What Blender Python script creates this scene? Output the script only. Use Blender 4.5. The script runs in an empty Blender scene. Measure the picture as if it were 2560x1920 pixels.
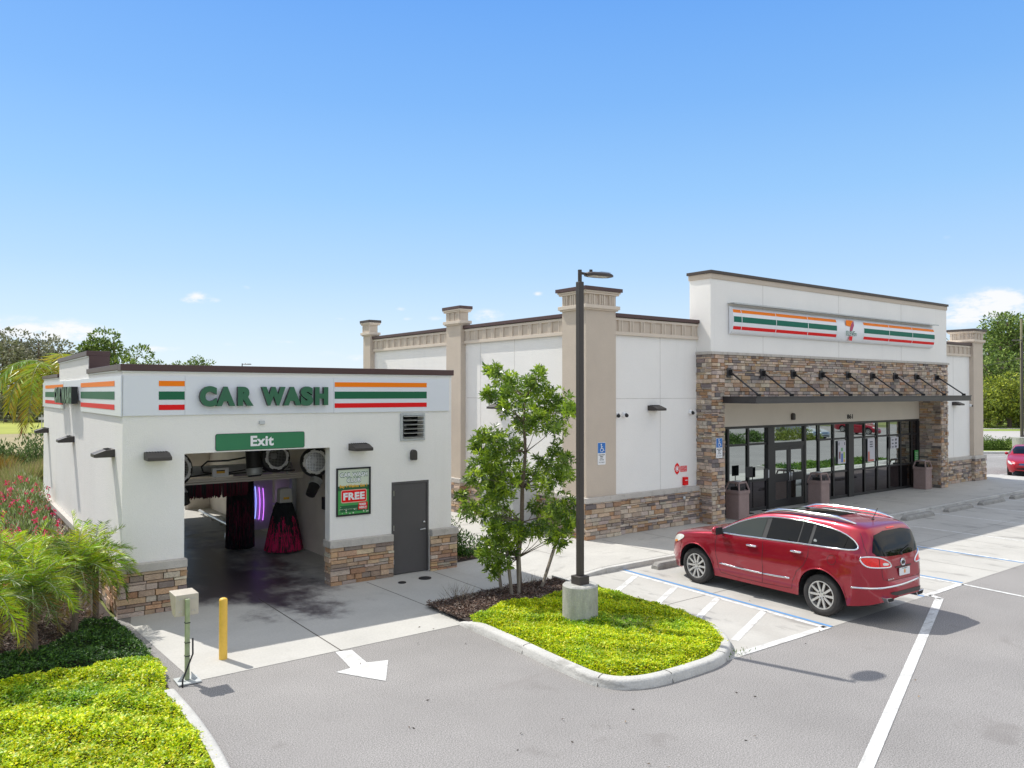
import bpy, bmesh, math, random
from math import sin, cos, pi, radians, sqrt, atan2
from mathutils import Vector, Matrix, noise
from mathutils.bvhtree import BVHTree
random.seed(7)
R = random.Random(11)
scn = bpy.context.scene
COL = scn.collection

# ------------------------------------------------------------------ camera, light, exposure
F_PX, W_PX = 1975.0, 2560.0
CAM_YAW, CAM_PITCH, CAM_H = 52.62, 0.618, 4.1
cd = bpy.data.cameras.new('camera'); cam = bpy.data.objects.new('camera', cd); COL.objects.link(cam)
cd.sensor_width = 36; cd.lens = 36 * F_PX / W_PX; cd.clip_start = 0.1; cd.clip_end = 3000
cam.location = (0, 0, CAM_H); cam.rotation_euler = (radians(90 + CAM_PITCH), 0, radians(CAM_YAW - 90))
scn.camera = cam

SUN = Vector((-0.205, 0.69, 1.0)).normalized()
SUN_EL = math.asin(SUN.z); SUN_ROT = atan2(SUN.x, SUN.y)
ld = bpy.data.lights.new('sun', 'SUN'); ld.energy = 3.7; ld.angle = radians(0.53); ld.color = (1.0, 0.965, 0.90)
lo = bpy.data.objects.new('sun', ld); COL.objects.link(lo); lo.rotation_euler = SUN.to_track_quat('Z', 'Y').to_euler()
lo.location = (0, 0, 60)

world = bpy.data.worlds.new('World'); scn.world = world; world.use_nodes = True
wn, wl = world.node_tree.nodes, world.node_tree.links
for n in list(wn): wn.remove(n)
def wnode(t, **k):
    n = wn.new(t)
    for a, v in k.items(): setattr(n, a, v)
    return n
sky = wnode('ShaderNodeTexSky', sky_type='NISHITA'); sky.sun_disc = False
sky.sun_elevation = SUN_EL; sky.sun_rotation = SUN_ROT; sky.air_density = 1.0; sky.dust_density = 0.6; sky.ozone_density = 1.6
bg = wnode('ShaderNodeBackground'); bg.inputs['Strength'].default_value = 0.15
outw = wnode('ShaderNodeOutputWorld')
tc = wnode('ShaderNodeTexCoord')
def wmath(op, a, b=None, c=None):
    n = wnode('ShaderNodeMath', operation=op)
    for i, x in enumerate((a, b, c)):
        if x is None: continue
        if isinstance(x, (int, float)): n.inputs[i].default_value = x
        else: wl.new(x, n.inputs[i])
    return n.outputs[0]
# clouds: soft blobs broken by noise, given by direction (azimuth, elevation in degrees, half sizes)
def pix_dir(vx, vy):
    a = CAM_YAW - math.degrees(math.atan((vx * 2560 / 2212 - 1280) / F_PX))
    e = math.degrees(math.atan((983 - vy * 2560 / 2212) / F_PX * cos(radians(a - CAM_YAW))))
    return a, e
CL = [(2120, 665, 80, 36, 1.1), (2170, 650, 40, 24, 1.0), (2060, 690, 60, 16, .7), (428, 645, 30, 14, 1.0), (465, 650, 14, 6, .6), (405, 650, 16, 6, .5), (532, 622, 16, 6, .55), (60, 712, 150, 26, .9), (150, 722, 80, 22, .7),
      (1055, 684, 40, 18, .9), (1163, 636, 14, 7, .7), (345, 755, 60, 9, .7), (865, 668, 16, 7, .5), (735, 690, 20, 5, .4), (560, 730, 50, 8, .25), (690, 765, 60, 12, .35), (620, 740, 36, 6, .4), (770, 775, 40, 12, .5),
      (2050, 515, 14, 10, .3), (940, 690, 26, 8, .5), (880, 690, 16, 6, .5), (500, 745, 40, 8, .3)]
sep = wnode('ShaderNodeSeparateXYZ'); wl.new(tc.outputs['Generated'], sep.inputs[0])
az = wmath('MULTIPLY', wmath('ARCTAN2', sep.outputs[1], sep.outputs[0]), 180 / pi)
el = wmath('MULTIPLY', wmath('ARCSINE', sep.outputs[2]), 180 / pi)
comb = wnode('ShaderNodeCombineXYZ'); wl.new(wmath('MULTIPLY', az, 0.55), comb.inputs[0]); wl.new(wmath('MULTIPLY', el, 1.2), comb.inputs[1])
wno = wnode('ShaderNodeTexNoise'); wno.inputs['Scale'].default_value = 1.3; wno.inputs['Detail'].default_value = 8; wno.inputs['Roughness'].default_value = .62
wl.new(comb.outputs[0], wno.inputs['Vector'])
tot = None
for (x, y, sx, sy, am) in CL:
    a, e = pix_dir(x, y); dx = sx / 2212 * 64; dy = sy / 2212 * 64
    u = wmath('DIVIDE', wmath('SUBTRACT', az, a), dx); v = wmath('DIVIDE', wmath('SUBTRACT', el, e), dy)
    r2 = wmath('ADD', wmath('MULTIPLY', u, u), wmath('MULTIPLY', v, v))
    g = wmath('MULTIPLY', wmath('POWER', 2.718, wmath('MULTIPLY', r2, -1.1)), am)
    tot = g if tot is None else wmath('ADD', tot, g)
dens = wmath('MULTIPLY', tot, wmath('MAXIMUM', wmath('SUBTRACT', wmath('MULTIPLY', wno.outputs['Fac'], 2.6), .62), 0.0))
mr = wnode('ShaderNodeMapRange', interpolation_type='SMOOTHSTEP'); wl.new(dens, mr.inputs[0]); mr.inputs[1].default_value = .12; mr.inputs[2].default_value = .85; mr.inputs[3].default_value = 0; mr.inputs[4].default_value = .9
# clear-air gradient by elevation mixed with the sky texture, and bright broken cloud added out of view to fill the shaded fronts
EXPO = 0.35; KS = 0.15 * 2 ** EXPO
ramp = wnode('ShaderNodeValToRGB'); wl.new(wmath('DIVIDE', wmath('MAXIMUM', el, 0.0), 90.0), ramp.inputs[0])
GR = [(0.0, (.80, .91, 1.0)), (4.1, (.645, .82, 1.0)), (8.5, (.46, .70, 1.0)), (13.7, (.315, .60, .99)), (20, (.205, .48, .96)), (26.5, (.14, .395, .93)), (45, (.13, .33, .80)), (90, (.11, .27, .66))]
cr = ramp.color_ramp
while len(cr.elements) < len(GR): cr.elements.new(.5)
for e_, (el_, c_) in zip(cr.elements, GR): e_.position = el_ / 90.0; e_.color = (*c_, 1)
vsc = wnode('ShaderNodeVectorMath', operation='SCALE'); wl.new(ramp.outputs[0], vsc.inputs[0]); vsc.inputs['Scale'].default_value = 1 / KS
mx0 = wnode('ShaderNodeMix', data_type='RGBA'); mx0.inputs[0].default_value = .9; wl.new(sky.outputs[0], mx0.inputs[6]); wl.new(vsc.outputs[0], mx0.inputs[7])
mxw = wnode('ShaderNodeMix', data_type='RGBA'); wl.new(mr.outputs[0], mxw.inputs[0]); wl.new(mx0.outputs[2], mxw.inputs[6]); mxw.inputs[7].default_value = (1.0 / KS, 1.0 / KS, 1.01 / KS, 1)
daz = wmath('ABSOLUTE', wmath('WRAP', wmath('SUBTRACT', az, CAM_YAW), 180.0, -180.0))
offv = wnode('ShaderNodeMapRange', interpolation_type='SMOOTHSTEP'); wl.new(wmath('MAXIMUM', wmath('SUBTRACT', daz, 42.0), wmath('SUBTRACT', el, 36.0)), offv.inputs[0]); offv.inputs[1].default_value = 0; offv.inputs[2].default_value = 22
wn2 = wnode('ShaderNodeTexNoise'); wn2.inputs['Scale'].default_value = 3.2; wn2.inputs['Detail'].default_value = 7; wn2.inputs['Roughness'].default_value = .55
flat_ = wnode('ShaderNodeCombineXYZ'); den_ = wmath('ADD', wmath('MAXIMUM', sep.outputs[2], 0.0), .22)
wl.new(wmath('DIVIDE', sep.outputs[0], den_), flat_.inputs[0]); wl.new(wmath('DIVIDE', sep.outputs[1], den_), flat_.inputs[1]); wl.new(flat_.outputs[0], wn2.inputs['Vector']); wn2.inputs['Scale'].default_value = 1.1
cov = wnode('ShaderNodeMapRange', interpolation_type='SMOOTHSTEP'); wl.new(wn2.outputs['Fac'], cov.inputs[0]); cov.inputs[1].default_value = .36; cov.inputs[2].default_value = .60
mx2 = wnode('ShaderNodeMix', data_type='RGBA'); wl.new(wmath('MULTIPLY', cov.outputs[0], offv.outputs[0]), mx2.inputs[0]); wl.new(mxw.outputs[2], mx2.inputs[6]); mx2.inputs[7].default_value = (1.22 / KS, 1.195 / KS, 1.13 / KS, 1)
mxw = mx2
wl.new(mxw.outputs[2], bg.inputs['Color']); wl.new(bg.outputs[0], outw.inputs[0])

scn.view_settings.view_transform = 'Standard'; scn.view_settings.look = 'None'; scn.view_settings.gamma = 1
scn.view_settings.exposure = EXPO
scn.render.resolution_x = 1024; scn.render.resolution_y = 768
scn.cycles.max_bounces = 6; scn.cycles.transparent_max_bounces = 8

# ------------------------------------------------------------------ materials
def mat(name, c, rough=.7, metal=0., var=0., vs=1.5, sp=0., ss=60., bump=0., bs=40., emit=None, coat=0., spec=.5, attr=False, sss=None, stretch=None, trans=0.):
    m = bpy.data.materials.new(name); m.use_nodes = True
    nt = m.node_tree; N, L = nt.nodes, nt.links
    b = N['Principled BSDF']; b.inputs['Roughness'].default_value = rough; b.inputs['Metallic'].default_value = metal
    b.inputs['Specular IOR Level'].default_value = spec
    b.inputs['Coat Weight'].default_value = coat; b.inputs['Coat Roughness'].default_value = .03
    if emit: b.inputs['Emission Color'].default_value = (*emit[0], 1); b.inputs['Emission Strength'].default_value = emit[1]
    geo = N.new('ShaderNodeNewGeometry'); pos = geo.outputs['Position']
    if stretch:
        mp = N.new('ShaderNodeMapping'); mp.inputs['Scale'].default_value = stretch; L.new(pos, mp.inputs[0]); pos = mp.outputs[0]
    src = None
    if attr:
        a = N.new('ShaderNodeAttribute'); a.attribute_name = 'Col'; src = a.outputs['Color']
    def scale(src, fac_socket, lo, hi):
        r = N.new('ShaderNodeMapRange'); L.new(fac_socket, r.inputs[0]); r.inputs[1].default_value = .3; r.inputs[2].default_value = .7
        r.inputs[3].default_value = lo; r.inputs[4].default_value = hi
        v = N.new('ShaderNodeVectorMath'); v.operation = 'SCALE'; L.new(r.outputs[0], v.inputs['Scale'])
        if src is None: v.inputs[0].default_value = c[:3]
        else: L.new(src, v.inputs[0])
        return v.outputs[0]
    if var:
        n = N.new('ShaderNodeTexNoise'); n.inputs['Scale'].default_value = vs; n.inputs['Detail'].default_value = 6; n.inputs['Roughness'].default_value = .65; L.new(pos, n.inputs['Vector'])
        src = scale(src, n.outputs['Fac'], 1 - var, 1 + var)
    if sp:
        n = N.new('ShaderNodeTexNoise'); n.inputs['Scale'].default_value = ss; n.inputs['Detail'].default_value = 2; L.new(geo.outputs['Position'], n.inputs['Vector'])
        src = scale(src, n.outputs['Fac'], 1 - sp, 1 + sp)
    if src is not None: L.new(src, b.inputs['Base Color'])
    else: b.inputs['Base Color'].default_value = (*c[:3], 1)
    if bump:
        n = N.new('ShaderNodeTexNoise'); n.inputs['Scale'].default_value = bs; n.inputs['Detail'].default_value = 3; L.new(geo.outputs['Position'], n.inputs['Vector'])
        bp = N.new('ShaderNodeBump'); bp.inputs['Strength'].default_value = bump; bp.inputs['Distance'].default_value = .02; L.new(n.outputs['Fac'], bp.inputs['Height']); L.new(bp.outputs[0], b.inputs['Normal'])
    if trans:
        out = N['Material Output']; tr = N.new('ShaderNodeBsdfTranslucent')
        mx = N.new('ShaderNodeMixShader'); mx.inputs[0].default_value = trans
        if src is not None: L.new(src, tr.inputs[0])
        else: tr.inputs[0].default_value = (*c[:3], 1)
        L.new(b.outputs[0], mx.inputs[1]); L.new(tr.outputs[0], mx.inputs[2]); L.new(mx.outputs[0], out.inputs[0])
    return m
M = {}
M['stucco'] = mat('white_stucco', (.85, .825, .78), .85, var=.025, vs=.7, sp=.035, ss=90, bump=.35, bs=55)
M['cream'] = mat('cream_stucco', (.56, .475, .385), .85, var=.04, vs=1.2, sp=.04, ss=80, bump=.35, bs=55)
M['fascia_cream'] = mat('pale_cream_stucco', (.66, .60, .51), .85, var=.03, sp=.03, ss=80, bump=.2)
M['trim'] = mat('light_cream_trim', (.65, .56, .46), .8, var=.04, sp=.04, bump=.2)
M['brown'] = mat('dark_red_brown_metal', (.075, .036, .034), .45, metal=.0, var=.08, vs=2)
M['brown2'] = mat('dark_brown_metal', (.055, .04, .034), .5, var=.08)
M['capstone'] = mat('cast_stone_cap', (.50, .465, .42), .85, var=.1, vs=4, sp=.06, ss=50, bump=.3)
M['stone'] = mat('ledge_stone', (1, 1, 1), .85, attr=True, var=.16, vs=9, sp=.12, ss=45, bump=.9, bs=30)
M['mortar'] = mat('stone_joint', (.05, .042, .036), .95)
M['door'] = mat('charcoal_door_paint', (.085, .08, .08), .55, var=.06, vs=3)
M['frame'] = mat('black_steel', (.022, .021, .022), .45, var=.1)
M['stopconc'] = mat('grey_stop_concrete', (.30, .29, .27), .9, var=.2, vs=5, sp=.1, bump=.4)
M['canopy'] = mat('dark_grey_canopy_paint', (.05, .046, .048), .4, var=.15)
M['bronze'] = mat('dark_bronze', (.05, .042, .038), .5, var=.08)
M['bronze_dark'] = mat('black_recess', (.008, .008, .009), .6)
M['silver'] = mat('brushed_steel', (.62, .63, .64), .3, metal=.9)
M['galv'] = mat('galvanised_sheet', (.5, .52, .52), .5, metal=.3, var=.12, vs=6)
M['asphalt'] = mat('weathered_asphalt', (.256, .243, .232), .9, var=.13, vs=.30, sp=.52, ss=66)
M['lotconc'] = mat('pale_concrete', (.455, .44, .405), .85, var=.09, vs=.6, sp=.05, ss=30, bump=.15)
M['kerb'] = mat('kerb_concrete', (.50, .49, .46), .9, var=.12, vs=2.5, sp=.08, ss=40, bump=.4)
M['whitepaint'] = mat('white_road_paint', (.64, .64, .62), .7, var=.14, vs=5, sp=.18, ss=70)
M['bluepaint'] = mat('blue_road_paint', (.11, .27, .52), .7, var=.15, vs=5, sp=.08)
M['joint'] = mat('dark_joint', (.09, .08, .07), .95)
M['signwhite'] = mat('white_sign_panel', (.74, .76, .80), .35)
M['signwhite2'] = mat('white_acrylic', (.80, .81, .83), .3)
M['orange'] = mat('orange_vinyl', (.95, .22, .004), .5, spec=.2)
M['green'] = mat('green_vinyl', (.018, .135, .065), .5, spec=.2)
M['greensign'] = mat('teal_green_vinyl', (.012, .15, .10), .5, spec=.15)
M['red'] = mat('red_vinyl', (.78, .010, .012), .5, spec=.2)
M['letter'] = mat('green_letter_face', (.02, .125, .058), .4)
M['letterside'] = mat('black_letter_side', (.014, .018, .018), .45)
M['exit'] = mat('exit_sign_green', (.02, .18, .072), .45, var=.04)
M['white'] = mat('white_gloss', (.8, .8, .8), .4)
M['black'] = mat('black_matte', (.015, .015, .016), .6)
M['blue'] = mat('blue_sign', (.02, .16, .50), .4)
M['yellow'] = mat('yellow_post_paint', (.80, .50, .075), .5, var=.08, vs=8, bump=.15)
M['boxmetal'] = mat('pale_sheet_metal', (.52, .47, .39), .45, metal=.2, var=.06, vs=8)
M['postgreen'] = mat('algae_stained_post', (.33, .38, .22), .6, var=.2, vs=6)
M['bin'] = mat('taupe_pebble_bin', (.30, .215, .195), .85, var=.08, vs=5, sp=.25, ss=120, bump=.3)
M['bark'] = mat('grey_bark', (.17, .125, .095), .9, var=.25, vs=20, bump=.6)
M['stake'] = mat('weathered_timber', (.26, .22, .18), .85, var=.2, vs=10, stretch=(1, 1, .1))
M['mulch'] = mat('bark_mulch', (1, 1, 1), .95, attr=True, var=.2)
M['soil'] = mat('dark_soil', (.045, .032, .026), .95, var=.4, vs=12, bump=1)
M['leaf'] = mat('broad_leaf', (1, 1, 1), .30, attr=True, trans=.36, spec=.5)
M['cover'] = mat('ground_cover_leaf', (1, 1, 1), .5, attr=True, trans=.3)
M['palm'] = mat('palm_leaflet', (1, 1, 1), .42, attr=True, trans=.32, spec=.45)
M['farleaf'] = mat('far_leaf', (1, 1, 1), .8, attr=True, trans=.15)
M['grass'] = mat('field_grass', (.17, .19, .05), .95, var=.3, vs=.12, sp=.2, ss=8)
M['drygrass'] = mat('dry_mown_grass', (.30, .25, .13), .95, var=.25, vs=.08, sp=.15, ss=5)
M['road'] = mat('pale_road', (.40, .38, .35), .9, var=.06, vs=.1)
M['tyre'] = mat('tyre_rubber', (.035, .032, .031), .75, var=.2, vs=15)
M['alloy'] = mat('alloy_wheel', (.62, .61, .59), .32, metal=.6)
M['chrome'] = mat('chrome', (.82, .83, .85), .08, metal=1)
M['carred'] = mat('dark_red_metallic_paint', (.34, .004, .022), .32, metal=.5, coat=1.0)
M['carred2'] = mat('red_car_paint', (.42, .006, .018), .3, metal=.2, coat=.4)
M['cargrey'] = mat('grey_car_paint', (.25, .29, .33), .3, metal=.4, coat=1.0)
M['carglass'] = mat('tinted_car_glass', (.004, .005, .006), .02, spec=.28)
M['carglass2'] = mat('clear_car_glass', (.035, .043, .04), .02, spec=.4)
M['lampred'] = mat('tail_lamp_red', (.85, .008, .008), .2, coat=.5, var=.2, vs=30)
M['lampclear'] = mat('clear_lamp', (.72, .72, .68), .1, coat=1.0)
M['amber'] = mat('amber_lens', (.8, .28, .04), .15, coat=1)
M['glass'] = mat('mirrored_shop_glass', (.50, .55, .54), .015, metal=1.0)
M['glassdark'] = mat('dark_shop_glass', (.10, .09, .095), .03, metal=.9)
M['tanwall'] = mat('tan_painted_block', (.80, .74, .66), .7, var=.08, vs=1.5)
M['bristle'] = mat('brush_bristle', (1, 1, 1), .7, attr=True)
M['paleplastic'] = mat('pale_plastic', (.60, .58, .53), .5)
M['duct'] = mat('black_duct', (.025, .025, .027), .55)
M['neonb'] = mat('blue_light_tube', (.1, .1, .3), .5, emit=((.26, .34, 1.0), 1.8))
M['neonp'] = mat('violet_light_tube', (.3, .1, .3), .5, emit=((.62, .18, 1.0), 1.7))
M['purple'] = mat('purple_vinyl_sheet', (.66, .58, .70), .5, var=.1)
M['pink'] = mat('pink_petal', (.75, .03, .13), .5, trans=.3)
M['timber'] = mat('old_timber_pole', (.17, .16, .10), .9, var=.15)
M['far_concrete'] = mat('grey_plinth', (.42, .41, .38), .9, var=.15, vs=5)
M['plate'] = mat('plinth_concrete', (.40, .395, .365), .9, var=.22, vs=4, sp=.08, ss=35, bump=.4, stretch=(2.5, 2.5, .7))
M['postergreen'] = mat('poster_green', (.06, .34, .08), .45)
M['posterdark'] = mat('poster_dark_green', (.015, .11, .04), .45)
M['posterpale'] = mat('poster_pale_green', (.62, .68, .54), .45)
M['posteryel'] = mat('poster_yellow', (.75, .42, .03), .45)
M['pinkred'] = mat('poster_pink_border', (.80, .42, .34), .45)
M['brand2'] = mat('magenta_red', (.42, .01, .10), .3)

# concrete apron with a wet trail that starts inside the wash bay
def wet_concrete(name, c, ang):
    m = mat(name, c, .85, var=.08, vs=.7, sp=.05, ss=30, bump=.12)
    N, L = m.node_tree.nodes, m.node_tree.links; b = N['Principled BSDF']
    geo = N.new('ShaderNodeNewGeometry')
    mp = N.new('ShaderNodeMapping'); mp.vector_type = 'POINT'; mp.inputs['Rotation'].default_value = (0, 0, ang); L.new(geo.outputs['Position'], mp.inputs[0])
    s = N.new('ShaderNodeSeparateXYZ'); L.new(mp.outputs[0], s.inputs[0])
    def mt(op, a, b_=None):
        n = N.new('ShaderNodeMath'); n.operation = op
        for i, x in enumerate((a, b_)):
            if x is None: continue
            if isinstance(x, (int, float)): n.inputs[i].default_value = x
            else: L.new(x, n.inputs[i])
        return n.outputs[0]
    n1 = N.new('ShaderNodeTexNoise'); n1.inputs['Scale'].default_value = 1.1; n1.inputs['Detail'].default_value = 8; n1.inputs['Roughness'].default_value = .68
    mp2 = N.new('ShaderNodeMapping'); mp2.inputs['Scale'].default_value = (1.0, .8, 1); L.new(mp.outputs[0], mp2.inputs[0]); L.new(mp2.outputs[0], n1.inputs['Vector'])
    # wetness: full inside (y>16), fading to y=12.9, centred on x=5.6
    fy = mt('DIVIDE', mt('SUBTRACT', s.outputs[1], 12.75), 3.0)
    fx = mt('DIVIDE', mt('ABSOLUTE', mt('SUBTRACT', s.outputs[0], mt('ADD', 5.45, mt('MULTIPLY', mt('SUBTRACT', 15.5, s.outputs[1]), .12)))), 1.9)
    w = mt('ADD', mt('SUBTRACT', mt('MINIMUM', fy, 1.25), fx), mt('MULTIPLY', mt('SUBTRACT', n1.outputs['Fac'], .5), 2.7))
    r = N.new('ShaderNodeMapRange'); r.interpolation_type = 'SMOOTHSTEP'; L.new(w, r.inputs[0]); r.inputs[1].default_value = .05; r.inputs[2].default_value = .95
    old = b.inputs['Base Color'].links[0].from_socket
    mx = N.new('ShaderNodeMix'); mx.data_type = 'RGBA'; L.new(r.outputs[0], mx.inputs[0]); L.new(old, mx.inputs[6]); mx.inputs[7].default_value = (.05, .038, .05, 1)
    L.new(mx.outputs[2], b.inputs['Base Color'])
    r2 = N.new('ShaderNodeMapRange'); L.new(r.outputs[0], r2.inputs[0]); r2.inputs[3].default_value = .85; r2.inputs[4].default_value = .38; L.new(r2.outputs[0], b.inputs['Roughness'])
    return m
C_ANG = radians(-1.44)
M['apron'] = wet_concrete('apron_concrete', (.47, .455, .42), -C_ANG)
M['walk'] = mat('walk_concrete', (.46, .445, .41), .85, var=.09, vs=.8, sp=.06, ss=30, bump=.15)

def stains(m, sc, th, col, amt):
    N, L = m.node_tree.nodes, m.node_tree.links; b = N['Principled BSDF']; old = b.inputs['Base Color'].links[0].from_socket
    geo = N.new('ShaderNodeNewGeometry'); mp = N.new('ShaderNodeMapping'); mp.inputs['Scale'].default_value = sc; L.new(geo.outputs['Position'], mp.inputs[0])
    n = N.new('ShaderNodeTexNoise'); n.inputs['Scale'].default_value = 1; n.inputs['Detail'].default_value = 5; n.inputs['Roughness'].default_value = .6; L.new(mp.outputs[0], n.inputs['Vector'])
    r = N.new('ShaderNodeMapRange'); r.interpolation_type = 'SMOOTHSTEP'; L.new(n.outputs['Fac'], r.inputs[0]); r.inputs[1].default_value = th; r.inputs[2].default_value = th + .12; r.inputs[4].default_value = amt
    mx = N.new('ShaderNodeMix'); mx.data_type = 'RGBA'; L.new(r.outputs[0], mx.inputs[0]); L.new(old, mx.inputs[6]); mx.inputs[7].default_value = (*col, 1); L.new(mx.outputs[2], b.inputs['Base Color'])
stains(M['stucco'], (2.2, 2.2, .12), .57, (.70, .675, .63), .16); stains(M['capstone'], (6, 6, 6), .55, (.33, .30, .26), .5)
stains(M['lotconc'], (2.0, .6, 1), .555, (.17, .16, .15), .6); stains(M['lotconc'], (.5, .3, 1), .52, (.36, .34, .31), .5)
stains(M['walk'], (.9, 2.2, 1), .58, (.25, .24, .22), .45); stains(M['kerb'], (2.0, 2.0, 8), .56, (.20, .19, .17), .5)
stains(M['asphalt'], (.8, .8, 1), .60, (.17, .155, .145), .5); stains(M['asphalt'], (.35, 1.6, 1), .60, (.19, .17, .16), .35); stains(M['asphalt'], (6, 6, 1), .70, (.10, .09, .085), .7)
stains(M['apron'], (1.2, .6, 1), .58, (.30, .29, .26), .4)
stains(M['plate'], (5, 5, 1.2), .55, (.22, .20, .17), .5); stains(M['whitepaint'], (3, 9, 1), .50, (.40, .385, .36), .6)
# ------------------------------------------------------------------ mesh helpers
FC = Matrix.Rotation(C_ANG, 4, 'Z')      # frame of the car wash building
FS = Matrix.Identity(4)                  # frame of the shop
WM = {}
class MB:
    def __init__(s): s.v = []; s.f = []; s.m = []; s.c = []; s.cur = (1, 1, 1); s.mi = 0
    def vert(s, p): s.v.append(tuple(p)); return len(s.v) - 1
    def face(s, idx): s.f.append(tuple(idx)); s.m.append(s.mi); s.c.append(s.cur)
    def poly(s, pts): s.face([s.vert(p) for p in pts])
    def box(s, x0, y0, z0, x1, y1, z1):
        b = len(s.v)
        for z in (z0, z1):
            for p in ((x0, y0), (x1, y0), (x1, y1), (x0, y1)): s.v.append((p[0], p[1], z))
        for q in ((0, 3, 2, 1), (4, 5, 6, 7), (0, 1, 5, 4), (1, 2, 6, 5), (2, 3, 7, 6), (3, 0, 4, 7)): s.face([b + i for i in q])
        return s
    def prism(s, pts, axis, a, b):
        # pts 2D; axis 'x': (y,z), 'y': (x,z), 'z': (x,y)
        def P(p, t):
            return {'x': (t, p[0], p[1]), 'y': (p[0], t, p[1]), 'z': (p[0], p[1], t)}[axis]
        n = len(pts); b0 = len(s.v)
        for p in pts: s.v.append(P(p, a))
        for p in pts: s.v.append(P(p, b))
        s.face([b0 + i for i in range(n)][::-1]); s.face([b0 + n + i for i in range(n)])
        for i in range(n): j = (i + 1) % n; s.face((b0 + i, b0 + j, b0 + n + j, b0 + n + i))
        return s
    def cyl(s, p0, p1, r0, r1=None, n=12, cap=True):
        r1 = r0 if r1 is None else r1
        p0, p1 = Vector(p0), Vector(p1); d = (p1 - p0)
        if d.length < 1e-6: return s
        q = d.to_track_quat('Z', 'Y'); b = len(s.v)
        for p, r in ((p0, r0), (p1, r1)):
            for i in range(n): a = 2 * pi * i / n; s.v.append(tuple(p + q @ Vector((r * cos(a), r * sin(a), 0))))
        for i in range(n): j = (i + 1) % n; s.face((b + i, b + j, b + n + j, b + n + i))
        if cap: s.face([b + i for i in range(n)][::-1]); s.face([b + n + i for i in range(n)])
        return s
    def tube(s, pts, r, n=8, closed=False, radii=None):
        pts = [Vector(p) for p in pts]; m = len(pts); rings = []
        up = None
        for i, p in enumerate(pts):
            if closed: d = pts[(i + 1) % m] - pts[i - 1]
            else: d = pts[min(i + 1, m - 1)] - pts[max(i - 1, 0)]
            if d.length < 1e-9: d = Vector((0, 0, 1))
            d.normalize()
            if up is None: up = d.orthogonal().normalized()
            up = (up - d * up.dot(d))
            if up.length < 1e-6: up = d.orthogonal()
            up.normalize(); sd = d.cross(up); rr = radii[i] if radii else r
            b = len(s.v)
            for k in range(n): a = 2 * pi * k / n; s.v.append(tuple(p + up * (rr * cos(a)) + sd * (rr * sin(a))))
            rings.append(b)
        for i in range(m if closed else m - 1):
            a, b = rings[i], rings[(i + 1) % m]
            for k in range(n): j = (k + 1) % n; s.face((a + k, a + j, b + j, b + k))
        if not closed:
            s.face([rings[0] + k for k in range(n)][::-1]); s.face([rings[-1] + k for k in range(n)])
        return s
    def lathe(s, prof, origin, axis, n=32):
        # prof: (radius, distance along axis)
        q = Vector(axis).to_track_quat('Z', 'Y'); o = Vector(origin); rings = []
        for r, h in prof:
            b = len(s.v)
            for i in range(n): a = 2 * pi * i / n; s.v.append(tuple(o + q @ Vector((r * cos(a), r * sin(a), h))))
            rings.append(b)
        for a, b in zip(rings, rings[1:]):
            for i in range(n): j = (i + 1) % n; s.face((a + i, a + j, b + j, b + i))
        return s
    def text(s, string, o, right, up, x0, x1, z0, z1, bold=.02, depth=0.0, fit=True):
        v, f = text_mesh(string, bold)
        xs = [p[0] for p in v]; ys = [p[1] for p in v]
        sx = (x1 - x0) / (max(xs) - min(xs)); sy = (z1 - z0) / (max(ys) - min(ys))
        right, up = Vector(right), Vector(up); nrm = right.cross(up); o = Vector(o)
        b = len(s.v); mx, my = min(xs), min(ys)
        def P(p, t): return tuple(o + right * (x0 + (p[0] - mx) * sx) + up * (z0 + (p[1] - my) * sy) + nrm * t)
        for p in v: s.v.append(P(p, depth))
        for q in f: s.face([b + i for i in q])
        if depth > .002:
            b2 = len(s.v)
            for p in v: s.v.append(P(p, 0))
            cnt = {}
            for q in f:
                for i in range(len(q)): e = (q[i], q[(i + 1) % len(q)]); cnt[e] = 1
            old = s.mi; s.mi = 1
            for (i, j) in cnt:
                if (j, i) not in cnt: s.face((b + j, b + i, b2 + i, b2 + j))
            s.mi = old
        return s
    def build(s, name, mats, parent=None, frame=FS, smooth=False, bevel=0., base=None, edge_split=None):
        me = bpy.data.meshes.new(name)
        V = [frame @ Vector(p) for p in s.v]
        if parent is not None: inv = WM[parent].inverted()
        else:
            if base is None:
                xs = [p.x for p in V]; ys = [p.y for p in V]; zs = [p.z for p in V]
                base = (Vector(((min(xs) + max(xs)) / 2, (min(ys) + max(ys)) / 2, min(zs))))
            w = Matrix.Translation(base) @ frame.to_3x3().to_4x4(); inv = w.inverted()
        me.from_pydata([inv @ p for p in V], [], s.f)
        if not isinstance(mats, (list, tuple)): mats = [mats]
        for m in mats: me.materials.append(M[m] if isinstance(m, str) else m)
        if len(mats) > 1: me.polygons.foreach_set('material_index', s.m)
        if any(c != (1, 1, 1) for c in s.c):
            a = me.color_attributes.new('Col', 'FLOAT_COLOR', 'CORNER'); buf = []
            for f, c in zip(s.f, s.c): buf += [c[0], c[1], c[2], 1.0] * len(f)
            a.data.foreach_set('color', buf)
        if smooth: me.polygons.foreach_set('use_smooth', [True] * len(me.polygons))
        me.update()
        o = bpy.data.objects.new(name, me); COL.objects.link(o)
        if parent is not None: o.parent = parent; WM[o] = WM[parent]
        else: o.matrix_world = w; WM[o] = w
        if bevel:
            bv = o.modifiers.new('bevel', 'BEVEL'); bv.width = bevel; bv.segments = 2; bv.limit_method = 'ANGLE'; bv.angle_limit = radians(40)
        if smooth and edge_split:
            es = o.modifiers.new('split', 'EDGE_SPLIT'); es.split_angle = radians(edge_split)
        return o
_tc = {}
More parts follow.
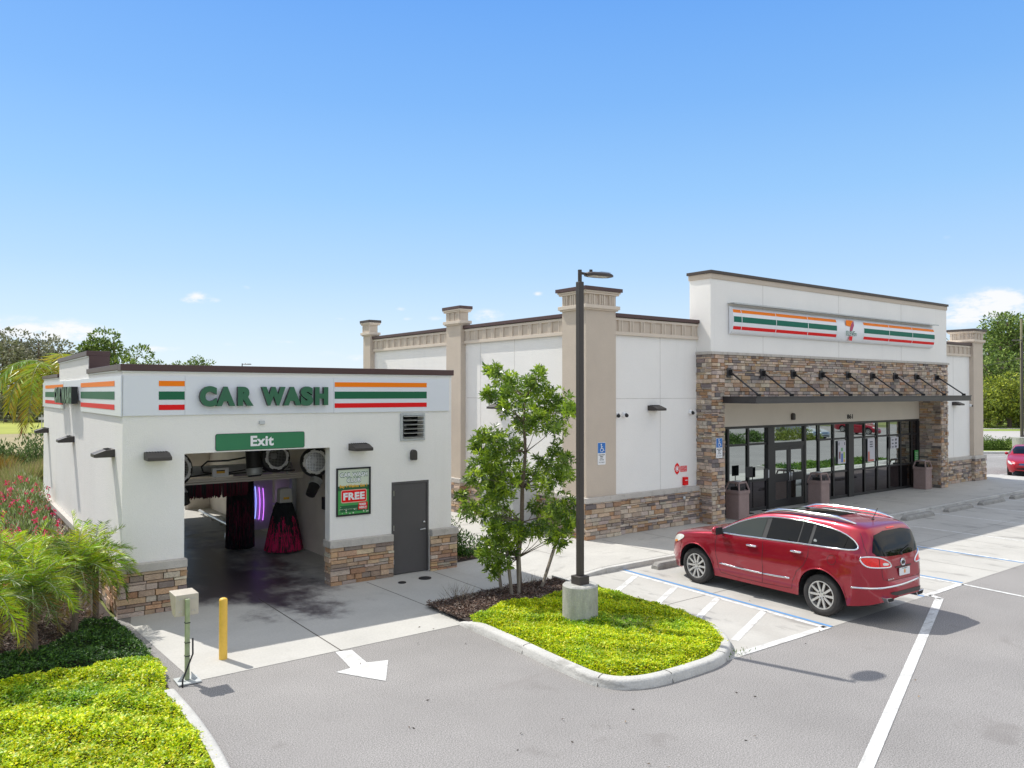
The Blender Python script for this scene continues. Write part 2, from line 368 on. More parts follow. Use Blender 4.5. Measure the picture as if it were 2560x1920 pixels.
def text_mesh(string, bold):
    k = (string, bold)
    if k in _tc: return _tc[k]
    cu = bpy.data.curves.new('lettering', 'FONT'); cu.body = string; cu.size = 1; cu.offset = bold; cu.resolution_u = 4; cu.space_character = 1.0 + bold * 1.6
    ob = bpy.data.objects.new('lettering', cu); COL.objects.link(ob)
    dg = bpy.context.evaluated_depsgraph_get(); me = ob.evaluated_get(dg).to_mesh()
    v = [(p.co.x, p.co.y) for p in me.vertices]; f = [tuple(p.vertices) for p in me.polygons]
    ff = []
    for q in f:
        a = sum(v[q[i]][0] * v[q[(i + 1) % len(q)]][1] - v[q[(i + 1) % len(q)]][0] * v[q[i]][1] for i in range(len(q)))
        ff.append(q if a > 0 else q[::-1])
    ob.evaluated_get(dg).to_mesh_clear(); bpy.data.objects.remove(ob); bpy.data.curves.remove(cu)
    _tc[k] = (v, ff); return _tc[k]
def tag(o, label=None, cat=None, group=None, kind=None):
    if label: o['label'] = label
    if cat: o['category'] = cat
    if group: o['group'] = group
    if kind: o['kind'] = kind
    return o
def thing(name, label, cat, loc, frame=FS, rz=0, group=None):
    o = bpy.data.objects.new(name, None); COL.objects.link(o); o.empty_display_size = .2
    w = frame @ Matrix.Translation(loc) @ Matrix.Rotation(rz, 4, 'Z'); o.matrix_world = w; WM[o] = w
    return tag(o, label, cat, group)
def local(o):   # frame that places geometry given in a thing's own coordinates
    return WM[o]
def copy_tree(o, parent=None):
    c = o.copy(); COL.objects.link(c)
    if parent is not None: c.parent = parent; c.matrix_parent_inverse = o.matrix_parent_inverse.copy()
    for ch in [x for x in bpy.data.objects if x.parent == o]: copy_tree(ch, c)
    return c
def place(o, loc, frame=FS, rz=0):
    o.matrix_world = frame @ Matrix.Translation(loc) @ Matrix.Rotation(rz, 4, 'Z'); return o
def struct(mb, name, m, **k): return tag(mb.build(name, m, **k), kind='structure')
# camera ray through a pixel of the photograph, used only as a tape measure onto real surfaces
_yaw, _pi = radians(CAM_YAW), radians(CAM_PITCH)
_F = Vector((cos(_yaw) * cos(_pi), sin(_yaw) * cos(_pi), sin(_pi))); _R = Vector((sin(_yaw), -cos(_yaw), 0)); _U = _R.cross(_F)
CAMP = Vector((0, 0, CAM_H))
def pray(px, py): return (_F * F_PX + _R * (px - 1280) - _U * (py - 960)).normalized()
def on_ground(px, py, z=0): d = pray(px, py); return CAMP + d * ((z - CAM_H) / d.z)
def on_y(px, py, y): d = pray(px, py); return CAMP + d * (y / d.y)
def on_x(px, py, x): d = pray(px, py); return CAMP + d * (x / d.x)

# ------------------------------------------------------------------ ledge stone walls
STONE_STORE = [(.46, .37, .31), (.50, .40, .31), (.38, .31, .27), (.33, .28, .26), (.52, .44, .37), (.42, .29, .20), (.26, .22, .215), (.45, .40, .36), (.56, .49, .43), (.37, .23, .145), (.19, .17, .175), (.47, .34, .23), (.40, .35, .34), (.50, .42, .36)]
STONE_WASH = [(.52, .38, .26), (.43, .30, .22), (.56, .44, .33), (.36, .27, .22), (.50, .33, .21), (.46, .40, .35), (.29, .24, .22), (.54, .48, .42), (.42, .25, .16), (.25, .21, .20), (.48, .36, .27)]
def stones(mb, o, right, nrm, w, z0, z1, pal, hs=(.045, .075, .10), lmin=.12, lmax=.42, rnd=None):
    """rows of ledge stones on a face: o = lower left corner, right = direction, nrm = outward"""
    rnd = rnd or R; o, right, nrm = Vector(o), Vector(right).normalized(), Vector(nrm).normalized()
    z = z0; g = .005; palf = pal
    while z < z1 - .02:
        h = rnd.choice(hs) * 1.0
        if z + h > z1 - .035: h = z1 - z
        x = 0
        while x < w - .001:
            l = rnd.uniform(lmin, lmax)
            if x + l > w - lmin * .8: l = w - x
            d = rnd.uniform(.0, .040) + .006
            c = rnd.choice(palf); k = rnd.uniform(.8, 1.2); mb.cur = tuple(min(1, t * k * rnd.uniform(.96, 1.04) * w_) for t, w_ in zip(c, (1.04, .985, .90)))
            e0 = 0 if x <= 0 else g / 2; e1 = 0 if x + l >= w - .001 else g / 2
            a, b = x + e0, x + l - e1; p, q = z + g / 2, z + h - g / 2
            j = lambda: rnd.uniform(-.004, .004)
            F = [(a, p), (b, p), (b, q), (a, q)]; i0 = len(mb.v)
            for (u, v) in F: mb.v.append(tuple(o + right * u + Vector((0, 0, v)) - nrm * .03))
            for (u, v), (su, sv) in zip(F, ((.006, .005), (-.006, .005), (-.006, -.005), (.006, -.005))):
                mb.v.append(tuple(o + right * (u + (su if 0 < u < w else 0)) + Vector((0, 0, v + sv)) + nrm * (d + j())))
            mb.face((i0 + 4, i0 + 5, i0 + 6, i0 + 7))
            for i in range(4): k2 = (i + 1) % 4; mb.face((i0 + i, i0 + k2, i0 + 4 + k2, i0 + 4 + i))
            x += l
        z += h
    mb.cur = (1, 1, 1)
def stone_box(mb, mm, x0, y0, x1, y1, z0, z1, pal, faces='fl', **k):
    """stone faces proud of a dark core; faces: f front(-y) l left(-x) r right(+x) b back"""
    mm.box(x0 + .012, y0 + .012, z0, x1 - .012, y1 - .012, z1 - .004)
    if 'f' in faces: stones(mb, (x0 - .02, y0, 0), (1, 0, 0), (0, -1, 0), x1 - x0 + .04, z0, z1, pal, **k)
    if 'l' in faces: stones(mb, (x0, y1, 0), (0, -1, 0), (-1, 0, 0), y1 - y0 + .0, z0, z1, pal, **k)
    if 'r' in faces: stones(mb, (x1, y0, 0), (0, 1, 0), (1, 0, 0), y1 - y0 + .0, z0, z1, pal, **k)

# ================================================================== GROUND
g = MB(); g.poly([(-600, -600, -.03), (900, -600, -.03), (900, 900, -.03), (-600, 900, -.03)]); struct(g, 'ground', 'grass')
def sheet(name, pts, z, m, frame=FS):
    s = MB(); s.poly([(x, y, z) if len((x, y)) == 2 else (x, y) for x, y in pts]); return struct(s, name, m, frame=frame)
sheet('parking_lot', [(-30, -60), (95, -60), (95, -10), (60, 22.3), (40.4, 60), (11, 60), (11, 15.9), (-30, 15.9)], 0, 'asphalt')
# apron in the car wash frame
sheet('wash_apron', [(2.95, 11.75), (7.55, 11.86), (7.65, 12.9), (9.9, 13.02), (9.9, 16.6), (7.8, 16.6), (7.8, 29.2), (2.95, 29.2), (2.95, 16.3), (2.75, 15.2)], .005, 'apron', frame=FC)
# walk: flush at the wash, a kerb height at the shop
s = MB()
s.poly([(10.0, 13.14, .006), (11.35, 13.14, .008), (11.35, 16.6, .012), (10.0, 16.6, .010)])
s.poly([(11.35, 13.12, .008), (12.6, 13.12, .12), (12.6, 23, .12), (11.35, 23, .012)])
s.poly([(12.6, 13.12, .12), (42, 13.12, .12), (42, 16.5, .12), (12.6, 16.5, .12)])
s.poly([(12.6, 16.5, .12), (15.2, 16.5, .12), (15.2, 30, .12), (12.6, 30, .12)])
s.poly([(11.35, 13.12, -.02), (12.6, 13.12, -.02), (12.6, 13.12, .12), (11.35, 13.12, .008)]); s.poly([(42, 13.12, -.02), (42, 16.5, -.02), (42, 16.5, .12), (42, 13.12, .12)])
struct(s, 'sidewalk', 'walk')
k = MB()
x = 12.6
while x < 41.9:
    x2 = min(x + 3.05, 41.98); k.box(x + .006, 12.975, -.02, x2 - .006, 13.12, .118); x = x2
k.prism([(11.3, -.02), (12.594, -.02), (12.594, .117), (11.3, .004)], 'y', 12.975, 13.12)
struct(k, 'sidewalk_kerb', 'kerb', bevel=.012)
# concrete parking bays
sheet('parking_concrete', [(11.34, 13.2), (44, 13.2), (44, 7.57), (9.9, 7.62), (10.1, 7.9), (10.7, 8.5), (11.1, 9.6), (11.1, 13.2)], .004, 'lotconc')
# saw joints
j = MB()
def strip(mb, a, b, w, z=.0068):
    a, b = Vector((a[0], a[1], 0)), Vector((b[0], b[1], 0)); n = (b - a).normalized().cross(Vector((0, 0, 1))) * (w / 2)
    mb.poly([(a + n)[:2] + (z,) if False else ((a + n).x, (a + n).y, z), ((b + n).x, (b + n).y, z), ((b - n).x, (b - n).y, z), ((a - n).x, (a - n).y, z)][::-1])
def cf(x, y): p = FC @ Vector((x, y, 0)); return (p.x, p.y)
strip(j, cf(5.16, 15.7), cf(5.19, 11.76), .022); strip(j, cf(7.5, 15.7), cf(7.62, 12.9), .018); strip(j, (9.52, 13.2), (9.57, 15.5), .018)
for xx in (16.6, 20.6, 24.6, 28.6, 32.6, 36.6): strip(j, (xx, 13.14), (xx, 15.6), .014, .1225)
strip(j, (14.9, 13.14), (14.9, 15.5), .014, .1225); strip(j, (12.6, 14.5), (12.62, 16), .012, .1225)
strip(j, (11.4, 10.33), (16, 10.40), .012); strip(j, (16, 10.4), (43, 10.4), .010)
for xx in (16.9, 19.8, 23.4, 26.4, 29.5, 32.5, 35.5): strip(j, (xx, 7.65), (xx, 12.9), .010)
struct(j, 'paving_joint', 'joint')
# painted markings
w = MB(); Z = .0075
strip(w, (13.04, 13.0), (12.72, 7.66), .11, Z)
strip(w, (10.35, 7.70), (12.80, 7.66), .15, Z)
for a, b in (((11.42, 11.55), (12.93, 12.38)), ((11.36, 10.40), (12.86, 11.17)), ((11.36, 9.36), (12.82, 10.04)), ((10.88, 8.18), (12.76, 8.93))):
    strip(w, a, b, .13, Z)
strip(w, (3.0, 2.66), (16.32, 7.36), .15, Z); strip(w, (16.30, 7.30), (16.44, 7.60), .12, Z); 
strip(w, (16.30, 7.62), (17.95, 7.64), .13, Z); strip(w, (17.92, 7.62), (17.7, 5.2), .10, Z)
strip(w, (16.42, 7.7), (16.42, 12.9), .10, Z); strip(w, (17.92, 7.7), (17.95, 12.9), .10, Z); strip(w, (21.42, 7.7), (21.48, 12.9), .10, Z)
for yy in (9.0, 10.2, 11.4): strip(w, (16.5, yy), (17.9, yy + .8), .12, Z)
for xx in (24.45, 27.65, 30.45, 33.35, 36.2, 39.0): strip(w, (xx, 7.75), (xx, 12.95), .09, Z)
strip(w, (41.2, 16.75), (52, 15.6), .10, .008); strip(w, (52, 22.3), (57.3, 20.5), .1, .008)
# arrow at the wash exit
pts = [(5.38, 11.64), (5.63, 11.56), (5.55, 10.89), (5.86, 10.79), (5.41, 10.03), (5.00, 10.79), (5.25, 10.82)]
w.poly([(x, y, Z) for x, y in pts][::-1])
for f in (w,): struct(f, 'painted_markings', 'whitepaint')
b_ = MB(); strip(b_, (13.17, 13.0), (12.86, 7.62), .085, Z); strip(b_, (16.24, 7.62), (16.30, 12.9), .07, Z); strip(b_, (18.06, 7.66), (18.08, 12.9), .07, Z); strip(b_, (21.33, 7.66), (21.38, 12.9), .07, Z)
struct(b_, 'blue_markings', 'bluepaint')

def kerb_ring(mb, pts, wd, h, taper=None, closed=False):
    """kerb with a rolled outer edge along the left side of a path (ground side outside)"""
    n = len(pts); P = [Vector((x, y, 0)) for x, y in pts]
    prof = [(0, -.03), (.018, h * .72), (.04, h * .93), (.075, h), (wd, h), (wd, -.03)]
    rows = []
    for i in range(n):
        a = P[(i - 1) % n] if (closed or i > 0) else P[i]; b = P[(i + 1) % n] if (closed or i < n - 1) else P[i]
        d = (b - a).normalized(); nn = Vector((-d.y, d.x, 0)); t = taper(i) if taper else 1
        rows.append([mb.vert((P[i].x + nn.x * u, P[i].y + nn.y * u, v * (t if v > 0 else 1))) for u, v in prof])
    for i in range(n if closed else n - 1):
        r, q = rows[i], rows[(i + 1) % n]
        for m_ in range(len(prof) - 1): mb.face((r[m_], q[m_], q[m_ + 1], r[m_ + 1]))
    if not closed: mb.face(rows[0]); mb.face(rows[-1][::-1])
def smooth_path(pts, it=3):
    for _ in range(it):
        q = [pts[0]]
        for a, b in zip(pts, pts[1:]): q += [(a[0] * .75 + b[0] * .25, a[1] * .75 + b[1] * .25), (a[0] * .25 + b[0] * .75, a[1] * .25 + b[1] * .75)]
        pts = q + [pts[-1]]
    return pts
ISL = smooth_path([(7.74, 11.75), (7.70, 10.2), (7.62, 8.9), (7.60, 7.95), (8.1, 7.55), (9.0, 7.50), (9.8, 7.52), (10.55, 7.92), (11.12, 8.75), (11.2, 10.0), (11.28, 13.12)])
k = MB(); N_ = len(ISL); kerb_ring(k, ISL, .17, .135, taper=lambda i: min(1, .12 + i / 8.0)); struct(k, 'island_kerb', 'kerb', smooth=True, edge_split=50)
j = MB()
for i in range(14, len(ISL) - 6, 13):
    p0, p1 = Vector(ISL[i]), Vector(ISL[i + 1]); t = (p1 - p0).normalized(); n_ = Vector((-t.y, t.x)); q0 = p0 - n_ * .004; q1 = p0 + n_ * .168
    j.poly([(q0.x, q0.y, 0), (q0.x + t.x * .012, q0.y + t.y * .012, 0), (p0.x + n_.x * .036 + t.x * .012, p0.y + n_.y * .036 + t.y * .012, .131), (p0.x + n_.x * .036, p0.y + n_.y * .036, .131)])
    j.poly([(p0.x + n_.x * .036, p0.y + n_.y * .036, .131), (p0.x + n_.x * .036 + t.x * .012, p0.y + n_.y * .036 + t.y * .012, .131), (p0.x + n_.x * .076 + t.x * .012, p0.y + n_.y * .076 + t.y * .012, .138), (p0.x + n_.x * .076, p0.y + n_.y * .076, .138)])
    j.poly([(p0.x + n_.x * .076, p0.y + n_.y * .076, .138), (p0.x + n_.x * .076 + t.x * .012, p0.y + n_.y * .076 + t.y * .012, .138), (q1.x + t.x * .012, q1.y + t.y * .012, .138), (q1.x, q1.y, .138)])
struct(j, 'kerb_joint', 'joint')
BED = smooth_path([(-2.5, 3.5), (.6, 4.2), (1.9, 5.6), (2.55, 7.2), (2.80, 8.6), (2.90, 10.0), (2.90, 11.35)])
k = MB(); kerb_ring(k, BED, .17, .13, taper=lambda i: min(1, .3 + (len(BED) - 1 - i) / 4.0)); struct(k, 'bed_kerb', 'kerb', smooth=True, edge_split=50)
# soil under the planting
def inset(pts, d):
    o = []
    for i, p in enumerate(pts):
        a, b = Vector(pts[max(i - 1, 0)]), Vector(pts[min(i + 1, len(pts) - 1)]); t = (b - a).normalized(); o.append((p[0] - t.y * d, p[1] + t.x * d))
    return o
s = MB(); s.poly([(x, y, .085) for x, y in inset(ISL, .10)[4:-1]] + [(11.1, 13.05, .085), (7.85, 13.0, .06)]); struct(s, 'island_soil', 'soil')
s = MB(); s.poly([(x, y, .08) for x, y in inset(BED, .10)[:-1]] + [(2.86, 11.45, .05)] + [(3.02, 13.0, .05), (2.95, 15.7, .05), (2.95, 16.3, .05), (3.35, 30, .05), (-14, 30, .05), (-14, 3, .05)]); struct(s, 'bed_soil', 'soil')
s = MB(); s.poly([(10.35, 15.9, .02), (12.0, 16.1, .02), (12.4, 17, .02), (12.4, 23, .02), (10.4, 23, .02)]); struct(s, 'side_bed_soil', 'soil')

# ================================================================== CAR WASH
LEFT, FRONT, INW, UPV = (-1, 0, 0), (0, -1, 0), (0, 1, 0), (0, 0, 1)
cw = thing('car_wash_building', 'white stucco car wash bay with stone base and dark red roof edge', 'car wash', (6.25, 22.6, 0), FC)
X0, X1, Y0, Y1 = 2.72, 9.76, 15.90, 29.35
w = MB()
def wallbox(*a): w.box(*a)
OX0, OX1, OZ, DX0, DX1, DZ = 3.80, 6.74, 2.93, 8.20, 9.15, 2.09
VX0, VX1, VZ0, VZ1 = 8.47, 9.0, 3.06, 3.58
# front wall built from butted pieces
wallbox(X0, Y0, 0, OX0, Y0 + .25, OZ); wallbox(OX1, Y0, 0, DX0, Y0 + .25, OZ); wallbox(DX1, Y0, 0, X1, Y0 + .25, OZ); wallbox(DX0, Y0, DZ, DX1, Y0 + .25, OZ)
wallbox(X0, Y0, OZ, VX0, Y0 + .25, 4.5); wallbox(VX1, Y0, OZ, X1, Y0 + .25, 4.5); wallbox(VX0, Y0, OZ, VX1, Y0 + .25, VZ0); wallbox(VX0, Y0, VZ1, VX1, Y0 + .25, 4.5)
# left wall with its raised centre
wallbox(X0, Y0 + .25, 0, X0 + .28, Y1, 4.52); wallbox(X0, 20.04, 4.52, X0 + .40, 25.35, 4.93)
wallbox(X1 - .25, Y0 + .25, 0, X1, Y1, 4.5)
wallbox(X0 + .28, Y1 - .25, 0, 3.2, Y1, 4.5); wallbox(6.98, Y1 - .25, 0, X1 - .25, Y1, 4.5); wallbox(3.2, Y1 - .25, 3.35, 6.98, Y1, 4.5)  # rear opening enlarged past the front one to brighten the bay
w.build('wall', 'stucco', cw, FC)
w = MB(); w.box(X0 + .285, Y0 + .255, 4.1, X1 - .255, Y1 - .255, 4.22); w.build('roof', 'galv', cw, FC)
w = MB()   # bay lining
w.box(7.8, Y0 + .255, 0, 7.9, Y1 - .255, 4.09); w.box(X0 + .285, Y0 + .255, 0, X0 + .33, Y1 - .255, 4.09)
w.box(7.05, Y1 - .30, 0, 7.79, Y1 - .257, 4.09)
w.box(X0 + .335, Y0 + .3, 4.05, 7.795, Y1 - .3, 4.095); w.build('bay_lining', 'tanwall', cw, FC)
w = MB(); w.box(7.91, Y0 + .5, 0.02, 9.5, Y0 + .55, 4.0); w.build('plant_room_back', 'black', cw, FC)
# roof edge
w = MB(); e = .045
w.box(X0 - e, Y0 - e, 4.50, X1 + e, Y0 + .27, 4.625); w.box(X1 - .27, Y0 + .27, 4.50, X1 + e, Y1 + e, 4.62)
w.box(X0 - e, Y0 + .27, 4.52, X0 + .30, 20.01, 4.625); w.box(X0 - e, 25.38, 4.52, X0 + .30, Y1 + e, 4.62); w.box(X0 + .3, Y1 - .27, 4.5, X1 - .27, Y1 + e, 4.615)
w.box(X0 - e, 20.0, 4.93, X0 + .44, 25.39, 5.04); w.box(X0 + .012, 20.002, 4.56, X0 + .43, 20.036, 4.93); w.box(X0 + .012, 25.354, 4.56, X0 + .43, 25.386, 4.93); w.box(X0 + .402, 20.04, 4.5, X0 + .432, 25.35, 4.93)
w.build('roof_coping', 'brown', cw, FC, bevel=.006)
w = MB(); w.box(X0 - .02, Y0 - .02, 4.475, X1 + .02, Y0 - .002, 4.498); w.box(X0 - .02, Y0, 4.495, X0 - .002, 20.0, 4.518); w.box(X0 - .02, 20.05, 4.90, X0 - .002, 25.34, 4.928); w.box(X0 - .02, 25.4, 4.495, X0 - .002, Y1, 4.518)
w.build('drip_edge', 'white', cw, FC)
# stone base and caps
hs = (.055, .085, .115); KW = dict(hs=hs, lmin=.14, lmax=.50)
def base_part(fill, cap):
    sm, mo, cm = MB(), MB(), MB(); fill(sm, mo); b = sm.build('stone_base', 'stone', cw, FC)
    if mo.v: mo.build('stone_joints', 'mortar', b, FC)
    for c in cap: cm.box(*c)
    cm.build('stone_cap', 'capstone', b, FC, bevel=.01)
def f1(sm, mo):
    stone_box(sm, mo, X0 - .07, Y0 - .09, OX0, Y0 - .002, 0, .80, STONE_WASH, 'f', **KW); stones(sm, (OX0, Y0 - .09, 0), (0, 1, 0), (1, 0, 0), .30, 0, .80, STONE_WASH, hs=hs)
base_part(f1, [(X0 - .13, Y0 - .15, .80, OX0 + .03, Y0 - .003, .95), (OX0 + .001, Y0 - .003, .80, OX0 + .03, Y0 + .24, .95)])
def f2(sm, mo): stones(sm, (X0 - .07, Y1, 0), (0, -1, 0), (-1, 0, 0), Y1 - Y0 + .09, 0, .80, STONE_WASH, hs=hs); mo.box(X0 - .058, Y0, 0, X0 - .003, Y1, .796)
base_part(f2, [(X0 - .13, Y0 - .003, .80, X0 - .003, Y1, .95)])
def f3(sm, mo):
    stone_box(sm, mo, OX1, Y0 - .09, DX0 - .02, Y0 - .002, 0, .80, STONE_WASH, 'f', **KW); stones(sm, (OX1, Y0 + .2, 0), (0, -1, 0), (-1, 0, 0), .29, 0, .80, STONE_WASH, hs=hs)
base_part(f3, [(OX1 - .05, Y0 - .15, .80, DX0 - .015, Y0 - .003, .95), (OX1 - .05, Y0 - .003, .80, OX1 - .001, Y0 + .24, .95)])
def f4(sm, mo): stone_box(sm, mo, DX1 + .02, Y0 - .09, X1 + .07, Y0 - .002, 0, .80, STONE_WASH, 'fr', hs=hs, lmin=.12, lmax=.35); stones(sm, (X1 + .07, Y0 - .09, 0), (0, 1, 0), (1, 0, 0), 4, 0, .80, STONE_WASH, hs=hs)
base_part(f4, [(DX1 + .015, Y0 - .15, .80, X1 + .12, Y0 - .003, .95), (X1 + .003, Y0 - .003, .80, X1 + .12, Y1, .95)])
# plant room door
w = MB(); w.box(DX0, Y0 - .004, .015, DX0 + .05, Y0 + .1, DZ); w.box(DX1 - .05, Y0 - .004, .015, DX1, Y0 + .1, DZ); w.box(DX0 + .05, Y0 - .004, DZ - .05, DX1 - .05, Y0 + .1, DZ)
fr = w.build('door_frame', 'door', cw, FC)
w = MB(); w.box(DX0 + .053, Y0 + .012, .02, DX1 - .053, Y0 + .06, DZ - .053); dr = w.build('door', 'door', cw, FC, bevel=.003)
w = MB(); w.cyl((DX1 - .11, Y0 + .012, .98), (DX1 - .11, Y0 - .045, .98), .016, n=12); w.tube([(DX1 - .11, Y0 - .045, .98), (DX1 - .15, Y0 - .05, .98), (DX1 - .24, Y0 - .045, .975)], .012); w.build('handle', 'silver', dr, FC, smooth=True)
w = MB(); w.cyl((DX1 - .11, Y0 + .012, 1.13), (DX1 - .11, Y0 - .005, 1.13), .025, n=14); w.build('lock', 'silver', dr, FC, smooth=True)
for z in (.25, 1.0, 1.78): w = MB(); w.box(DX0 + .048, Y0 - .012, z, DX0 + .062, Y0 + .0, z + .12); w.build('hinge', 'silver', dr, FC)
# vent with open louvres
w = MB(); w.box(VX0 - .06, Y0 - .03, VZ0 - .05, VX0, Y0 - .002, VZ1 + .05); w.box(VX1, Y0 - .03, VZ0 - .05, VX1 + .04, Y0 - .002, VZ1 + .05); w.box(VX0, Y0 - .03, VZ1, VX1, Y0 - .002, VZ1 + .05); w.box(VX0, Y0 - .03, VZ0 - .05, VX1, Y0 - .002, VZ0)
lv = w.build('vent', 'galv', cw, FC)
for i in range(6):
    z = VZ0 + .03 + i * .095; w = MB(); w.prism([(Y0 + .05, z + .028), (Y0 - .075, z - .002), (Y0 - .075, z - .012), (Y0 + .05, z + .018)], 'x', VX0 + .005, VX1 - .005); w.build('vent_slat', 'silver', lv, FC)
w = MB(); w.lathe([(.05, 0), (.06, -.02), (.09, -.05), (.03, -.06), (0, -.06)], (8.62, Y0 + .2, 3.3), (0, -1, 0), 16); w.build('vent_motor', 'galv', lv, FC, smooth=True)

# fascia sign panels with stripes
def stripes(mb, P, a, b):
    for mi, z0, z1 in ((1, 4.22, 4.32), (2, 3.965, 4.12), (3, 3.77, 3.87)):
        mb.mi = mi; P(mb, a, b, z0, z1)
    mb.mi = 0
PF = lambda mb, a, b, z0, z1: mb.poly([(a, Y0 - .034, z0), (b, Y0 - .034, z0), (b, Y0 - .034, z1), (a, Y0 - .034, z1)])
PL = lambda mb, a, b, z0, z1: mb.poly([(X0 - .034, b, z0), (X0 - .034, a, z0), (X0 - .034, a, z1), (X0 - .034, b, z1)])
def panel(name, x0, x1, st, label, group='striped fascia panels on the car wash'):
    p = MB(); p.box(x0, Y0 - .03, 3.67, x1, Y0 - .003, 4.41)
    for (a, b) in st: stripes(p, PF, a, b)
    return tag(p.build(name, ['signwhite', 'orange', 'green', 'red'], frame=FC), label, 'sign', group)
panel('fascia_sign', X0 + .004, 3.795, [(3.33, 3.79)], 'white fascia panel with short orange, green and red stripes left of the car wash lettering')
panel('fascia_sign', 6.815, 9.68, [(6.83, 9.08)], 'white fascia panel with long orange, green and red stripes right of the car wash lettering')
s = thing('lettering_sign', 'raised dark green CAR WASH letters on a white panel over the bay exit', 'sign', (5.3, Y0, 3.66), FC)
p = MB(); p.box(3.80, Y0 - .028, 3.672, 6.81, Y0 - .003, 4.408); p.build('backing_panel', 'signwhite', s, FC)
chs = [('C', 4.04, 4.36), ('A', 4.35, 4.71), ('R', 4.76, 5.07), ('W', 5.23, 5.72), ('A', 5.68, 6.05), ('S', 6.04, 6.31), ('H', 6.35, 6.64)]
for ch, a, b in chs:
    p = MB(); p.text(ch, (0, Y0 - .055, 0), (1, 0, 0), UPV, a, b, 3.835 - (.01 if ch in 'CS' else 0), 4.215 + (.01 if ch in 'CS' else 0), bold=.072, depth=.09)
    p.build('letter', ['letter', 'letterside'], s, FC)
# side of the building
def panel_l(y0, y1, st, label):
    p = MB(); p.box(X0 - .03, y0, 3.66, X0 - .003, y1, 4.41)
    for (a, b) in st: stripes(p, PL, a, b)
    return tag(p.build('fascia_sign', ['signwhite', 'orange', 'green', 'red'], frame=FC), label, 'sign', 'striped fascia panels on the car wash')
panel_l(Y0 + .004, 20.98, [(16.54, 20.95)], 'white striped fascia panel on the sunlit side wall, nearest the front corner')
panel_l(24.18, Y1 - .02, [(24.2, 28.6)], 'white striped fascia panel on the sunlit side wall, far end')
s = thing('lettering_sign', 'black sided CAR WASH letters seen edge on, on the side wall', 'sign', (X0, 22.6, 3.66), FC)
p = MB(); p.box(X0 - .028, 20.985, 3.90, X0 - .003, 24.175, 4.40); p.build('backing_panel', 'signwhite', s, FC)
k = 3.45 / 2.62
for ch, a, b in chs:
    p = MB(); y_ = lambda t: 24.72 - (t - 4.04) * k
    p.text(ch, (X0 - .05, 0, 0), (0, -1, 0), UPV, -y_(a), -y_(b), 3.83, 4.24, bold=.072, depth=.14); p.build('letter', ['letter', 'letterside'], s, FC)
# exit sign
def rrect(x0, z0, x1, z1, r, n=5):
    o = []
    for cx_, cz, a0 in ((x1 - r, z0 + r, -90), (x1 - r, z1 - r, 0), (x0 + r, z1 - r, 90), (x0 + r, z0 + r, 180)):
        for i in range(n + 1): a = radians(a0 + 90 * i / n); o.append((cx_ + r * cos(a), cz + r * sin(a)))
    return o
s = thing('exit_sign', 'wide green sign reading Exit over the wash bay opening', 'sign', (5.27, Y0, 2.95), FC)
p = MB(); p.prism(rrect(4.37, 2.955, 6.175, 3.29, .04), 'y', Y0 - .012, Y0 - .003); p.build('sign_plate', 'black', s, FC)
p = MB(); p.prism(rrect(4.377, 2.962, 6.168, 3.283, .035), 'y', Y0 - .0185, Y0 - .0125); p.build('sign_face', 'exit', s, FC)
p = MB(); p.text('Exit', (0, Y0 - .022, 0), (1, 0, 0), UPV, 5.05, 5.52, 3.022, 3.232, bold=.035); p.build('lettering', 'white', s, FC)
# small grey box above it
p = MB(); p.box(5.22, Y0 - .05, 3.46, 5.33, Y0 - .003, 3.53); tag(p.build('junction_box', 'galv', frame=FC, bevel=.006), 'small grey box on the wall between the CAR WASH letters and the Exit sign', 'junction box')

# wedge shaped wall lights
def wall_light(name, label, frame, loc, rz, group='wedge shaped wall lights', w_=.42, d_=.36, h_=.15, dup=None):
    if dup is not None:
        o = copy_tree(dup); place(o, loc, frame, rz); o['label'] = label; return o
    t = thing(name, label, 'wall light', loc, frame, rz, group); f = WM[t]
    p = MB(); p.prism([(0, 0), (-d_, 0), (-d_, h_ * .42), (-d_ * .45, h_ * .9), (0, h_)], 'x', -w_ / 2, w_ / 2); p.build('housing', 'bronze', t, f, bevel=.008)
    p = MB()
    for i in range(8): a = -w_ / 2 + .035 + i * (w_ - .07) / 7.4; p.prism([(-.06, h_ * .985), (-d_ * .42, h_ * .915), (-d_ * .42, h_ * .925 + .012), (-.06, h_ * .985 + .012)], 'x', a, a + .008)
    p.build('cooling_fins', 'bronze_dark', t, f)
    p = MB(); p.box(-w_ / 2 + .03, -d_ + .03, -.006, w_ / 2 - .03, -.06, -.001); p.build('lens', 'paleplastic', t, f)
    return t
WL = wall_light('wall_light', 'wedge wall light on the car wash front, left of the bay opening', FC, (3.29, Y0, 2.845), 0)
wall_light('', 'wedge wall light above the poster by the bay opening', FC, (7.37, Y0, 2.85), 0, dup=WL)
for y, lb in ((16.85, 'sunlit wedge wall light on the car wash side wall, nearest the front corner'), (22.4, 'sunlit wedge wall light in the middle of the car wash side wall'), (28.1, 'sunlit wedge wall light at the far end of the car wash side wall')):
    wall_light('', lb, FC, (X0, y, 2.87), -pi / 2, dup=WL)
def sconce(label, frame, loc, rz=0):
    t = thing('wall_sconce', label, 'wall light', loc, frame, rz, 'small arched sconces'); f = WM[t]
    p = MB(); o = [(-.075, -.10)] + [(.075, -.10)] + [(.075 * cos(radians(a)), .06 + .075 * sin(radians(a))) for a in range(0, 181, 20)]
    p.prism(o, 'y', -.11, 0); p.build('housing', 'bronze', t, f, bevel=.02)
    p = MB(); p.prism([(-.06, -.12), (.06, -.12), (.06, -.099), (-.06, -.099)], 'y', -.10, -.01); p.build('lens', 'paleplastic', t, f, bevel=.01)
